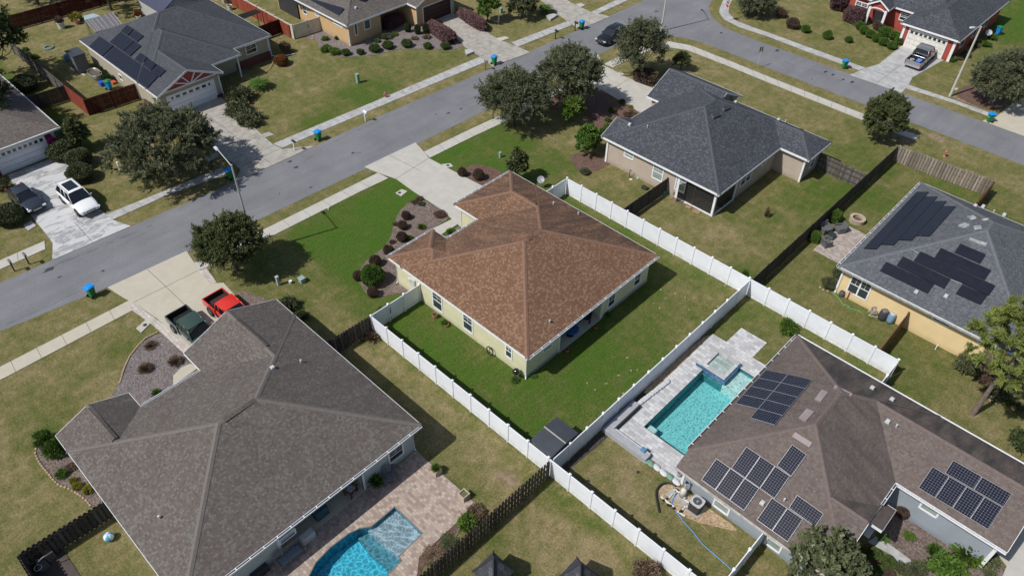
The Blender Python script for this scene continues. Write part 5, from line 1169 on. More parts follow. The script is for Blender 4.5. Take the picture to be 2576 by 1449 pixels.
for a in [('11',1250,275,.45,.5,'green tuft in the middle of the curved bed','tuft',L_LIME),('11',1470,310,.5,.5,'green tuft by the porch path','tuft',L_LIME),('11',1162,365,.45,.5,'green tuft beside the third bronze ball','tuft',L_GRN),('11',1250,100,.35,.35,'small green plant at the driveway edge of the bed','loose',L_OLV),('11',1235,60,.4,.3,'low bronze plant at the top of the bed','loose',L_BRN),('11',1195,85,.35,.3,'low bronze plant next to the lawn at the top of the bed','loose',L_BRN),('11',1390,180,.6,.4,'low bronze spreading plant by the driveway corner','loose',L_BRN),('11',1055,250,.3,.3,'tiny bronze plant on the lawn edge of the bed','loose',L_BRN),('11',1030,385,.3,.3,'tiny bronze plant between ball shrubs','loose',L_BRN),('11',1450,1,.1,.1,'x','loose',L_BRN),
 ('01',1140,1165,.6,.4,'dark grass tuft at the driveway tip of the grey bed','tuft',L_DRY),('01',1330,1290,.65,.6,'brownish grass tuft by the porch walk','tuft',L_DRY),('01',1105,1345,.65,.6,'brownish grass tuft on the lawn side of the grey bed','tuft',L_DRY),('02',1180,75,.4,.4,'small green tuft near the house eave','tuft',L_LIME),
 ('02',345,440,.62,1.3,'bright green leafy shrub at the roof corner, lawn side','loose',L_GRN),('02',430,520,.72,1.4,'bright green leafy shrub at the roof corner, nearer the eave','loose',L_GRN),('02',470,690,.42,.5,'small bright green shrub in the mulch strip','loose',L_GRN),('02',535,640,.4,.4,'dry brown twiggy plant in the mulch strip','loose',L_DRY),('02',560,740,.26,.5,'first small yellow-green plant of the mulch strip','loose',L_YEL),('02',592,785,.34,.5,'second small yellow-green plant of the mulch strip','loose',L_YEL),('02',668,810,.38,.5,'third small yellow-green plant beneath the eave','loose',L_YEL),
 ('20',830,782,.36,.45,'small round green shrub at the edge of the pale driveway','ball',L_BALL),('20',755,845,.42,.5,'small round green shrub in the reddish bed centre','ball',L_BALL),('20',722,918,.34,.4,'small round green shrub at the lower side of the reddish bed','ball',L_BALL),('20',895,815,.34,.3,'small yellow-green shrub beside the driveway shrub','loose',L_YEL),('20',890,885,.8,.7,'low bronze shrub against the slate-roofed garage','loose',L_BRN),('20',730,975,.6,.7,'bright green shrub before the beige house corner','loose',L_LIME),('20',785,950,.5,.9,'upright rosemary-like shrub at the eave corner','spiky',L_OLV),('20',690,1010,.5,.7,'green shrub hiding behind the bushy corner tree','loose',L_GRN),('20',550,1310,.5,.5,'small dark shrub on the lawn below the bushy tree','ball',L_OLV),
 ('31',345,375,.5,1.1,'bright green boxy shrub, lower one by the wicker seats','box',L_LIME),('31',492,225,.6,1.25,'bright green boxy shrub, upper one by the wooden fence','box',L_LIME),('31',455,720,.65,.9,'dark round shrub at the yellow house corner','ball',L_OLV),('31',530,640,.6,.9,'dark round shrub behind the one at the yellow corner','ball',L_OLV),('31',1500,1340,1.05,1.3,'green-brown shrub against the yellow wall, leftmost of three','loose',L_OLV),('31',1650,1440,.9,1.1,'reddish-brown shrub in the middle of the row by the yellow wall','loose',L_BRN),('pn',430,1110,.9,1.1,'reddish-green shrub nearest the pine in the wall row','loose',L_OLV),('pn',575,1200,.5,.6,'low green shrub at the foot of the pine','loose',L_OLV),('pn',480,1150,.5,.4,'low green groundcover before the pine','loose',L_GRN),
 ('31',137,1050,.75,1.3,'loose green shrub just inside the white fence','loose',L_LIME),('11',950,960,.4,1.5,'lime-green sapling climbing the white gate fence','loose',L_LIME),('11',880,1110,.75,.7,'brownish spiky yucca where wood fence meets white fence','spiky',L_DRY),('21',1740,700,.35,1.9,'green vine growing up the white fence corner','loose',L_GRN),
 ('32',1005,985,.46,.9,'round bronze-green shrub beneath the taupe eave','ball',L_BRN),('z',1415,250,.36,.3,'low lime mound alone in the corner mulch','ball',L_LIME),
 ('z',2000,420,1.2,1.3,'bright lime fan palm at the bottom edge','fan',L_LIME),('z',1740,560,.95,1.1,'feathery green fern-like palm left of the lime fan palm','leafy',L_GRN),('z',1650,400,.5,.9,'thin green fronds behind the fern-like palm','spiky',L_GRN),('z',1480,600,.7,.6,'pale mixed flowering shrub beside the concrete path','loose',L_OLV),('z',1880,600,.8,.8,'leafy lime shrub under the fan palm','leafy',L_LIME),('z',2200,500,.6,.7,'sprawling green shrub by the right-hand driveway','leafy',L_OLV),('z',2230,640,.4,.4,'pale green shrub on the bottom edge near the driveway','loose',L_OLV),('z',1340,590,.5,.6,'bronze-green shrub between clipped balls and flowers','loose',L_OLV),('32',870,1170,.4,.15,'patch of low green groundcover beside the concrete path','loose',L_GRN),
 ('32',1890,480,.9,1.5,'dark shrub at the right edge above the taupe roof','leafy',L_DK),
 ('30',95,130,.72,1.0,'bronze ball shrub under the low dark tree','ball',L_BRN),('30',178,212,.88,1.25,'larger bronze ball shrub on the corner lawn','ball',L_BRN),('30',278,245,.58,.9,'green ball shrub beside the larger bronze one','ball',L_GRN),('30',443,295,.6,1.0,'green ball shrub in the middle of the corner lawn','ball',L_GRN),('30',604,322,.48,.75,'smallest green ball shrub, nearest the grey driveway','ball',L_GRN),
 ('30',830,225,.8,1.1,'bronze shrub at the red house path','ball',L_BRN),('30',880,270,.85,1.1,'larger green shrub behind the clipped row','ball',L_GRN),('30',945,300,.7,1.0,'green shrub in the rear row by the garage','ball',L_GRN),('30',988,335,.65,1.0,'green shrub touching the white garage door frame','ball',L_GRN),
 ('30',1375,460,.6,.8,'green shrub right of the red house garage','loose',L_GRN),('30',1435,450,.5,.6,'pale dry shrub right of the red house garage','loose',L_DRY),('30',1490,430,.6,.9,'dark green shrub along the red side wall','loose',L_OLV),('30',1640,350,.7,.7,'bright green low shrub by the satellite dish','loose',L_GRN),('30',1690,300,.6,.8,'bright green shrub next to the blue bin','loose',L_GRN),('30',1560,355,.6,.8,'grey shrub behind the lamp pole','loose',L_OLV),
 ('z',1055,440,.42,.6,'clipped ball shrub nearest the porch, by the path','ball',L_BALL),('z',1195,525,.45,.65,'largest clipped ball shrub by the concrete path','ball',L_BALL),('z',1092,600,.38,.6,'clipped ball shrub in the magnolia shade, second row','ball',L_BALL),('z',953,435,.33,.55,'small clipped ball shrub against the magnolia shadow','ball',L_BALL),('z',1195,640,.4,.5,'low bronze ball shrub at the bottom edge','ball',L_BRN),
 ('12',1600,1060,.7,.7,'weedy green clump against the wooden fence','leafy',L_LIME),('12',1660,980,.6,.6,'dry brown weeds in the fence corner','loose',L_DRY),('12',1340,1290,.7,.3,'dry weeds along the patio edge','loose',L_DRY),('12',1450,1200,.6,.3,'green weeds along the hose','loose',L_OLV),
 ('22',1000,1449,.9,1.2,'dry reddish bush at the bottom edge by the white fence','loose',L_DRY),('20',1030,1,.1,.1,'x','loose',L_DRY),('c',755,1240,.35,.8,'green plant beside the screen door','leafy',L_GRN),('21',720,930,.3,.35,'green weed at the lime rear wall','loose',L_GRN),('11',340,955,.6,.7,'dark green shrub at the grey-brown roof edge','loose',L_DK),('11',250,880,.8,1.2,'spreading dark shrub hidden behind the grey-brown roof','loose',L_OLV),
 ('v',30,640,.8,1.1,'wild yellow-brown shrub at the left edge by the sedan','loose',L_OLV),('00',200,680,1.3,1.6,'dark clipped shrub behind the warm grey roof','ball',L_OLV),('00',1150,800,1.2,.9,'pale dry vine shrub against the taupe wall','loose',L_DRY),('D',2500,40,.1,.1,'x','loose',L_GRN),('21',1920,190,.3,1.2,'thin leafless sapling in the middle yard','spiky',L_DRY),('31',10,170,.25,.9,'x','spiky',L_DRY)]:
    if a[5]=='x': continue
    bush(*a[:6],kind=a[6],mat=a[7],name='shrub')
for i,(x,y) in enumerate([(688,222),(718,255),(765,285),(815,315),(865,343),(930,372)]):
    bush('30',x,y,.62,.95,['first','second','third','fourth','fifth','sixth'][i]+' of six clipped green shrubs stepping down to the red house driveway',mat=L_GRN,group='clipped shrubs stepping down to the driveway')
# sago palm and fan palm
def sago(k,x,y,r,label):
    q=G(k,x,y); t=empty('sago_palm',(q.x,q.y,0),label,'palm'); m=MB(); m.cyl((0,0,0),(0,0,.5),.18,.14,8); m.build('trunk',BARK,t,world=False)
    g=np.random.default_rng(3); P=[];A=[];B=[];T_=[]
    for i in range(34):
        th=i*2.4; el=.25+.9*(i/34)
        for s in np.linspace(.1,1,14):
            rr=r*s; p=np.array([math.cos(th)*math.cos(el*.6)*rr,math.sin(th)*math.cos(el*.6)*rr,.5+math.sin(el)*rr*.8-s*s*r*.35]); sd=np.array([-math.sin(th),math.cos(th),-.25])
            for sg in (-1,1):
                P.append(p+sd*sg*.09);A.append(sd*sg*.10+np.array([math.cos(th),math.sin(th),0])*.04);B.append(np.array([math.cos(th),math.sin(th),0])*.03);T_.append(g.uniform(.2,.8))
    me=quads('fronds',np.array(P),np.array(A),np.array(B),np.array(T_),[L_GRN]); o=bpy.data.objects.new('fronds',me); COL.objects.link(o); o.parent=t
sago('10',35,670,1.25,'dark green sago palm on the lawn beside the olive shrubs'); sago('y',860,170,1.1,'fan-leaved palm at the corner of the top driveway')
# ------------------------------------------------------------------ fences
def wmat(name,c,c2):
    m,n,b,o=_nt(name); co=geoco(n); mp=N(n,'Mapping'); mp.inputs['Scale'].default_value=(9,9,.8); n.links.new(co,mp.inputs[0])
    f=noise(n,1,5,.7,mp.outputs[0]); col=ramp(n,f,[(.3,c2),(.7,c)]).outputs[0]; a=N(n,'Attribute',attribute_name='stain')
    col=mixc(n,1,col,ramp(n,a.outputs['Fac'],[(0,(.6,.6,.6)),(1,(1.3,1.28,1.25))]).outputs[0],'MULTIPLY'); n.links.new(col,b.inputs['Base Color']); b.inputs['Roughness'].default_value=.9; b.inputs['Specular IOR Level'].default_value=.15; return m
WD_G=wmat('wood_weathered',(.17,.155,.14),(.085,.075,.068)); WD_D=wmat('wood_dark',(.115,.100,.09),(.05,.043,.04)); WD_R=wmat('wood_red',(.30,.075,.045),(.17,.04,.025)); WD_MR=wmat('wood_maroon',(.105,.028,.024),(.06,.016,.015)); WD_N=wmat('wood_new',(.27,.16,.09),(.15,.08,.045)); WD_L=wmat('wood_pale',(.33,.29,.24),(.17,.145,.12))
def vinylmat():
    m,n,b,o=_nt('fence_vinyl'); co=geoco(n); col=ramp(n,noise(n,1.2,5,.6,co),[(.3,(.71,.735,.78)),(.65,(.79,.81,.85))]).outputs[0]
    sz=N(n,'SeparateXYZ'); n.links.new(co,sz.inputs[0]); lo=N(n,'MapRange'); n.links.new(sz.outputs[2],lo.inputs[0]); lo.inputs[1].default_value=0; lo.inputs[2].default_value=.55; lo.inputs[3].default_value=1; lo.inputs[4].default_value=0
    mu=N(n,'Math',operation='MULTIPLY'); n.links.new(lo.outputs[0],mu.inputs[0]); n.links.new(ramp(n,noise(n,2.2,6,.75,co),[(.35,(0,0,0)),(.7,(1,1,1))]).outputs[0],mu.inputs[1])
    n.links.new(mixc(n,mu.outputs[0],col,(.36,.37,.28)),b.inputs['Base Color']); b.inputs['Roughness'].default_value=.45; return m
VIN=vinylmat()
CREAM=simple('cream_vinyl',(.60,.57,.48),(.52,.49,.41),2,.5)
def vinyl(label,p,q,sp=1.83,mat=VIN,h=1.8,gate=None,ends=(True,True),name='white_fence',posts=None):
    p=Vector((*p,0));q=Vector((*q,0)); d=q-p; L=d.length; d.normalize(); n=max(1,round(L/sp)); st=L/n; rz=math.atan2(d.y,d.x)
    t=empty(name,p,label,'fence'); 
    pm=MB(); pm.bb(-.065,-.065,0,.065,.065,h+.06); pm.box((0,0,h+.085),(.17,.17,.05)); pm.box((0,0,h+.13),(.14,.14,.05),tap=(.25,.25)); P0=None
    for k in range(n+1):
        if (k==0 and not ends[0]) or (k==n and not ends[1]): continue
        if P0 is None: P0=pm.build('post',mat,t,world=False); o=P0
        else: o=P0.copy(); COL.objects.link(o); o.parent=t
        o.location=d*st*k; o.rotation_euler.z=rz
    w_=st-.13; m=MB(); nb=11
    for k in range(nb): m.bb(.065+w_*k/nb+.003,-.012,.16,.065+w_*(k+1)/nb-.003,.012,h-.12)
    m.bb(.065,-.006,.16,.065+w_,.006,h-.12); m.bb(.063,-.025,.04,.067+w_,.025,.17); m.bb(.063,-.03,h-.13,.067+w_,.03,h)
    P1=None
    for k in range(n):
        if gate is not None and k in gate: continue
        if P1 is None: P1=m.build('panel',mat,t,world=False); o=P1
        else: o=P1.copy(); COL.objects.link(o); o.parent=t
        o.location=d*st*k; o.rotation_euler.z=rz
    if gate:
        for k in gate:
            g=MB(); nb=9
            for j in range(nb): g.bb(.09+(st-.18)*j/nb+.003,-.012,.1,.09+(st-.18)*(j+1)/nb-.003,.012,h-.05)
            g.bb(.08,-.03,.08,st-.08,.03,.2); g.bb(.08,-.03,h-.14,st-.08,.03,h-.02); g.bb(.08,-.03,.2,.18,.03,h-.14); g.bb(st-.18,-.03,.2,st-.08,.03,h-.14); g.cyl((.15,-.03,.2),(st-.15,-.03,h-.15),.035,n=4)
            go_=g.build('gate',mat,t,world=False); go_.location=d*st*k; go_.rotation_euler.z=rz
            l=MB(); l.bb(.1,-.06,h*.45,.16,-.03,h*.75); l.bb(.1,-.06,.3,.2,-.03,.36); l.build('latch',BLACK,go_,world=False)
    return t
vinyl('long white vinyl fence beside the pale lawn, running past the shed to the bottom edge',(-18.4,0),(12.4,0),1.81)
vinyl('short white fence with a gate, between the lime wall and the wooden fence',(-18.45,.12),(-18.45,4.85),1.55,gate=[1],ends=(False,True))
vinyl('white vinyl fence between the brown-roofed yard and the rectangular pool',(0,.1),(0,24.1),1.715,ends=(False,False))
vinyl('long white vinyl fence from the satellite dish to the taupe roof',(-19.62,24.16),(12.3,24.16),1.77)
vinyl('short white fence and gate beside the satellite dish',(-19.65,24.05),(-19.65,20.3),1.8,gate=[1],ends=(False,True))
vinyl('short white fence closing the pool yard at the yellow house side',(12.35,24.0),(12.35,20.3),1.8,ends=(False,True))
vinyl('short white fence with a diagonal brace at the blue-grey wall',(12.38,.1),(12.38,5.3),1.75,gate=[2],ends=(False,True))
vinyl('cream vinyl fence backing the red boards, with a gate to the tan house',(-84,24.47),(-64.4,24.47),1.97,CREAM,name='cream_fence')
vinyl('cream gate fence between the corner post and the orange-tan wall',(-64.4,24.6),(-64.1,28.3),1.7,CREAM,gate=[1],ends=(False,True),name='cream_fence')
def woodf(label,p,q,mat,style='stockade',h=1.8,side=1,sec=2.4,cap=None,jit=.02,name='wooden_fence'):
    p=Vector((*p,0));q=Vector((*q,0)); d=q-p; L=d.length; d.normalize(); n=max(1,round(L/sec)); st=L/n; rz=math.atan2(d.y,d.x); t=empty(name,p,label,'fence'); g=random.Random(int(L*100))
    P0=None
    for k in range(n+1):
        if P0 is None: m=MB(); m.bb(-.05,-.05,0,.05,.05,h-.02); m.st=[.3]*len(m.f); o=P0=m.build('post',mat,t,world=False)
        else: o=P0.copy(); COL.objects.link(o); o.parent=t
        o.location=d*st*k; o.rotation_euler.z=rz
    protos=[]
    for v in range(min(3,n)):
        m=MB(); bw=.14; nb=int(st/bw); 
        for j in range(nb):
            hh=h+g.uniform(-jit,jit); s_=g.random(); x0=j*st/nb
            if style=='shadow':
                off=.05 if j%2 else -.05; b0=len(m.f); m.bb(x0-.02,off-.009,.04,x0+st/nb+.02,off+.009,hh+.02)
            else: b0=len(m.f); m.bb(x0+.004,side*.045-.009,.04,x0+st/nb-.004,side*.045+.009,hh)
            for q_ in range(b0,len(m.f)): m.st[q_]=max(.01,s_)
        for z in ((.35,1.0,1.55) if h>1.5 else (.3,1.0)): m.bb(0,-.03,z-.045,st,.03,z+.045)
        if cap: m.bb(0,-.05,h+.0,st,.07,h+.04)
        protos.append(m.build('panel',mat,t,world=False))
    for k in range(n):
        o=protos[k%len(protos)] if k<len(protos) else protos[k%len(protos)].copy()
        if k>=len(protos): COL.objects.link(o); o.parent=t
        o.location=d*st*k; o.rotation_euler.z=rz
    return t
woodf('weathered picket fence between grey-brown roof and white fence corner',(-18.45,-.15),(-18.6,-5),WD_D,'shadow')
woodf('dark board-on-board fence beside the beach ball, lower left corner',(-17.45,-20.9),(-17.65,-26.2),WD_D,'shadow'); woodf('dark wooden fence running off the bottom left edge',(-17.6,-26.3),(-8,-26.35),WD_D,'shadow')
woodf('weathered board-on-board fence between the tan patio and the shed yard',(-.05,-.2),(-.25,-14.5),WD_D,'shadow')
woodf('dark wooden fence from the white fence to the beige house',(-13.08,24.3),(-13.05,31.0),WD_D,side=-1)
woodf('long weathered wooden fence between the middle yard and the yellow house yard',(.05,24.35),(.05,51.8),WD_D,side=-1)
woodf('pale board-on-board fence beside the street verge at the right',(.05,51.9),(9.2,52.6),WD_L,'shadow',jit=.05); woodf('short brown end piece of the pale board-on-board fence',(9.2,52.5),(9.3,46),WD_N,'shadow')
woodf('grey wooden fence with pale rails from the beige house corner',(-4.9,45.05),(-.05,44.9),WD_G,side=1)
woodf('reddish-brown wooden fence from the yellow wall to the white fence',(10.75,29.6),(10.85,24.4),WD_N)
woodf('grey rail-backed wooden fence between two lots at the upper left',(-84,-1.38),(-69.2,-1.36),WD_G,side=1,cap=True)
woodf('dark wooden fence with its end at the small dark tree',(-69.13,-1.35),(-69.5,-5.8),WD_D)
woodf('orange-red fence, short side return below the solar roof',(-69.0,-1.35),(-64.6,-1.25),WD_R,side=-1,cap=True); woodf('maroon wooden fence in front of the dark-roofed house side yard',(-64.55,-1.2),(-64.1,4.1),WD_MR,side=-1,cap=True)
woodf('long maroon back fence at the top left',(-91,-8),(-89.5,24.3),WD_MR,side=-1,cap=True)
woodf('red boards on the inside of the cream fence',(-84,24.36),(-65,24.36),WD_R,side=-1,h=1.72); woodf('maroon fence between the dark-roofed house and the cream corner',(-66.9,20.2),(-66.9,24.3),WD_MR)
# ------------------------------------------------------------------ vehicles
TYRE=simple('tyre',(.02,.02,.02),None,4,.85); RIM=simple('alloy_rim',(.45,.46,.48),None,5,.3,.8); CGL=simple('car_glass',(.012,.016,.02),(.008,.01,.012),2,.04,spec=1.0)
CHR=simple('chrome',(.65,.66,.68),None,5,.15,.9); HLAMP=simple('headlamp',(.55,.58,.62),None,5,.1,spec=1); TLAMP=simple('tail_lamp',(.35,.02,.02),None,5,.2)
def paint(name,c,metal=.0): return simple(name,c,tuple(x*.95 for x in c),2,.28,metal,coat=.6,geo=False)
def wheels(t,W,xs,r,w_=.24,dx=0):
    for i,x in enumerate(xs):
        for s in (-1,1):
            wh=MB(); y=s*(W/2-w_/2+.015+dx); wh.lathe([(r*.55,-w_/2),(r*.93,-w_/2),(r,-w_*.32),(r,w_*.32),(r*.93,w_/2),(r*.55,w_/2)],(0,0,0),20)
            wh.v=[(vx,vz,vy) for vx,vy,vz in wh.v]; o=wh.build('wheel',TYRE,t,True,world=False); o.location=(x,y,r)
            rm=MB(); rm.cyl((0,-w_*.42,0),(0,w_*.42,0),r*.57,n=16)
            for a in range(5):
                th=a*math.pi*2/5; rm.box((math.cos(th)*r*.3,s*w_*.44,math.sin(th)*r*.3),(r*.5,.02,r*.14),ry=-th)
            rm.build('rim',RIM,o,world=False)
def arches(t,W,xs,r,z0):
    for x in xs:
        for s in (-1,1): m=MB(); m.cyl((x,s*(W/2-.30),r),(x,s*(W/2-.004),r),r*1.14,n=20); m.build('wheel_arch',BLACK,t,world=False)
def loft(st):
    # st: x, zbottom, zshoulder, zcentre, halfwidth
    m=MB(); vs=[]; n=11
    for x,zb,zs,zc,hw in st:
        for y,z in ((-hw*.80,zb),(-hw*.97,zb+.10),(-hw,zb+(zs-zb)*.5),(-hw*.975,zs-.05),(-hw*.86,zs+.01),(0,zc),(hw*.86,zs+.01),(hw*.975,zs-.05),(hw,zb+(zs-zb)*.5),(hw*.97,zb+.10),(hw*.80,zb)): vs.append((x,y,z))
    fs=[(i*n+j,i*n+(j+1)%n,(i+1)*n+(j+1)%n,(i+1)*n+j) for i in range(len(st)-1) for j in range(n)]
    fs+=[tuple(range(n-1,-1,-1)),tuple(range((len(st)-1)*n,len(st)*n))]
    return m.add(vs,fs)
def cabin(t,P,x0b,x1b,x0r,x1r,zb,zr,wb,wr,pillars=(.5,),sunroof=False,pz=.028):
    # x0 = rear, x1 = front (windscreen base); glass hull + roof skin + pillars
    g=MB(); B=[(x0b,-wb,zb),(x1b,-wb,zb),(x1b,wb,zb),(x0b,wb,zb)]; R_=[(x0r,-wr,zr),(x1r,-wr,zr),(x1r,wr,zr),(x0r,wr,zr)]
    g.add(B+R_,[(0,1,5,4),(1,2,6,5),(2,3,7,6),(3,0,4,7),(4,5,6,7)]); gl=g.build('windows',CGL,t,world=False)
    m=MB(); xm=(x0r+x1r)/2
    vs=[]; xs=[x0r-.06,x0r+.15,xm,x1r-.15,x1r+.06]; zz=[zr+.0,zr+.035,zr+.055,zr+.035,zr]
    for x,z in zip(xs,zz):
        for y,dz in ((-wr-.02,-.04),(-wr*.85,.0),(0,.02),(wr*.85,.0),(wr+.02,-.04)): vs.append((x,y,z+dz))
    m.add(vs,[(i*5+j,(i+1)*5+j,(i+1)*5+j+1,i*5+j+1) for i in range(4) for j in range(4)])
    for s in (-1,1):
        for a,b in (((x0b,s*wb,zb),(x0r,s*wr,zr)),((x1b,s*wb,zb),(x1r,s*wr,zr))): m.tube([a,tuple((Vector(a)+Vector(b))/2+Vector((0,s*.015,.01))),b],pz,6)
        for f in pillars:
            xb=x0b+(x1b-x0b)*f; xr=x0r+(x1r-x0r)*f; m.tube([(xb,s*(wb+.006),zb),(xr,s*(wr+.006),zr)],pz*.9,6)
        m.tube([(x0r,s*(wr+.01),zr),(x1r,s*(wr+.01),zr)],pz*.9,6)
    rf=m.build('roof',P,t,True,world=False)
    if sunroof:
        q=MB(); q.bb(x0r+.35,-wr*.68,zr+.052,x1r-.25,wr*.68,zr+.078); q.build('sunroof',CGL,rf,world=False,bevel=.01)
    return rf
def frontend(t,L,W,zg,hgt=.24,P=None,grille=True,bar=CHR,lz=.0,xo=0):
    x=L/2+xo
    if grille: m=MB(); m.box((x-.02,0,zg),(.08,W*.42,hgt)); g=m.build('grille',BLACK,t,world=False,bevel=.02); b=MB(); b.box((x+.015,0,zg+hgt*.25),(.03,W*.40,.03)); b.box((x+.015,0,zg-hgt*.2),(.03,W*.40,.025)); b.build('grille_bar',bar,g,world=False)
    for s in (-1,1): h=MB(); h.box((x-.13,s*W*.365,zg+.07+lz),(.26,W*.17,.12),-s*.45); h.build('headlight',HLAMP,t,world=False,bevel=.02)
    m=MB(); m.box((x-.02,0,zg-hgt*.95),(.10,W*.7,.08)); m.build('bumper_intake',BLACK,t,world=False)
def mirrors(t,P,x,w_,z):
    for s in (-1,1): m=MB(); m.box((x,s*(w_+.1),z),(.12,.2,.13)); m.build('mirror',P,t,world=False,bevel=.03)
def car(name,loc,rz,label,P,L,W,H,kind='suv',cat='car',sunroof=False,r=.35):
    t=empty(name,(loc[0],loc[1],.06 if kind!='street' else .012),label,cat,rz=rz); h=W/2; zb=.28
    suv=kind!='sedan'; zs=.98 if suv else .86; zc=1.04 if suv else .92
    st=[(-L/2,.42,zs-.22,zs-.2,h*.80),(-L/2+.10,zb+.06,zs-.03,zs+.0,h*.93),(-L/2+.5,zb,zs+.02,zc,h*.99),(-L*.2,zb,zs+.02,zc,h),(L*.08,zb,zs,zc,h),(L*.22,zb,zs-.02,zc+.0,h*.99),(L*.36,zb,zs-.08,zc-.05,h*.96),(L/2-.18,zb+.02,zs-.20,zc-.15,h*.88),(L/2-.02,.33,zs-.36,zc-.34,h*.72)]
    b=loft(st); b.build('body',P,t,True,world=False,sub=1)
    if suv: cabin(t,P,-L/2+.22,L*.20,-L/2+.62,L*.045,zs+.0,H-.05,h*.88,h*.70,(.33,.62),sunroof)
    else: cabin(t,P,-L*.40,L*.20,-L*.25,L*.03,zs,H-.05,h*.87,h*.66,(.5,))
    arches(t,W,(-L*.285,L*.30),r,zb); wheels(t,W,(-L*.285,L*.30),r)
    frontend(t,L,W,zs-.36,.2); mirrors(t,P,L*.14,h*.9,zs+.08)
    for s in (-1,1): m=MB(); m.box((-L/2+.1,s*W*.38,zs-.1),(.2,.18,.22)); m.build('tail_light',TLAMP,t,world=False,bevel=.02)
    if suv:
        m=MB()
        for s in (-1,1): m.tube([(-L/2+.75,s*h*.66,H+.02),(-.1,s*h*.66,H+.05),(L*.02,s*h*.66,H+.0)],.022,6)
        m.build('roof_rail',METAL,t,world=False)
    w_=MB(); w_.box((L*.135,.15,zs+.12),(.02,.5,.02),.4); w_.box((L*.135,-.35,zs+.12),(.02,.45,.02),.4); w_.build('wiper',BLACK,t,world=False)
    return t
def pickup(loc,rz,label,P,L=5.5,W=1.9,H=1.85,lift=0,r=.40,bedl=1.9,cabl=1.7,liner=BLACK,crew=False,twheel=0):
    t=empty('pickup_truck',(loc[0],loc[1],.06),label,'pickup truck',rz=rz); h=W/2; z0=.38+lift; zs=1.0+lift; zt=H+lift
    xb0=-L/2+.1; xb1=xb0+bedl; xc1=xb1+cabl
    st=[(xb1,z0,zs,zs+.02,h*.97),(xb1+.1,z0,zs,zs+.03,h),(xc1+.05,z0,zs,zs+.05,h),(xc1+.5,z0,zs-.01,zs+.04,h*.99),(L/2-.35,z0,zs-.05,zs-.01,h*.97),(L/2-.06,z0+.05,zs-.12,zs-.09,h*.9),(L/2,z0+.12,zs-.25,zs-.24,h*.84)]
    loft(st).build('body',P,t,True,world=False,sub=1)
    m=MB(); th=.09
    m.bb(xb0,-h,z0,xb1-.03,-h+th,zs); m.bb(xb0,h-th,z0,xb1-.03,h,zs); m.bb(xb0-.02,-h+.03,z0,xb0+.07,h-.03,zs-.01); m.bb(xb1-.1,-h+th,z0,xb1-.03,h-th,zs-.01); bd=m.build('bed',P,t,world=False,bevel=.025)
    m=MB(); m.bb(xb0+.07,-h+th,z0+.10,xb1-.1,h-th,z0+.14)
    for k in range(9): y=-h+th+.12+k*(W-2*th-.2)/8; m.bb(xb0+.1,y-.03,z0+.14,xb1-.13,y+.03,z0+.16)
    m.bb(xb0+.071,-h+th,z0+.14,xb0+.085,h-th,zs-.03);m.bb(xb1-.115,-h+th,z0+.14,xb1-.101,h-th,zs-.03);m.bb(xb0+.09,-h+th+.001,z0+.14,xb1-.12,-h+th+.015,zs-.03);m.bb(xb0+.09,h-th-.015,z0+.14,xb1-.12,h-th-.001,zs-.03)
    for s in (-1,1): m.bb(-L*.285-.4,s*(h-th-.2)-.1,z0+.14,-L*.285+.4,s*(h-th-.2)+.1,z0+.34)
    m.build('bed_liner',liner,bd,world=False)
    cabin(t,P,xb1+.02,xc1+.32,xb1+.12,xc1-.25,zs+.0,zt-.05,h*.90,h*.76,(.45,) if crew else (.3,),pz=.05)
    arches(t,W,(-L*.30,L*.305),r,z0); wheels(t,W,(-L*.30,L*.305),r,.27,twheel); frontend(t,L,W,zs-.30,.26); mirrors(t,P if not crew else CHR,xc1+.1,h*.95,zs+.13)
    for s in (-1,1): m=MB(); m.bb(xb0-.03,s*(h-.07)-.06,zs-.42,xb0+.04,s*(h-.07)+.06,zs-.08); m.build('tail_light',TLAMP,t,world=False,bevel=.015)
    m=MB(); m.bb(xb0-.16,-h*.92,z0-.02,xb0-.02,h*.92,z0+.16); m.bb(xb0-.17,-.25,z0+.03,xb0-.155,.25,z0+.12); m.build('rear_bumper',CHR if crew else BLACK,t,world=False,bevel=.02)
    for s in (-1,1): m=MB(); m.tube([(xb1-.1,s*(h+.03),z0-.05),(xc1+.2,s*(h+.03),z0-.05)],.05,8); m.build('side_step',METAL if not crew else BLACK,t,world=False)
    return t
car('parked_car',(-49.95,-8.75),rad(2),'white SUV with a dark glass sunroof parked on the blotchy driveway',paint('paint_white',(.78,.79,.80)),4.95,1.98,1.76,sunroof=True,r=.38)
car('parked_car',(-53.55,-12.0),rad(3),'dark blue-grey sedan parked on the blotchy driveway',paint('paint_bluegrey',(.055,.065,.085),.5),4.6,1.82,1.44,'sedan',r=.33)
car('parked_car',(-36.75,52.5),rad(-91),'black SUV parked on the street beneath the farthest oak',paint('paint_black',(.02,.022,.028),.3),4.55,1.85,1.68,'street',r=.36)
silver=pickup((-6.85,75.15),rad(91.5),'silver pickup with cargo in its bed, before the white double garage door',paint('paint_silver',(.32,.33,.345),.6),5.8,2.0,1.9,crew=True,bedl=1.75,cabl=2.1)
pickup((-27.55,-9.8),rad(1.5),'dark green lifted pickup with an empty bed, beside the grey-brown roof',paint('paint_green',(.05,.085,.065),.2),5.3,1.86,1.72,lift=.16,r=.43,bedl=1.75,cabl=1.75,twheel=.05)
pickup((-27.2,-6.85),rad(1.5),'bright red lifted pickup with a dark bed, half hidden by the roof',paint('paint_red',(.62,.035,.022)),5.3,1.86,1.72,lift=.2,r=.45,bedl=1.8,cabl=1.6,liner=simple('bed_dark_red',(.05,.02,.022),None,5,.7),twheel=.06)
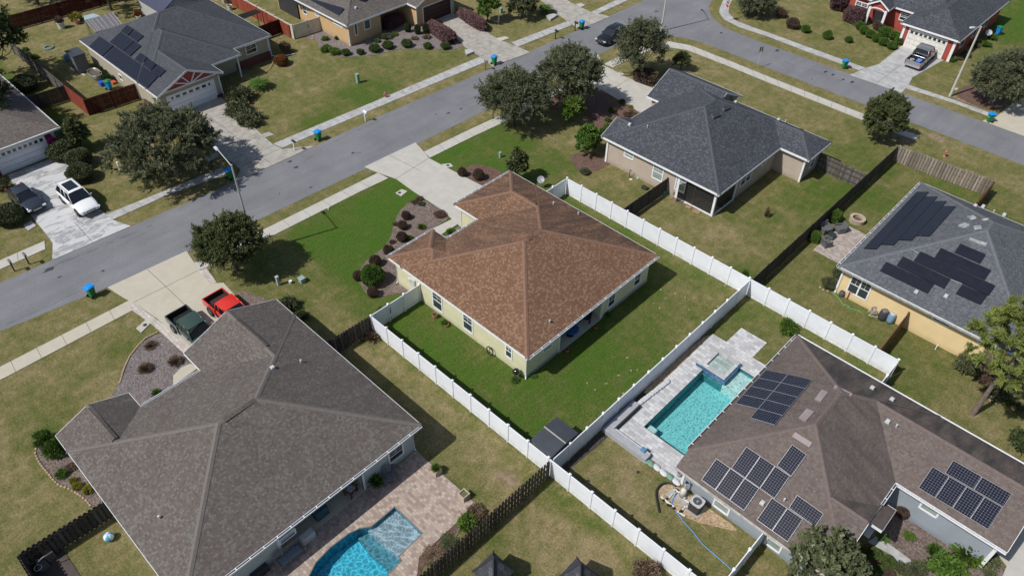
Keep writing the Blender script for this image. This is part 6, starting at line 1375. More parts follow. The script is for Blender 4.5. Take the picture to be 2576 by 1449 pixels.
def boxo(name,k,x,y,d,mat,label,cat,z=0,rz=0,bevel=.02,at=None,tap=(1,1)):
    q=Vector(at) if at else G(k,x,y); m=MB(); m.box((0,0,d[2]/2),d,tap=tap); o=m.build(name,mat,loc=(q.x,q.y,z+(q.z if at else 0)),bevel=bevel,rz=rz); return tag(o,label,cat)
BLUE=simple('plastic_blue',(.02,.08,.50),None,4,.4)
def cooler():
    t=empty('cool_box',(-6.45,73.2,.06+.52),'bright blue cool box in the bed of the silver pickup','cool box'); m=MB(); m.box((0,0,.2),(.5,.8,.38)); m.build('tub',BLUE,t,world=False,bevel=.03); m=MB(); m.box((0,0,.42),(.53,.83,.07)); m.build('lid',simple('lid_bluewhite',(.12,.25,.65),None,4,.4),t,world=False,bevel=.02)
cooler()
def basket(name,k,x,y,r,h,mat,label,cat,z=0,n=14,at=None,soil=DARK,taper=.8):
    q=Vector(at) if at else G(k,x,y); t=empty(name,(q.x,q.y,z+(q.z if at else 0)),label,cat); m=MB(); m.lathe([(0,.005),(r*taper,.005),(r*.98,h*.85),(r*1.06,h*.85),(r*1.06,h),(r*.9,h),(r*.88,h*.8)],(0,0,0),n); m.build('tub',mat,t,world=False)
    s=MB(); s.lathe([(r*.9,h*.82),(0,h*.84)],(0,0,0),n); s.build('filling',soil,t,world=False); return t
basket('bucket','h',0,0,.22,.3,simple('plastic_white',(.75,.75,.74),None,4,.4),'white bucket in the bed of the silver pickup beside the cool box','bucket',at=(-7.25,73.2,.58))
# ------------------------------------------------------------------ street things
BG=simple('bin_green',(.012,.20,.065),(.01,.16,.05),3,.45); BB=simple('bin_blue',(.01,.28,.75),None,3,.4)
def mkbin(loc,rz,label,body,lid,tilt=0):
    t=empty('wheelie_bin',loc,label,'wheelie bin','wheelie bins put out along the streets',rz=rz); t.rotation_euler.x=tilt
    m=MB(); m.box((0,0,.52),(.50,.50,.92)); 
    m.v=[(x*(.78 if z<.3 else 1.08),y*(.80 if z<.3 else 1.12),z) for x,y,z in m.v]; b=m.build('body',body,t,world=False,bevel=.03)
    m=MB(); m.box((0,0,1.02),(.64,.70,.07)); m.box((0,.02,1.07),(.5,.5,.05),tap=(.85,.85)); m.cyl((-.28,-.36,1.0),(.28,-.36,1.0),.025,n=8); m.build('lid',lid,t,world=False,bevel=.02)
    for s in (-1,1): w_=MB(); w_.cyl((s*.24,-.24,.13),(s*.30,-.24,.13),.13,n=14); w_.build('wheel',TYRE,t,world=False)
    m=MB(); m.tube([(-.1,.285,.62),(0,.29,.72),(.1,.285,.62),(.0,.28,.55),(-.1,.285,.62)],.012,5); m.build('emblem',simple('print_pale',(.45,.62,.52),None,3,.5),t,world=False)
    return t
for k,x,y,rz,lb,b_,l_ in [('01',705,790,.3,'green wheelie bin with blue lid on the verge left of the buff driveway',BG,BB),('10',475,1060,.2,'green wheelie bin with blue lid on the verge between white and black mailboxes',BG,BB),('10',1800,490,.1,'green wheelie bin with blue lid beside the grey mailbox at the purple hedge driveway',BG,BB),
  ('20',525,222,0,'green wheelie bin with blue lid at the corner of the top driveway',BG,BB),('30',570,520,2.6,'green wheelie bin with blue lid on the verge before the grey driveway',BG,BB),('30',1665,925,2.4,'green wheelie bin with blue lid leaning at the right-hand cream driveway',BG,BB),('00',1745,1350,.2,'green wheelie bin with blue lid behind the left street lamp',BG,BB),('h',2240,440,1.2,'blue wheelie bin with green lid behind the red house',BB,BG),('p2',1720,1120,.5,'blue wheelie bin with a green lid behind the maroon fence',BB,BG)]:
    q=G(k,x,y); mkbin((q.x,q.y,.05 if k=='01' else .03),rz,lb,b_,l_)
def mailbox(k,x,y,rz,label,post,box):
    q=G(k,x,y); t=empty('mailbox',(q.x,q.y,0),label,'mailbox','kerbside mailboxes',rz=rz)
    m=MB(); m.bb(-.05,-.05,0,.05,.05,1.15); m.bb(-.03,-.03,.95,.35,.03,1.02); m.build('post',post,t,world=False)
    m=MB(); n=8; pr=[(-.09,0),(.09,0)]+[(.09*math.cos(a),.13+.09*math.sin(a)) for a in np.linspace(0,math.pi,n)]
    vs=[(xx,py,1.05+pz) for xx in (-.12,.40) for py,pz in pr]; k_=len(pr); m.add(vs,[tuple(range(k_-1,-1,-1)),tuple(range(k_,2*k_))]+[(i,(i+1)%k_,k_+(i+1)%k_,k_+i) for i in range(k_)]); m.build('box',box,t,world=False)
    f=MB(); f.bb(.1,.095,1.1,.14,.105,1.32); f.build('flag',simple('flag_red',(.5,.04,.03),None,3,.5),t,world=False); return t
GRYM=simple('mailbox_grey',(.16,.16,.17),None,4,.5)
mailbox('01',112,600,0,'dark mailbox on a thin post, nearest the left edge',BLACK,GRYM); mailbox('01',222,548,0,'dark mailbox on a thin post, beside the blotchy driveway',BLACK,GRYM); mailbox('10',293,1138,0,'black mailbox on a white post by the stained driveway',WHITE,BLACK); mailbox('10',828,916,0,'white mailbox on a white post beside the street',WHITE,WHITE); mailbox('10',1733,530,0,'grey mailbox by the purple hedge driveway bin',GRYM,GRYM); mailbox('20',328,298,0,'black mailbox alone on the verge beyond the purple hedges',BLACK,BLACK); mailbox('20',475,235,0,'black mailbox beside the bin at the top driveway',BLACK,BLACK)
def hydrant(k,x,y,label,s=1):
    q=G(k,x,y); t=empty('fire_hydrant',(q.x,q.y,0),label,'fire hydrant'); HM=simple('hydrant_faded_red',(.42,.17,.14),(.34,.12,.10),6,.7)
    m=MB(); m.lathe([(.16,0),(.16,.06),(.11,.07),(.10,.45),(.13,.47),(.13,.52),(.12,.58),(.07,.68),(.03,.70),(.03,.76),(0,.76)],n=14); m.build('barrel',HM,t,True,world=False)
    for s_,a in (((0,1,0),.07),((0,-1,0),.07),((1,0,0),.09)): c=MB(); c.cyl((s_[0]*.08,s_[1]*.08,.38),(s_[0]*.2,s_[1]*.2,.38),a,n=10); c.build('outlet_cap',HM,t,world=False)
hydrant('10',978,738,'faded pink-red fire hydrant at the sidewalk edge of the large lawn'); hydrant('30',1332,1183,'faded pink-red fire hydrant by the pale board fence')
UGR=simple('utility_green',(.24,.36,.27),(.20,.30,.23),4,.6); UGY=simple('utility_grey',(.40,.43,.42),(.32,.35,.34),4,.6)
def pedestal(name,k,x,y,d,mat,label,cat='utility box',rz=0,cap=True):
    q=G(k,x,y); t=empty(name,(q.x,q.y,0),label,cat,rz=rz); m=MB(); m.box((0,0,d[2]/2),d); m.build('cabinet',mat,t,world=False,bevel=.02)
    if cap: m=MB(); m.box((0,0,d[2]+.03),(d[0]+.05,d[1]+.05,.07)); m.build('lid',mat,t,world=False,bevel=.015)
pedestal('utility_pedestal','10',772,628,(.35,.35,1.05),UGR,'tall pale green utility box in the middle of the large lawn'); pedestal('utility_pedestal','10',1845,1190,(.22,.22,.55),UGR,'short pale green utility post on the lawn beyond the ball shrubs'); pedestal('utility_pedestal','11',172,705,(.22,.22,.9),UGY,'tall thin grey utility post on the bright lawn'); pedestal('utility_box','11',350,680,(.45,.45,.4),simple('utility_teal',(.30,.38,.36),None,4,.6),'squat grey-green utility box on the bright lawn')
basket('utility_pipe','11',262,692,.14,.3,simple('plastic_white2',(.7,.7,.68),None,4,.5),'small white utility cap between two utility boxes','utility cap',soil=WHITE)
pedestal('utility_post','00',908,1290,(.12,.12,.9),WHITE,'thin white utility post on the lawn behind the white SUV','utility post',rz=.4); pedestal('utility_pedestal','10',1850,100,(.35,.35,.6),UGR,'pale utility box behind the bright green tree at the top'); pedestal('utility_post','10',1833,172,(.12,.12,.9),WHITE,'white utility post behind the right plum hedge','utility post')
pedestal('utility_marker','10',866,1318,(.07,.07,.4),UGR,'small green marker stake beside the pale driveway','marker stake'); pedestal('utility_marker','11',548,135,(.1,.1,.2),WHITE,'tiny white sprinkler marker at the sidewalk edge','marker stake',cap=False)
def pad(k,pts,label,mat=CONC,z=.07,thick=.1,hole=None):
    m=MB(); m.poly(GP(k,pts),z,thick=thick); o=m.build('concrete_pad',mat); tag(o,label,'concrete pad')
    if hole: q=G(k,*hole); h_=MB(); h_.lathe([(0,z+.005),(.16,z+.005)],(q.x,q.y,0),12); h_.f=[tuple(reversed(f)) for f in h_.f]; h_.build('opening',DARK,o,world=True)
pad('01',[(1030,1035),(1120,955),(1160,975),(1068,1068)],'concrete meter pad with a dark plume-shaped opening beside the paver edging',hole=(1098,1010)); pad('11',[(1055,12),(1100,-15),(1145,0),(1098,38)],'concrete meter pad at the tip of the bright lawn',hole=(1085,12)); pad('10',[(1405,1245),(1470,1240),(1490,1262),(1440,1275)],'small concrete meter pad on the lawn beyond the pale driveway',hole=(1450,1255)); pad('10',[(38,1022),(100,1000),(135,1025),(68,1045)],'flat concrete pad beside the stained driveway',CONCD); pad('00',[(1548,1192),(1640,1155),(1660,1180),(1575,1225)],'pale concrete pad in the oak shade by the driveway',CONCD)
pad('10',[(1577,390),(1620,385),(1645,405),(1590,430)],'raised concrete block at the corner of the wood-chip bed',CONCS,.25,.3); pad('10',[(1815,295),(1885,280),(1915,295),(1850,315)],'flat concrete step beside the purple hedge driveway'); pad('20',[(485,40),(520,28),(552,45),(520,60)],'flat concrete step at the top of the top driveway'); pad('20',[(790,558),(820,548),(852,568),(820,575)],'small concrete step beside the pale driveway and bronze hedge'); pad('20',[(255,135),(310,120),(345,130),(290,165)],'raised concrete block by the palm at the top driveway',CONCS,.3,.35)
pad('01',[(180,255),(240,225),(275,260),(215,298)],'pale concrete pad beside the blotchy driveway',CONCS); pad('30',[(1000,990),(1090,1010),(1140,1035),(1105,1060),(985,1015)],'isolated sidewalk slab behind the lone street tree'); pad('30',[(1390,665),(1440,672),(1425,685),(1385,680)],'small concrete pad at the foot of the leaning lamp')
pad('p3',[(390,560),(560,400),(990,700),(820,850),(600,690)],'concrete pad under the pool pump',CONCD,.06)
m=MB(); m.poly(GP('y',[(2212,150),(2240,135),(2272,140),(2268,158),(2230,165)]),.02); tag(m.build('manhole_cover',simple('iron',(.10,.10,.105),None,5,.8)),'round iron manhole cover in the junction asphalt','manhole cover')
m=MB(); m.poly(GP('p8',[(735,1385),(765,1378),(776,1398),(748,1410)]),.03); tag(m.build('drain_grate',DARK),'small dark drain grate in the dry pool-yard lawn','drain')
GALV=simple('galvanised',(.52,.54,.55),(.44,.46,.47),5,.5,.4); CPOLE=simple('pole_concrete',(.50,.48,.43),(.40,.38,.34),4,.8)
def lamp(base,hh,adir,al,label,pole=GALV,r0=.11,rise=.9):
    t=empty('street_lamp',(base[0],base[1],0),label,'street lamp'); m=MB(); m.cyl((0,0,0),(0,0,hh),r0,r0*.62,10); m.build('pole',pole,t,world=False)
    d=Vector((*adir,0)).normalized(); e=d*al+Vector((0,0,hh+rise-.15)); m=MB(); m.tube([(0,0,hh-.15),d*al*.35+Vector((0,0,hh+rise*.45-.15)),e],.04,8); m.build('arm',GALV,t,world=False)
    m=MB(); rz=math.atan2(d.y,d.x); m.box(e+d*.3,(.62,.26,.14),rz,tap=(.7,.7)); hd=m.build('lamp_head',simple('lamp_grey',(.62,.64,.66),None,4,.4),t,world=False,bevel=.03)
    m=MB(); m.lathe([(0,-.16),(.09,-.13),(.11,-.06)],tuple(e+d*.36),10); m.build('lens',simple('lamp_lens',(.7,.72,.72),None,4,.2),hd,world=False)
lamp((-33.0,-1.16),9.0,(-2.7,.3),2.4,'galvanised street lamp with a curved arm, rising behind the roadside oak',rise=.3)
lamp((-33.9,59.2),9.5,(-1,.5),2.4,'street lamp at the junction behind the farthest oak',CPOLE)
lamp((-.9,69.3),8.3,(-.45,-.6),.7,'tall pale concrete street lamp by the oak at the right',CPOLE,.15,.1)
def stop():
    q=G('20',1603,168); t=empty('stop_sign',(q.x,q.y,0),'red STOP sign with green street-name blades above, at the junction','stop sign',rz=rad(-30)); m=MB(); m.cyl((0,0,0),(0,0,3.1),.03,n=8); m.build('post',GALV,t,world=False)
    m=MB(); pts=[(.38*math.cos(math.pi/8+k*math.pi/4),.38*math.sin(math.pi/8+k*math.pi/4)) for k in range(8)]
    m.add([(x,-.035,2.35+z) for x,z in pts]+[(x,-.05,2.35+z) for x,z in pts],[tuple(range(8))]+[tuple(range(15,7,-1))]+[(k,8+k,8+(k+1)%8,(k+1)%8) for k in range(8)])
    p=m.build('sign_plate',simple('sign_red',(.42,.02,.03),None,3,.4),t,world=False)
    c=bpy.data.curves.new('lettering','FONT'); c.body='STOP'; c.size=.30; c.align_x='CENTER'; c.align_y='CENTER'; c.extrude=.002
    o=bpy.data.objects.new('lettering',c); COL.objects.link(o); o.parent=p; o.location=(0,-.055,2.35); o.rotation_euler=(math.pi/2,0,0); c.materials.append(WHITE)
    bpy.context.view_layer.update(); me_=bpy.data.meshes.new_from_object(o); o2=bpy.data.objects.new('lettering',me_); COL.objects.link(o2); o2.parent=p; o2.location=o.location; o2.rotation_euler=o.rotation_euler; bpy.data.objects.remove(o); o2.name='lettering'
    for z,a in ((2.88,0),(3.0,math.pi/2)): m=MB(); m.box((0,0,z),(.7,.02,.14),a); m.build('name_blade',simple('sign_green',(.05,.38,.25),None,3,.4),t,world=False)
stop()
def sign2():
    q=G('20',1850,515); t=empty('road_sign',(q.x,q.y,0),'narrow dark-backed road sign seen edge-on beside the second street','road sign',rz=rad(60)); m=MB(); m.cyl((0,0,0),(0,0,2.7),.03,n=8); m.build('post',GALV,t,world=False); m=MB(); m.box((0,.03,2.35),(.45,.02,.6)); m.build('sign_plate',simple('sign_dark',(.07,.07,.08),None,3,.5),t,world=False)
sign2()
# ------------------------------------------------------------------ gardens
def dish(loc,rz,label,r=.42,hh=1.1):
    t=empty('satellite_dish',loc,label,'satellite dish',rz=rz); m=MB(); m.cyl((0,0,0),(0,0,hh),.03,n=8); m.tube([(0,0,hh*.8),(r*.9,0,hh*.95)],.018,6); m.build('mast',METAL,t,world=False)
    m=MB(); m.lathe([(0,0),(r*.5,.04),(r,.14),(r*.98,.16)],n=22); m.lathe([(r*.98,.155),(r*.5,.05),(0,.012)],n=22); o=m.build('reflector',simple('dish_grey',(.36,.38,.41),None,5,.5),t,True,world=False); o.location=(.05,0,hh); o.rotation_euler=(0,rad(48),0)
    m=MB(); m.box((r*.95,0,hh+.1),(.1,.08,.08)); m.build('receiver',METAL,t,world=False)
q=G('20',215,1415); dish((q.x,q.y,0),-.9,'round grey satellite dish on the lawn beside the brown roof',.36,.9)
q=G('h',2090,500); dish((q.x,q.y,0),-1.1,'grey satellite dish behind the leaning lamp pole, by the red house',.4,.9)
def shed(label,x0,x1,y0,y1,h,hr,wm,rm,lab2='shed'):
    cx,cy=(x0+x1)/2,(y0+y1)/2; t=empty('garden_shed',(cx,cy,0),label,'shed'); a,b=(x1-x0)/2,(y1-y0)/2
    m=MB(); m.bb(-a+.04,-b+.04,0,a-.04,b-.04,h-.02); m.build('wall',wm,t,world=False,bevel=.03)
    m=MB()
    xs=[-a,-a*.45,-.04,.04,a*.45,a]; zs=[h,h+hr*.62,h+hr,h+hr,h+hr*.62,h]
    for i in (0,1,3,4): m.add([(xs[i],-b,zs[i]),(xs[i+1],-b,zs[i+1]),(xs[i+1],b,zs[i+1]),(xs[i],b,zs[i])],[(0,1,2,3)]); m.add([(xs[i],-b,zs[i]),(xs[i+1],-b,zs[i+1]),(xs[i+1],-b,h-.05),(xs[i],-b,h-.05)],[(3,2,1,0)]); m.add([(xs[i],b,zs[i]),(xs[i+1],b,zs[i+1]),(xs[i+1],b,h-.05),(xs[i],b,h-.05)],[(0,1,2,3)])
    m.build('roof',rm,t,world=False)
    m=MB(); m.bb(-.045,-b-.01,h+hr-.01,.045,b+.01,h+hr+.03); m.build('ridge_strip',simple('ridge_strip',(.40,.38,.33),None,4,.6),t,world=False); return t
SHR=simple('shed_roof',(.050,.056,.070),(.036,.040,.050),1.1,.6)
SHD=shed('dark slate-blue plastic shed with a pale ridge strip in the white fence corner',-2.33,.28,.48,2.35,2.0,.16,simple('shed_wall',(.10,.105,.115),None,3,.6),SHR); SHD.rotation_euler.z=math.pi/2
def shed2():
    t=empty('garden_shed',(-74.9,2.55,0),'small dark grey shed against the taupe wall, upper left','shed'); m=MB(); m.box((0,0,1.05),(1.9,1.35,2.1)); m.build('wall',simple('shed_wall_dark',(.13,.14,.155),None,3,.6),t,world=False); m=MB(); m.box((0,0,2.15),(2.1,1.5,.1)); m.build('roof',SHR,t,world=False,bevel=.02)
shed2()
def shelter():
    P=[G('p1',400,480,2.7),G('p1',1040,305,2.9),G('p1',1270,590,2.5),G('p1',650,775,2.3)]; t=empty('garden_shelter',((P[0].x+P[2].x)/2,(P[0].y+P[2].y)/2,0),'metal-roofed garden shelter with pale ribs behind the solar roof','shelter')
    m=MB(); m.add(P+[p-Vector((0,0,.08)) for p in P],[(3,2,1,0),(4,5,6,7),(0,1,5,4),(1,2,6,5),(2,3,7,6),(3,0,4,7)]); m.build('roof',simple('metal_roof_grey',(.20,.19,.20),None,4,.5,.3),t)
    m=MB()
    for f in (0,.11,.2,.36,.52,.72,.88,1): a=P[0]+(P[1]-P[0])*f;b=P[3]+(P[2]-P[3])*f; m.tube([a+Vector((0,0,.05)),b+Vector((0,0,.05))],.035,5)
    m.build('rib',simple('rib_pale',(.38,.36,.36),None,4,.5),t)
    for p in P: m=MB(); m.cyl((p.x*.98+t.location.x*.02,p.y*.98+t.location.y*.02,0),(p.x*.98+t.location.x*.02,p.y*.98+t.location.y*.02,p.z-.05),.05,n=8); m.build('leg',METAL,t)
    P=[G('p1',360,385,2.3),G('p1',590,325,2.3),G('p1',760,385,2.2),G('p1',380,480,2.2)]; u=empty('storage_tent',(P[0].x,P[0].y,0),'pale blue-white canopy behind the metal-roofed shelter','canopy'); m=MB(); m.add(P+[p-Vector((0,0,.05)) for p in P],[(3,2,1,0),(4,5,6,7)]); m.build('roof',simple('canopy_blue',(.34,.46,.49),None,5,.6),u)
    for p in P: m=MB(); m.cyl((p.x,p.y,0),(p.x,p.y,p.z-.02),.03,n=6); m.build('leg',METAL,u)
shelter()
def backhouse():
    t=empty('house',(-80,18,0),'pale grey outbuilding with a steep dark blue roof behind the dark-roofed house','house'); GW=simple('outbuilding_grey',(.42,.42,.41),(.36,.36,.35),3,.7)
    m=MB(); x0,x1,y0,y1=-84,-77.6,14.6,19.5; m.bb(x0,y0,0,x1,y1,2.4); m.add([(x0,y0,2.4),(x0,y1,2.4),(x0,(y0+y1)/2,3.7),(x1,y0,2.4),(x1,y1,2.4),(x1,(y0+y1)/2,3.7)],[(0,2,1),(3,4,5)]); m.build('wall',GW,t)
    ym=(y0+y1)/2; m=MB()
    for s,y in ((-1,y0),(1,y1)): m.add([(x0-.2,ym,3.78),(x1+.2,ym,3.78),(x1+.2,y+s*.25,2.3),(x0-.2,y+s*.25,2.3),(x0-.2,ym,3.7),(x1+.2,ym,3.7),(x1+.2,y+s*.25,2.22),(x0-.2,y+s*.25,2.22)],[(0,1,2,3) if s<0 else (3,2,1,0),(0,3,7,4),(1,5,6,2),(3,2,6,7)])
    m.build('roof',simple('roof_navy',(.05,.055,.10),(.04,.045,.08),4,.5),t)
backhouse()
def pergola():
    P=[G('x',1530,235,2.5),G('x',1800,150,2.5),G('x',1890,185,2.5),G('x',1610,290,2.5)]; t=empty('pergola',(P[0].x,P[0].y,0),'thin dark slatted pergola beside the red fence boards','pergola'); m=MB()
    for k in range(9): f=k/8; a=P[0]+(P[3]-P[0])*f;b=P[1]+(P[2]-P[1])*f; m.tube([a,b],.04,4)
    m.build('slats',WD_D,t)
    for p in P: m=MB(); m.cyl((p.x,p.y,0),(p.x,p.y,2.45),.05,n=6); m.build('leg',WD_D,t)
pergola()
WPL=simple('plastic_offwhite',(.62,.63,.62),None,4,.5); TER=simple('terracotta',(.38,.17,.10),(.30,.13,.08),6,.8)
basket('plant_pot','11',1352,950,.22,.38,TER,'terracotta pot lying by the first lime-wall window','plant pot'); basket('plant_pot','11',1437,1015,.2,.25,TER,'terracotta pot with a small plant by the lime wall','plant pot'); bush('11',1425,1005,.3,.5,'small green plant in the pot by the lime wall','loose',L_LIME,'potted_plant')
basket('plant_pot','21',418,1205,.17,.28,TER,'terracotta pot at the porch corner of the rear lawn','plant pot'); basket('plant_pot','21',632,1028,.17,.22,TER,'terracotta pot at the far side of the porch','plant pot')
basket('bucket','w',1015,465,.45,.8,WPL,'white tub on the lawn before the maroon fence','tub'); bush('w',985,350,.6,1.0,'bare yellowing plant in the white tub','spiky',L_DRY,'potted_plant',at=(*G('w',1015,465).xy,.7)); bush('w',1250,340,.8,1.2,'yellow-leaved plant by the canopy','leafy',L_YEL,'potted_plant'); basket('plant_pot','w',1275,400,.35,.5,TER,'pale pot beneath the yellow-leaved plant','plant pot')
basket('bucket','x',1415,150,.35,.6,WPL,'white bucket beside the red fence boards','bucket'); basket('plant_pot','x',1330,50,.3,.5,WPL,'white pot near the top of the red fence boards','plant pot'); bush('x',1430,60,.7,1.0,'dry bush beside the white bucket','loose',L_DRY,'shrub')
basket('plant_pot','p1',1670,455,.3,.4,WPL,'white pot with an orange plant behind the slate roof','plant pot'); bush('p1',1660,420,.5,1.0,'orange-leaved plant in the white pot','leafy',L_RUST,'potted_plant'); bush('p1',2080,300,.5,1.0,'lime plant beside the outbuilding','leafy',L_LIME,'potted_plant'); bush('w',415,830,.4,.4,'green weed inside the grey rail-backed fence','leafy',L_GRN,'shrub'); bush('w',580,950,.45,.5,'lime weed in the fence shadow','leafy',L_LIME,'shrub')
# blue ring toy
q=G('w',806,790); m=MB(); m.tube([(q.x+.5*math.cos(a),q.y+.5*math.sin(a),.08) for a in np.linspace(0,2*math.pi,17)],.07,6); tag(m.build('ring_toy',simple('toy_blue',(.12,.28,.36),None,4,.5)),'pale blue ring lying on the shaded lawn','ring')
def trough():
    q=G('p2',1230,680); t=empty('water_trough',(q.x,q.y,0),'large oval galvanised trough full of brown water beside the taupe wall','trough'); m=MB(); vs=[];n=28
    for z,s in ((0,.97),(.1,.97),(.12,1),(.3,.98),(.5,1),(.62,1.0),(.62,.96),(.35,.95)):
        for j in range(n): a=2*math.pi*j/n; vs.append((1.15*s*math.copysign(abs(math.cos(a))**.7,math.cos(a)),.62*s*math.copysign(abs(math.sin(a))**.8,math.sin(a)),z))
    m.add(vs,[(i*n+j,i*n+(j+1)%n,(i+1)*n+(j+1)%n,(i+1)*n+j) for i in range(7) for j in range(n)]); m.build('tub',simple('galv_old',(.36,.38,.36),(.25,.27,.24),5,.4,.5),t,True,world=False)
    m=MB(); m.poly([(v[0]*.97,v[1]*.97) for v in vs[:n]],.45); m.build('water',simple('water_brown',(.14,.11,.08),(.09,.08,.05),3,.1),t,world=False)
trough()
def chair(name,loc,rz,label,mat,w_=.6,back=.55,seat=.42,arms=True,slats=False,cat='chair',seatmat=None,d=.6):
    t=empty(name,loc,label,cat,rz=rz); m=MB(); m.box((0,0,seat),(d,w_,.07)); m.build('seat',seatmat or mat,t,world=False,bevel=.01)
    m=MB()
    if slats:
        for k in range(5): m.box((-d/2-.08,(k-2)*w_/5.2,seat+back/2),(.02,w_/6.5,back+(.08 if k in(1,2,3) else 0)),ry=rad(-16))
    else: m.box((-d/2-.03,0,seat+back/2),(.08,w_,back),ry=rad(-10))
    m.build('backrest',mat,t,world=False,bevel=.01)
    for sx in (-1,1):
        for sy in (-1,1): l=MB(); l.box((sx*(d/2-.04),sy*(w_/2-.03),seat/2),(.06,.06,seat)); l.build('leg',mat,t,world=False)
    if arms:
        for sy in (-1,1): a=MB(); a.box((0,sy*(w_/2+.04),seat+.22),(d+.1,.1,.04)); a.box((d/2-.02,sy*(w_/2+.04),(seat+.22)/2),(.06,.06,seat+.2)); a.build('armrest',mat,t,world=False)
    return t
WIC=simple('wicker_grey',(.13,.13,.135),(.08,.08,.085),22,.7,bmp=.5,bscale=50)
def wick(loc,rz,label,w_=.75):
    t=empty('wicker_chair',loc,label,'armchair','grey wicker seats on the pinkish patio',rz=rz); m=MB(); m.box((0,0,.2),(.75,w_,.38)); m.build('seat',WIC,t,world=False,bevel=.03); m=MB(); m.box((-.36,0,.5),(.12,w_,.75),ry=rad(-12)); m.build('backrest',WIC,t,world=False,bevel=.03)
    for s in (-1,1): a=MB(); a.box((0,s*(w_/2),.3),(.75,.1,.6)); a.build('armrest',WIC,t,world=False,bevel=.03)
q=G('p5',680,470); wick((q.x,q.y,.06),rad(-20),'grey wicker seat nearest the wooden fence, between two boxy shrubs',.95)
q=G('p5',1190,470); wick((q.x,q.y,.06),rad(-125),'grey wicker chair at the firepit end of the patio'); q=G('p5',700,960); wick((q.x,q.y,.06),rad(60),'grey wicker chair seen from behind, at the lawn side of the patio')
def wtable():
    q=G('p5',880,700); t=empty('coffee_table',(q.x,q.y,.06),'low wicker table with a dark glass top between the wicker chairs','coffee table'); m=MB(); m.box((0,0,.18),(.6,.75,.36)); m.build('base',WIC,t,world=False,bevel=.02); m=MB(); m.box((0,0,.385),(.55,.7,.03)); m.build('table_top',GLASS,t,world=False)
wtable()
def firepit():
    q=G('31',668,225); t=empty('fire_pit',(q.x,q.y,0),'round stone fire pit on the lawn beside the wicker seats','fire pit'); S=simple('pit_stone',(.46,.38,.30),(.32,.26,.20),5,.9,bmp=.5,bscale=12)
    for lv in range(4):
        m=MB()
        for k in range(16): a=2*math.pi*(k+.5*(lv%2))/16; r_=.58 if lv<3 else .57; m.box((r_*math.cos(a),r_*math.sin(a),.06+lv*.115),(.20 if lv<3 else .26,.215,.105),a)
        m.build('stone_ring',S,t,world=False,bevel=.012)
    m=MB(); m.lathe([(.5,.16),(0,.18)]); m.f=[tuple(reversed(f)) for f in m.f]; m.build('ash',MUR,t,world=False)
firepit()
def barrel(k,x,y,r,h,body,lid,label):
    q=G(k,x,y); t=empty('barrel',(q.x,q.y,0),label,'barrel'); m=MB(); m.lathe([(0,0),(r*.85,0),(r,h*.25),(r*1.02,h*.6),(r*.88,h*.92),(r*.7,h)],n=18); m.build('body',body,t,True,world=False); m=MB(); m.lathe([(r*.72,h*.985),(r*.62,h+.03),(0,h+.03)],n=18); m.build('lid',lid,t,True,world=False)
barrel('31',858,960,.35,.95,simple('barrel_black',(.05,.052,.06),None,4,.5),simple('barrel_rim',(.14,.14,.15),None,4,.5),'black rain barrel against the yellow wall'); barrel('31',915,985,.3,.95,simple('barrel_blue',(.13,.24,.38),(.22,.32,.42),3,.5),simple('barrel_lid',(.45,.47,.45),None,4,.6),'faded blue rain barrel against the yellow wall'); barrel('31',553,785,.24,.5,simple('bin_charcoal',(.09,.09,.095),None,4,.6),BLACK,'small charcoal bin at the yellow house corner')
def reel():
    q=G('31',792,925); t=empty('hose_reel',(q.x,q.y,0),'beige hose reel cart beside the black rain barrel','hose reel',rz=.5); m=MB()
    for s in (-.25,.25): m.tube([(-.35,s,0),(0,s,.75),(.35,s,0)],.02,6); m.tube([(-.35,s,.02),(.4,s,.02)],.02,6)
    m.build('frame',WPL,t,world=False); m=MB(); m.cyl((0,-.22,.42),(0,.22,.42),.1,n=12); m.cyl((0,-.24,.42),(0,-.21,.42),.24,n=16); m.cyl((0,.21,.42),(0,.24,.42),.24,n=16); m.build('drum',simple('reel_tan',(.34,.30,.25),None,4,.6),t,world=False)
reel()
def hose(name,k,pts,r,mat,label,z=.03,smooth=4,cat='hose'):
    P=[G(k,x,y,z) if len(pq)==0 else G(k,x,y,pq[0]) for x,y,*pq in pts]
    Q=[]
    for i in range(len(P)-1):
        p0=P[max(i-1,0)];p1=P[i];p2=P[i+1];p3=P[min(i+2,len(P)-1)]
        for s in range(smooth):
            u=s/smooth; Q.append(.5*((2*p1)+(-p0+p2)*u+(2*p0-5*p1+4*p2-p3)*u*u+(-p0+3*p1-3*p2+p3)*u**3))
    Q.append(P[-1]); m=MB(); m.tube(Q,r,6); return tag(m.build(name,mat,smooth=True),label,cat)
HGR=simple('hose_green',(.10,.42,.16),None,4,.5); hose('garden_hose','31',[(480,755),(530,800),(570,850),(620,865),(600,875),(660,890),(720,915)],.025,HGR,'green garden hose trailing across the yellow house lawn'); hose('garden_hose','12',[(1530,1085),(1500,1150),(1440,1190),(1380,1235),(1300,1310)],.022,HGR,'green garden hose lying in the weeds beside the tan patio'); hose('garden_hose','12',[(1135,1408),(1180,1402),(1225,1408)],.022,HGR,'short end of green hose near the patio corner')
hose('blue_hose','p3',[(650,490,.25),(600,600,.1),(560,730,.06),(610,870),(680,990),(760,1090),(830,1190),(910,1280),(990,1370),(1075,1449)],.033,simple('hose_blue',(.10,.28,.52),None,4,.5),'blue flat hose from the pool pump across the dry lawn'); hose('blue_hose','22',[(1372,1122),(1385,1143),(1440,1210),(1520,1280),(1600,1350),(1665,1410)],.033,simple('hose_blue',(.05,.25,.60),None,4,.5),'far half of the blue hose ending at the short white fence')
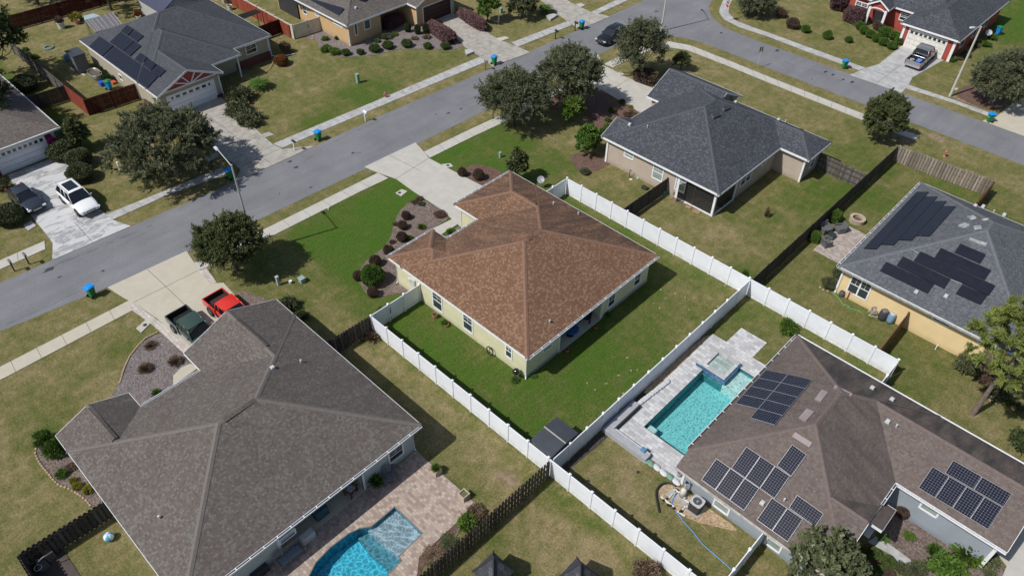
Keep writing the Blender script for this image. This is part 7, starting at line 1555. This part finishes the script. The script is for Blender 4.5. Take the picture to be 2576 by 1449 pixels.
hose('black_pipe','p3',[(640,345,.15),(560,300,.12),(450,275,.1),(330,300,.1),(240,370,.08),(195,450,.08),(185,560,.08),(200,680,.08),(225,800,.08),(255,965,.08)],.075,BLACK,'thick black corrugated pipe curving round the golden gravel',cat='pipe')
hose('extension_cord','p3',[(1060,1040),(1150,1140),(1250,1260),(1420,1440)],.014,simple('cord_tan',(.5,.36,.18),None,4,.6),'thin tan cord running from the gravel over the lawn',cat='cord')
HO=simple('hose_copper',(.42,.25,.18),None,4,.5); cpts=[]
for k in range(40): a=k*.62; rr=150+45*math.sin(k*.37); cpts.append((1500+rr*math.cos(a)*1.15+20*math.sin(k*.9),1130+rr*.75*math.sin(a)+15*math.cos(k*.5)))
hose('coiled_hose','p3',cpts,.016,HO,'copper-coloured hose lying in loose coils on the gravel',smooth=3)
cp_=[]; q=onplane('11',1775,1195,1,4.85)
m=MB(); m.tube([(q.x+.32*math.cos(a)*(1+.05*math.sin(a*3)),4.78-.012*k%.1,q.z+.42*math.sin(a)) for k,a in enumerate(np.linspace(0,10*math.pi,90))],.025,5); tag(m.build('coiled_hose',BLACK),'black hose coiled on the lime wall','hose'); hose('garden_hose','11',[(1750,1215),(1800,1240),(1835,1235),(1830,1250)],.02,BLACK,'loose end of the black hose at the lime wall')
def ac():
    t=empty('air_conditioner',(8.2,4.62,0),'air conditioner with a pale top and round fan grille beside the blue-grey wall','air conditioner'); m=MB(); m.box((0,0,.04),(1.0,.95,.08)); m.build('base',CONCD,t,world=False); m=MB(); m.box((0,0,.52),(.76,.74,.88)); m.build('cabinet',simple('ac_brown',(.05,.042,.04),None,30,.7),t,world=False,bevel=.06)
    m=MB(); A_=PALE_=simple('ac_top',(.48,.50,.54),None,4,.45); n=28; vs=[]
    for j in range(n):
        a=2*math.pi*j/n; s=.41/max(abs(math.cos(a)),abs(math.sin(a)))**.82; vs.append((s*math.cos(a),s*.97*math.sin(a),1.0))
    vi=[(.29*math.cos(2*math.pi*j/n),.29*math.sin(2*math.pi*j/n),1.01) for j in range(n)]; vo=[(x,y,.92) for x,y,z in vs]; vd=[(x,y,.9) for x,y,z in vi]
    m.add(vs+vi+vo+vd,[(j,(j+1)%n,n+(j+1)%n,n+j) for j in range(n)]+[(2*n+j,2*n+(j+1)%n,(j+1)%n,j) for j in range(n)]+[(n+j,n+(j+1)%n,3*n+(j+1)%n,3*n+j) for j in range(n)]); tp=m.build('top_cover',A_,t,world=False)
    f=MB(); f.lathe([(0,.9),(.29,.9)],n=20); f.f=[tuple(reversed(x)) for x in f.f]; f.build('fan_well',DARK,tp,world=False); f=MB(); f.cyl((0,0,.93),(0,0,.985),.07,n=14)
    for k in range(3): a=k*2.09; f.box((math.cos(a)*.17,math.sin(a)*.17,.945),(.22,.11,.015),a)
    for rr in (.12,.17,.22,.27): f.tube([(rr*math.cos(b),rr*math.sin(b),1.0) for b in np.linspace(0,2*math.pi,21)],.004,4)
    f.build('fan',simple('fan_grey',(.34,.36,.39),None,4,.5),tp,world=False)
ac()
def pump():
    t=empty('pool_pump',(6.9,5.0,0),'white pool filter with black pump and white pipes beside the blue-grey wall','pool pump'); PV=simple('pvc_white',(.68,.68,.66),None,4,.5)
    c=G('p3',830,470,.6); b=Vector((c.x,c.y,0)); m=MB(); m.lathe([(0,.05),(.2,.05),(.2,.75),(.12,.85),(0,.87)],(b.x,b.y,0),16); m.build('filter_tank',simple('filter_white',(.60,.58,.53),None,4,.5),t,True)
    m=MB(); pq=[G('p3',x,y,z) for x,y,z in ((700,480,.3),(820,520,.35))]; m.tube(pq,.045,6); m.tube([G('p3',590,440,.25),G('p3',640,430,.25),G('p3',700,490,.3)],.05,6); m.tube([G('p3',560,540,.12),G('p3',460,650,.12)],.055,6); m.tube([G('p3',290,600,.15),G('p3',400,680,.15),G('p3',500,760,.15),G('p3',610,840,.15)],.055,6); m.tube([G('p3',680,940,.1),G('p3',860,1060,.1)],.055,6); m.tube([G('p3',820,640,.1),G('p3',950,740,.1)],.045,6); m.tube([G('p3',920,830,.1),G('p3',860,830,.1),G('p3',790,930,.1)],.055,6); m.tube([G('p3',880,300,1.2),G('p3',860,400,.6)],.05,6); m.build('pipe',PV,t)
    m=MB()
    for x,y in ((660,450),(440,640),(460,790),(520,810),(590,870),(770,930),(740,960),(350,680)): q=G('p3',x,y,.15); m.box(tuple(q),(.13,.09,.14),.6)
    m.tube([G('p3',880,300,1.15),G('p3',900,235,1.3),G('p3',940,290,1.2)],.07,8); m.tube([G('p3',640,400,.2),G('p3',780,520,.25)],.04,6); m.build('valve',BLACK,t); 
    m=MB(); q=G('p3',780,580); m.cyl((q.x,q.y,.15),(q.x+.35,q.y-.1,.15),.1,n=10); m.build('motor',simple('motor_grey',(.32,.31,.28),None,4,.6),t)
pump()
basket('pot','p3',720,110,.2,.5,simple('pot_grey',(.36,.36,.38),None,5,.7),'grey urn at the corner of the blue-grey house','urn')
def grill(k,x,y,label):
    q=G(k,x,y); t=empty('kettle_grill',(q.x,q.y,0),label,'barbecue'); m=MB(); m.lathe([(0,.5),(.2,.55),(.28,.7),(.28,.72),(.2,.9),(.05,.97),(0,.97)],n=20); m.build('bowl',simple('enamel_black',(.015,.015,.017),None,4,.12,spec=.8),t,True,world=False)
    for a in (0,2.1,4.2): l=MB(); l.cyl((.12*math.cos(a),.12*math.sin(a),.55),(.3*math.cos(a),.3*math.sin(a),0),.014,n=6); l.build('leg',METAL,t,world=False)
    m=MB(); m.tube([(-.06,0,.97),(-.05,0,1.02),(.05,0,1.02),(.06,0,.97)],.012,6); m.build('handle',BLACK,t,world=False)
grill('21',30,1405,'black kettle barbecue at the bottom corner of the lime house')
bush('21',22,1425,.35,.35,'green weed under the kettle barbecue','loose',L_GRN,'shrub'); bush('21',165,1395,.25,.2,'tiny green weed at the white corner trim','loose',L_GRN,'shrub')
# porch of house 1
q=G('21',455,1030,.1); m=MB(); m.lathe([(0,.62),(.62,.62),(.66,.66),(.60,.70),(0,.71)],(0,0,0),24)
t=empty('round_table',(-7.35,10.5,.1),'round table under a royal blue cover on the brown-roofed porch','table'); m.build('table_top',simple('cover_blue',(.015,.09,.28),(.01,.06,.2),6,.6),t,True,world=False); m=MB(); m.cyl((0,0,0),(0,0,.62),.06,n=8); m.cyl((0,0,0),(0,0,.04),.3,n=14); m.build('pedestal',BLACK,t,world=False)
chair('porch_chair',(-7.5,12.5,.1),rad(-60),'dark wicker armchair at the far end of the brown-roofed porch',simple('wicker_dark',(.035,.03,.032),None,20,.7),.75,.6)
# patio of house 2
ADG=simple('chair_grey',(.17,.17,.19),None,6,.7)
q=G('p4',640,430); chair('garden_chair',(q.x+.1,q.y,.06),rad(-25),'slatted grey garden armchair by the sage wall',ADG,.65,.7,.38,slats=True); 
def stool(): 
    q=G('p4',740,290); t=empty('side_table',(q.x,q.y,.06),'small round grey side table behind the slatted armchair','side table'); m=MB(); m.lathe([(0,.5),(.27,.5),(.28,.53),(0,.54)],n=18); m.build('table_top',ADG,t,world=False); 
    for a in (0,2.1,4.2): l=MB(); l.cyl((.16*math.cos(a),.16*math.sin(a),.5),(.24*math.cos(a),.24*math.sin(a),0),.02,n=6); l.build('leg',ADG,t,world=False)
stool()
basket('plant_pot','p4',430,560,.28,.42,simple('pot_glazed',(.16,.17,.17),None,6,.4),'dark glazed pot beside the porch post','plant pot'); q=G('p4',430,560); bush('p4',0,0,.62,.75,'spiky yucca in the dark glazed pot','spiky',L_GRN,'potted_plant',at=(q.x,q.y,.4))
def planter(k,x,y,label,soil):
    q=G(k,x,y); t=empty('planter_box',(q.x,q.y,.06),label,'planter',rz=0); m=MB()
    for a,b,c,d in ((-.28,-.28,.28,-.22),(-.28,.22,.28,.28),(-.28,-.22,-.22,.22),(.22,-.22,.28,.22)): m.bb(a,b,0,c,d,.5)
    m.build('box',simple('planter_cream',(.46,.40,.31),None,6,.8),t,world=False); m=MB(); m.bb(-.22,-.22,.1,.22,.22,.42); m.build('soil',soil,t,world=False); return q
q=planter('p4',1570,300,'cream wooden planter with a grassy plant on the patio edge',MUD); bush('p4',0,0,.42,.5,'grassy yellow-green plant in the cream planter','tuft',L_LIME,'potted_plant',at=(q.x,q.y,.45)); planter('p4',2105,780,'empty cream wooden planter at the patio corner',simple('soil_olive',(.12,.12,.06),None,6,.9))
def bench():
    q=G('12',262,1300,.3); t=empty('garden_bench',(q.x,q.y,.06),'slatted wooden bench with a grey cushion against the sage wall','bench',rz=0); W_=simple('teak_grey',(.24,.215,.20),(.18,.16,.15),5,.8); L=1.75
    m=MB(); m.box((0,0,.4),(.6,L,.06)); m.build('seat',W_,t,world=False); m=MB()
    for k in range(13): m.box((-.32,-L/2+.08+k*(L-.16)/12,.68),(.03,.07,.5))
    m.box((-.32,0,.95),(.05,L,.07)); m.build('backrest',W_,t,world=False)
    for s in (-1,1): a=MB(); a.box((0,s*L/2,.6),(.7,.07,.05)); a.box((.3,s*L/2,.3),(.06,.06,.6)); a.box((-.3,s*L/2,.3),(.06,.06,.6)); a.build('armrest',W_,t,world=False)
    c=MB(); c.box((0,0,.48),(.5,L-.3,.1)); c.build('cushion',simple('cushion_bluegrey',(.17,.22,.27),(.12,.15,.19),7,.8),t,world=False,bevel=.04)
bench()
boxo('storage_cabinet','12',395,1175,(.45,.95,.62),simple('cabinet_white',(.52,.53,.54),None,3,.6),'white cabinet with a round dark hole beside the porch post','cabinet',z=.06)
boxo('deck_box','12',25,1425,(.7,1.1,.6),simple('deckbox_black',(.03,.03,.035),None,4,.6),'black storage box at the bottom edge against the sage wall','storage box',z=.06); boxo('deck_box','12',505,920,(.8,.9,.8),simple('spa_teal',(.04,.10,.13),None,4,.5),'dark teal covered box in the shade of the porch','storage box',z=.1,at=(-8.45,-12.2,0))
chair('porch_chair',(-8.25,-9.95,.1),rad(20),'wooden rocking chair with a patterned throw on the sage house porch',simple('wood_redbrown',(.13,.05,.03),None,8,.6),.62,.6,slats=True); m=MB(); m.box((0,0,.04),(.5,.5,.06)); tag(m.build('blanket',simple('throw_bluewhite',(.55,.60,.75),(.3,.12,.06),9,.8),loc=(-8.27,-9.95,.5+.06),bevel=.03,rz=.3),'pale blue and rust throw folded on the rocking chair','blanket')
q=G('12',818,762); basket('plant_pot','12',818,755,.2,.3,BLACK,'round black pot in the porch corner','plant pot',z=.1)
# beach ball
q=G('02',832,1170); m=MB(); v,f=ellips(.30,.30,.30,0,12); 
for i,ff in enumerate(f): m.cur=[0,1,0,2,0,1][int((i%24)//4)%6]; m.f.append(ff); m.m.append(m.cur); m.uv.append(None); m.st.append(0)
m.v=v; tag(m.build('beach_ball',[simple('ball_white',(.78,.80,.82),None,3,.4),simple('ball_blue',(.10,.42,.68),None,3,.4),simple('ball_sky',(.25,.55,.75),None,3,.4)],loc=(q.x,q.y,.30),smooth=True),'blue and white beach ball on the lawn beside the grey-brown roof','beach ball')
# corner junk, lower left
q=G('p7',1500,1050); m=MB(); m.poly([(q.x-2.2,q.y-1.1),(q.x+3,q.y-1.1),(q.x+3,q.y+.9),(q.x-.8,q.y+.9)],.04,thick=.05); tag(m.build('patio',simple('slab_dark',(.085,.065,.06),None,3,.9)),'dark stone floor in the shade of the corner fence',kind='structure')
q=G('p7',1500,760); boxo('board','p7',1460,760,(.9,.5,.75),simple('board_brown',(.12,.10,.095),None,4,.8),'brown box against the dark board fence corner','box'); boxo('bench_slab','p7',1260,1040,(.9,.5,.45),simple('slab_grey',(.13,.12,.13),None,4,.8),'low grey slab seat in the fence corner','seat')
m=MB(); a=[G('p7',x,y,z) for x,y,z in ((1010,1190,.05),(1030,1080,.6),(1090,960,.9),(1180,860,1.1),(1290,780,1.2))]; m.tube(a,.03,6); tag(m.build('hoop_pole',METAL),'bent grey pole arching over the corner seat','pole')
q=G('p7',1200,1230); m=MB(); m.tube([(q.x+.2*math.cos(a),q.y+.2*math.sin(a),.5) for a in np.linspace(0,2*math.pi,17)],.025,6); m.cyl((q.x,q.y,0.04),(q.x,q.y,.48),.03); tag(m.build('ring_stand',WPL),'white ring on a stand in the bottom left corner','stand')
# rear gazebos at the bottom edge
for i,(x,y,sz,lb) in enumerate([(2.40,-7.72,.86,'slate pyramid roof cut by the bottom edge, left one'),(6.15,-4.55,.85,'slate pyramid roof cut by the bottom edge, right one')]):
    t=empty('garden_gazebo',(x,y,0),lb,'gazebo'); m=MB(); s=sz; ap=(0,0,2.95); c=[(-s,-s,1.3),(s,-s,1.3),(s,s,1.3),(-s,s,1.3)]; m.add(c+[ap],[(0,1,4),(1,2,4),(2,3,4),(3,0,4),(3,2,1,0)],[[(0,0),(2*s,0),(s,s*1.2)]]*4+[[(0,0)]*4]); m.build('roof',SH_SL,t,world=False)
    m=MB(); m.bb(-s*.8,-s*.8,0,s*.8,s*.8,1.4); m.build('wall',BEI,t,world=False)
    m=MB()
    for q in c: m.tube([Vector(q)+Vector((0,0,.02)),Vector(ap)+Vector((0,0,.02))],.06,5)
    m.build('ridge_cap',SH_SL,t,world=False)
# retaining wall and sandbags
RW=simple('retaining_grey',(.36,.37,.39),(.28,.29,.31),4,.8,bmp=.4,bscale=10)
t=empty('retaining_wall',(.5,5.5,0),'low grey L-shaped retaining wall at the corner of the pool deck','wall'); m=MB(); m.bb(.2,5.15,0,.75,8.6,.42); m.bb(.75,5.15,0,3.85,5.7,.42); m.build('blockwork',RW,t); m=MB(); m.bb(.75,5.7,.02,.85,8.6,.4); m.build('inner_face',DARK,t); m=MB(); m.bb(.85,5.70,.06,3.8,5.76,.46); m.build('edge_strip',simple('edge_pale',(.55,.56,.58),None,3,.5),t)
boxo('blue_tub','22',985,530,(.35,.35,.18),simple('tub_blue',(.10,.25,.42),None,4,.5),'small blue tub on the end of the retaining wall','tub',z=.42)
SBW=simple('bag_white',(.58,.59,.60),(.44,.45,.46),7,.7,bmp=.5,bscale=14); SBG=simple('bag_green',(.16,.30,.22),(.11,.22,.16),7,.7,bmp=.5,bscale=14)
_bag=[MB().build('sandbag',m_) for m_ in ()]
def bag(x,y,rz,mat,label,s=1,z=.06):
    me=None; v,f=ellips(.30*s,.19*s,.10,.09,8); m=MB(); m.v=[(a*(1+.06*math.sin(b*20)),b,c) for a,b,c in v]; m.f=f; m.m=[0]*len(f); m.uv=[None]*len(f); m.st=[0]*len(f); o=m.build('sandbag',mat,loc=(x,y,z),smooth=True,rz=rz); return tag(o,label,'sandbag','sandbags along the pool deck edge')
a,b=G('p8',750,750),G('p8',915,590)
for k in range(12):
    f=k/11; bag(a.x+(b.x-a.x+.3)*f,a.y+(b.y-a.y)*1.5*f,1.3+.2*math.sin(k*2),SBW,['first','second','third','fourth','fifth','sixth','seventh','eighth','ninth','tenth','eleventh','twelfth'][k]+' white sandbag from the retaining wall along the pool deck')
SBP=[('p8',830,1290,SBG,'green sandbag at the end of the retaining wall'),('p8',875,1320,SBG,'second green sandbag beyond the retaining wall'),('p3',350,70,SBW,'white sandbag nearest the green ones'),('22',1090,640,SBW,'white sandbag with a dark crease by the deck'),('22',1140,680,SBW,'white sandbag in the middle of the deck edge row'),('22',1190,710,SBG,'flat green sandbag near the house corner'),('22',1235,748,SBW,'white sandbag touching the house corner')]
for k,x,y,m_,lb in SBP: q=G(k,x,y); bag(q.x,q.y,rad(-15),m_,lb,1.15)
# small side-yard things
boxo('wash_tub','c',640,1220,(.5,.5,.35),simple('tub_teal',(.03,.30,.33),None,4,.5),'teal tub by the dark wooden fence','tub',bevel=.08); boxo('gas_can','c',690,1205,(.2,.2,.45),simple('can_red',(.45,.03,.03),None,4,.5),'small red can beside the teal tub','can'); boxo('bag_pile','c',470,1175,(.7,.45,.25),BLACK,'black and blue bundle on the lawn by the beige house','bundle',bevel=.1)
def pumpjack(k,x,y,label,mat=simple('post_dark',(.06,.07,.06),None,4,.6)):
    q=G(k,x,y); t=empty('garden_tap',(q.x,q.y,0),label,'garden tap'); m=MB(); m.cyl((0,0,0),(0,0,.9),.04,n=8); m.build('post',mat,t,world=False); m=MB(); m.tube([(0,0,.85),(.15,0,.88),(.2,0,.75)],.025,6); m.build('spout',mat,t,world=False)
pumpjack('c',325,1070,'dark garden tap post before the beige siding'); pumpjack('31',595,810,'red-handled tap post by the yellow wall',simple('tap_red',(.35,.04,.05),None,4,.6))
m=MB(); q=G('c',340,1092); m.lathe([(.16,.03),(0,.05)],(q.x,q.y,0),12); m.f=[tuple(reversed(f)) for f in m.f]; tag(m.build('disc',WPL),'white disc on the lawn beside the dark tap','disc'); m=MB(); q=G('c',403,1082); m.lathe([(0,0),(.12,0),(.1,.12),(0,.14)],(q.x,q.y,0),10); tag(m.build('cap',simple('cap_mint',(.30,.55,.42),None,3,.5)),'small mint green cap on the lawn by the beige wall','cap')
hose('garden_hose','c',[(440,1030,.8),(450,1060,.2),(490,1100),(540,1140),(600,1145)],.022,BLACK,'black hose trailing from the beige wall'); boxo('white_post','31',1262,1190,(.06,.06,.6),WHITE,'thin white stake on the lawn by the yellow wall','stake',bevel=0)
boxo('red_mat','00',80,1265,(.5,1.3,.12),simple('mat_red',(.42,.02,.03),None,4,.7),'red rolled mat at the foot of the left garage door','mat',z=.06,bevel=.04); bush('00',370,1075,.45,1.4,'magenta wreath of flowers beside the left garage door','leafy',leafmat('leaf_magenta',(.20,.02,.10),(.55,.08,.32),.2),'flower_arrangement',at=(-59.4,-6.75,.9))
boxo('blue_chairs','w',1100,1000,(.6,.6,.8),simple('chair_blue',(.10,.25,.42),None,4,.5),'stack of pale blue plastic chairs beside the dark shed','stack of chairs',bevel=.1,tap=(.7,.7)); boxo('blue_crate','p2',1450,980,(.7,.5,.5),BLUE,'royal blue plastic trolley beside the oval trough','trolley',bevel=.08); boxo('orange_crate','p2',1860,900,(.7,.5,.25),simple('orange_toy',(.50,.08,.03),None,4,.6),'flat orange-red toy against the taupe wall','toy',bevel=.06)
for k,(x,y,s) in enumerate([(1420,480,.45),(1540,640,.5),(1640,780,.5),(1850,800,.45)]): bush('p2',x,y,s,s*1.5,['dark clutter heap at the wall end of the oval trough','dark heap of pots behind the oval trough','dark heap of pots midway along the taupe wall','dark heap of pots nearest the orange toy'][k],'loose',L_DK,'pot_heap',cat='heap')
def bbq():
    q=G('p2',820,420); t=empty('fire_bowl',(q.x,q.y,0),'black grill cart with pink round covers beside the oval trough','grill'); m=MB(); m.box((0,0,.45),(.9,.7,.5)); m.build('cart',BLACK,t,world=False,bevel=.05)
    for dx in (-.2,.25): m=MB(); m.lathe([(.2,.72),(.18,.78),(0,.79)],(dx,.1,0),12); m.build('lid',simple('lid_pink',(.50,.24,.20),None,4,.6),t,world=False)
bbq()
m=MB(); a=[G('p2',x,y) for x,y in ((330,360),(840,640))]; strip_=strip([a[0],a[1]],.28,.05); tag(strip_.build('kerb_strip',CONCS),'broken pale stone edging beside the dark shed',kind='structure')
hose('slab_edge','y',[(1660,1,0.02)]*2,.01,BLACK,'x') if False else None
# stepping stones & stray stones
for k,x,y,s,lb in [('c',848,1310,.36,'square stepping stone nearest the screen door'),('c',900,1332,.36,'square stepping stone before the screened porch'),('c',870,1350,.5,'rusty flat stone on the path by the screened porch'),('c',945,1390,.7,'longest rusty flat stone by the screened porch'),('10',425,300,.4,'flat stepping stone at the cream gate, upper one'),('10',430,285,.3,'flat stepping stone at the cream gate, lower one')]:
    q=G(k,x,y); m=MB(); m.box((0,0,.03),(s,s*.75,.06)); tag(m.build('stepping_stone',simple('step_pale',(.50,.46,.40),None,5,.8) if 'square' in lb else simple('step_rust',(.34,.22,.12),None,5,.8),loc=(q.x,q.y,.03),rz=.2),lb,'stepping stone')
g=random.Random(5); m=MB()
LV=[('21',1230,770),('21',1310,798),('21',1370,800),('21',1340,893),('21',1115,880),('21',1065,845),('21',1125,740),('21',1157,805),('21',868,1255),('21',805,1388),('21',900,1350),('21',940,1345),('21',1555,868),('21',1610,710),('22',630,45),('22',838,75),('22',710,0),('22',565,-5)]
for k,x,y in LV:
    q=G(k,x,y); 
    for _ in range(3): m.box((q.x+g.uniform(-.06,.06),q.y+g.uniform(-.06,.06),.02),(g.uniform(.05,.10),g.uniform(.04,.08),.02),g.uniform(0,3))
tag(m.build('fallen_leaves',simple('dry_leaf',(.48,.40,.30),(.35,.28,.2),9,.9)),'scattered pale dry leaves on the rear lawn of the brown-roofed house',kind='stuff')
# brick/stone borders of beds
BRD=simple('border_stone',(.42,.31,.21),(.30,.21,.14),6,.9)
def border(label,pts,k=None):
    P=GP(k,pts) if k else pts; m=MB()
    for a,b in zip(P[:-1],P[1:]):
        d=Vector(b[:2]+(0,)) -Vector(a[:2]+(0,)) if not hasattr(a,'x') else (b-a); n=max(1,int(d.length/.22)); rz=math.atan2(d.y,d.x)
        for i in range(n): c=a+d*((i+.5)/n); m.box((c.x+random.uniform(-.01,.01),c.y+random.uniform(-.01,.01),.05),(.2,.1,.1),rz+random.uniform(-.08,.08))
    tag(m.build('bed_border',BRD),label,'border')
border('curving stone border round the grey mulch bed',[(1195,1062),(1100,1110),(1045,1165),(985,1240),(950,1310),(925,1380),(905,1449)],'01'); border('curving stone border of the mulch strip by the beach ball lawn',[(272,482),(268,540),(300,600),(350,665),(410,735),(450,770),(505,788),(560,815),(620,855),(660,890),(685,930)],'02'); border('curved stone edging beside the downspout',[(1,585),(60,560),(100,530),(125,490),(125,460)],'10')
border('rough stone edging under the wall shrubs',[(370,1130),(400,1155),(440,1172),(470,1175)],'pn'); border('short stone edging at the yellow house corner',[(385,715),(400,735),(430,748),(465,755)],'31')
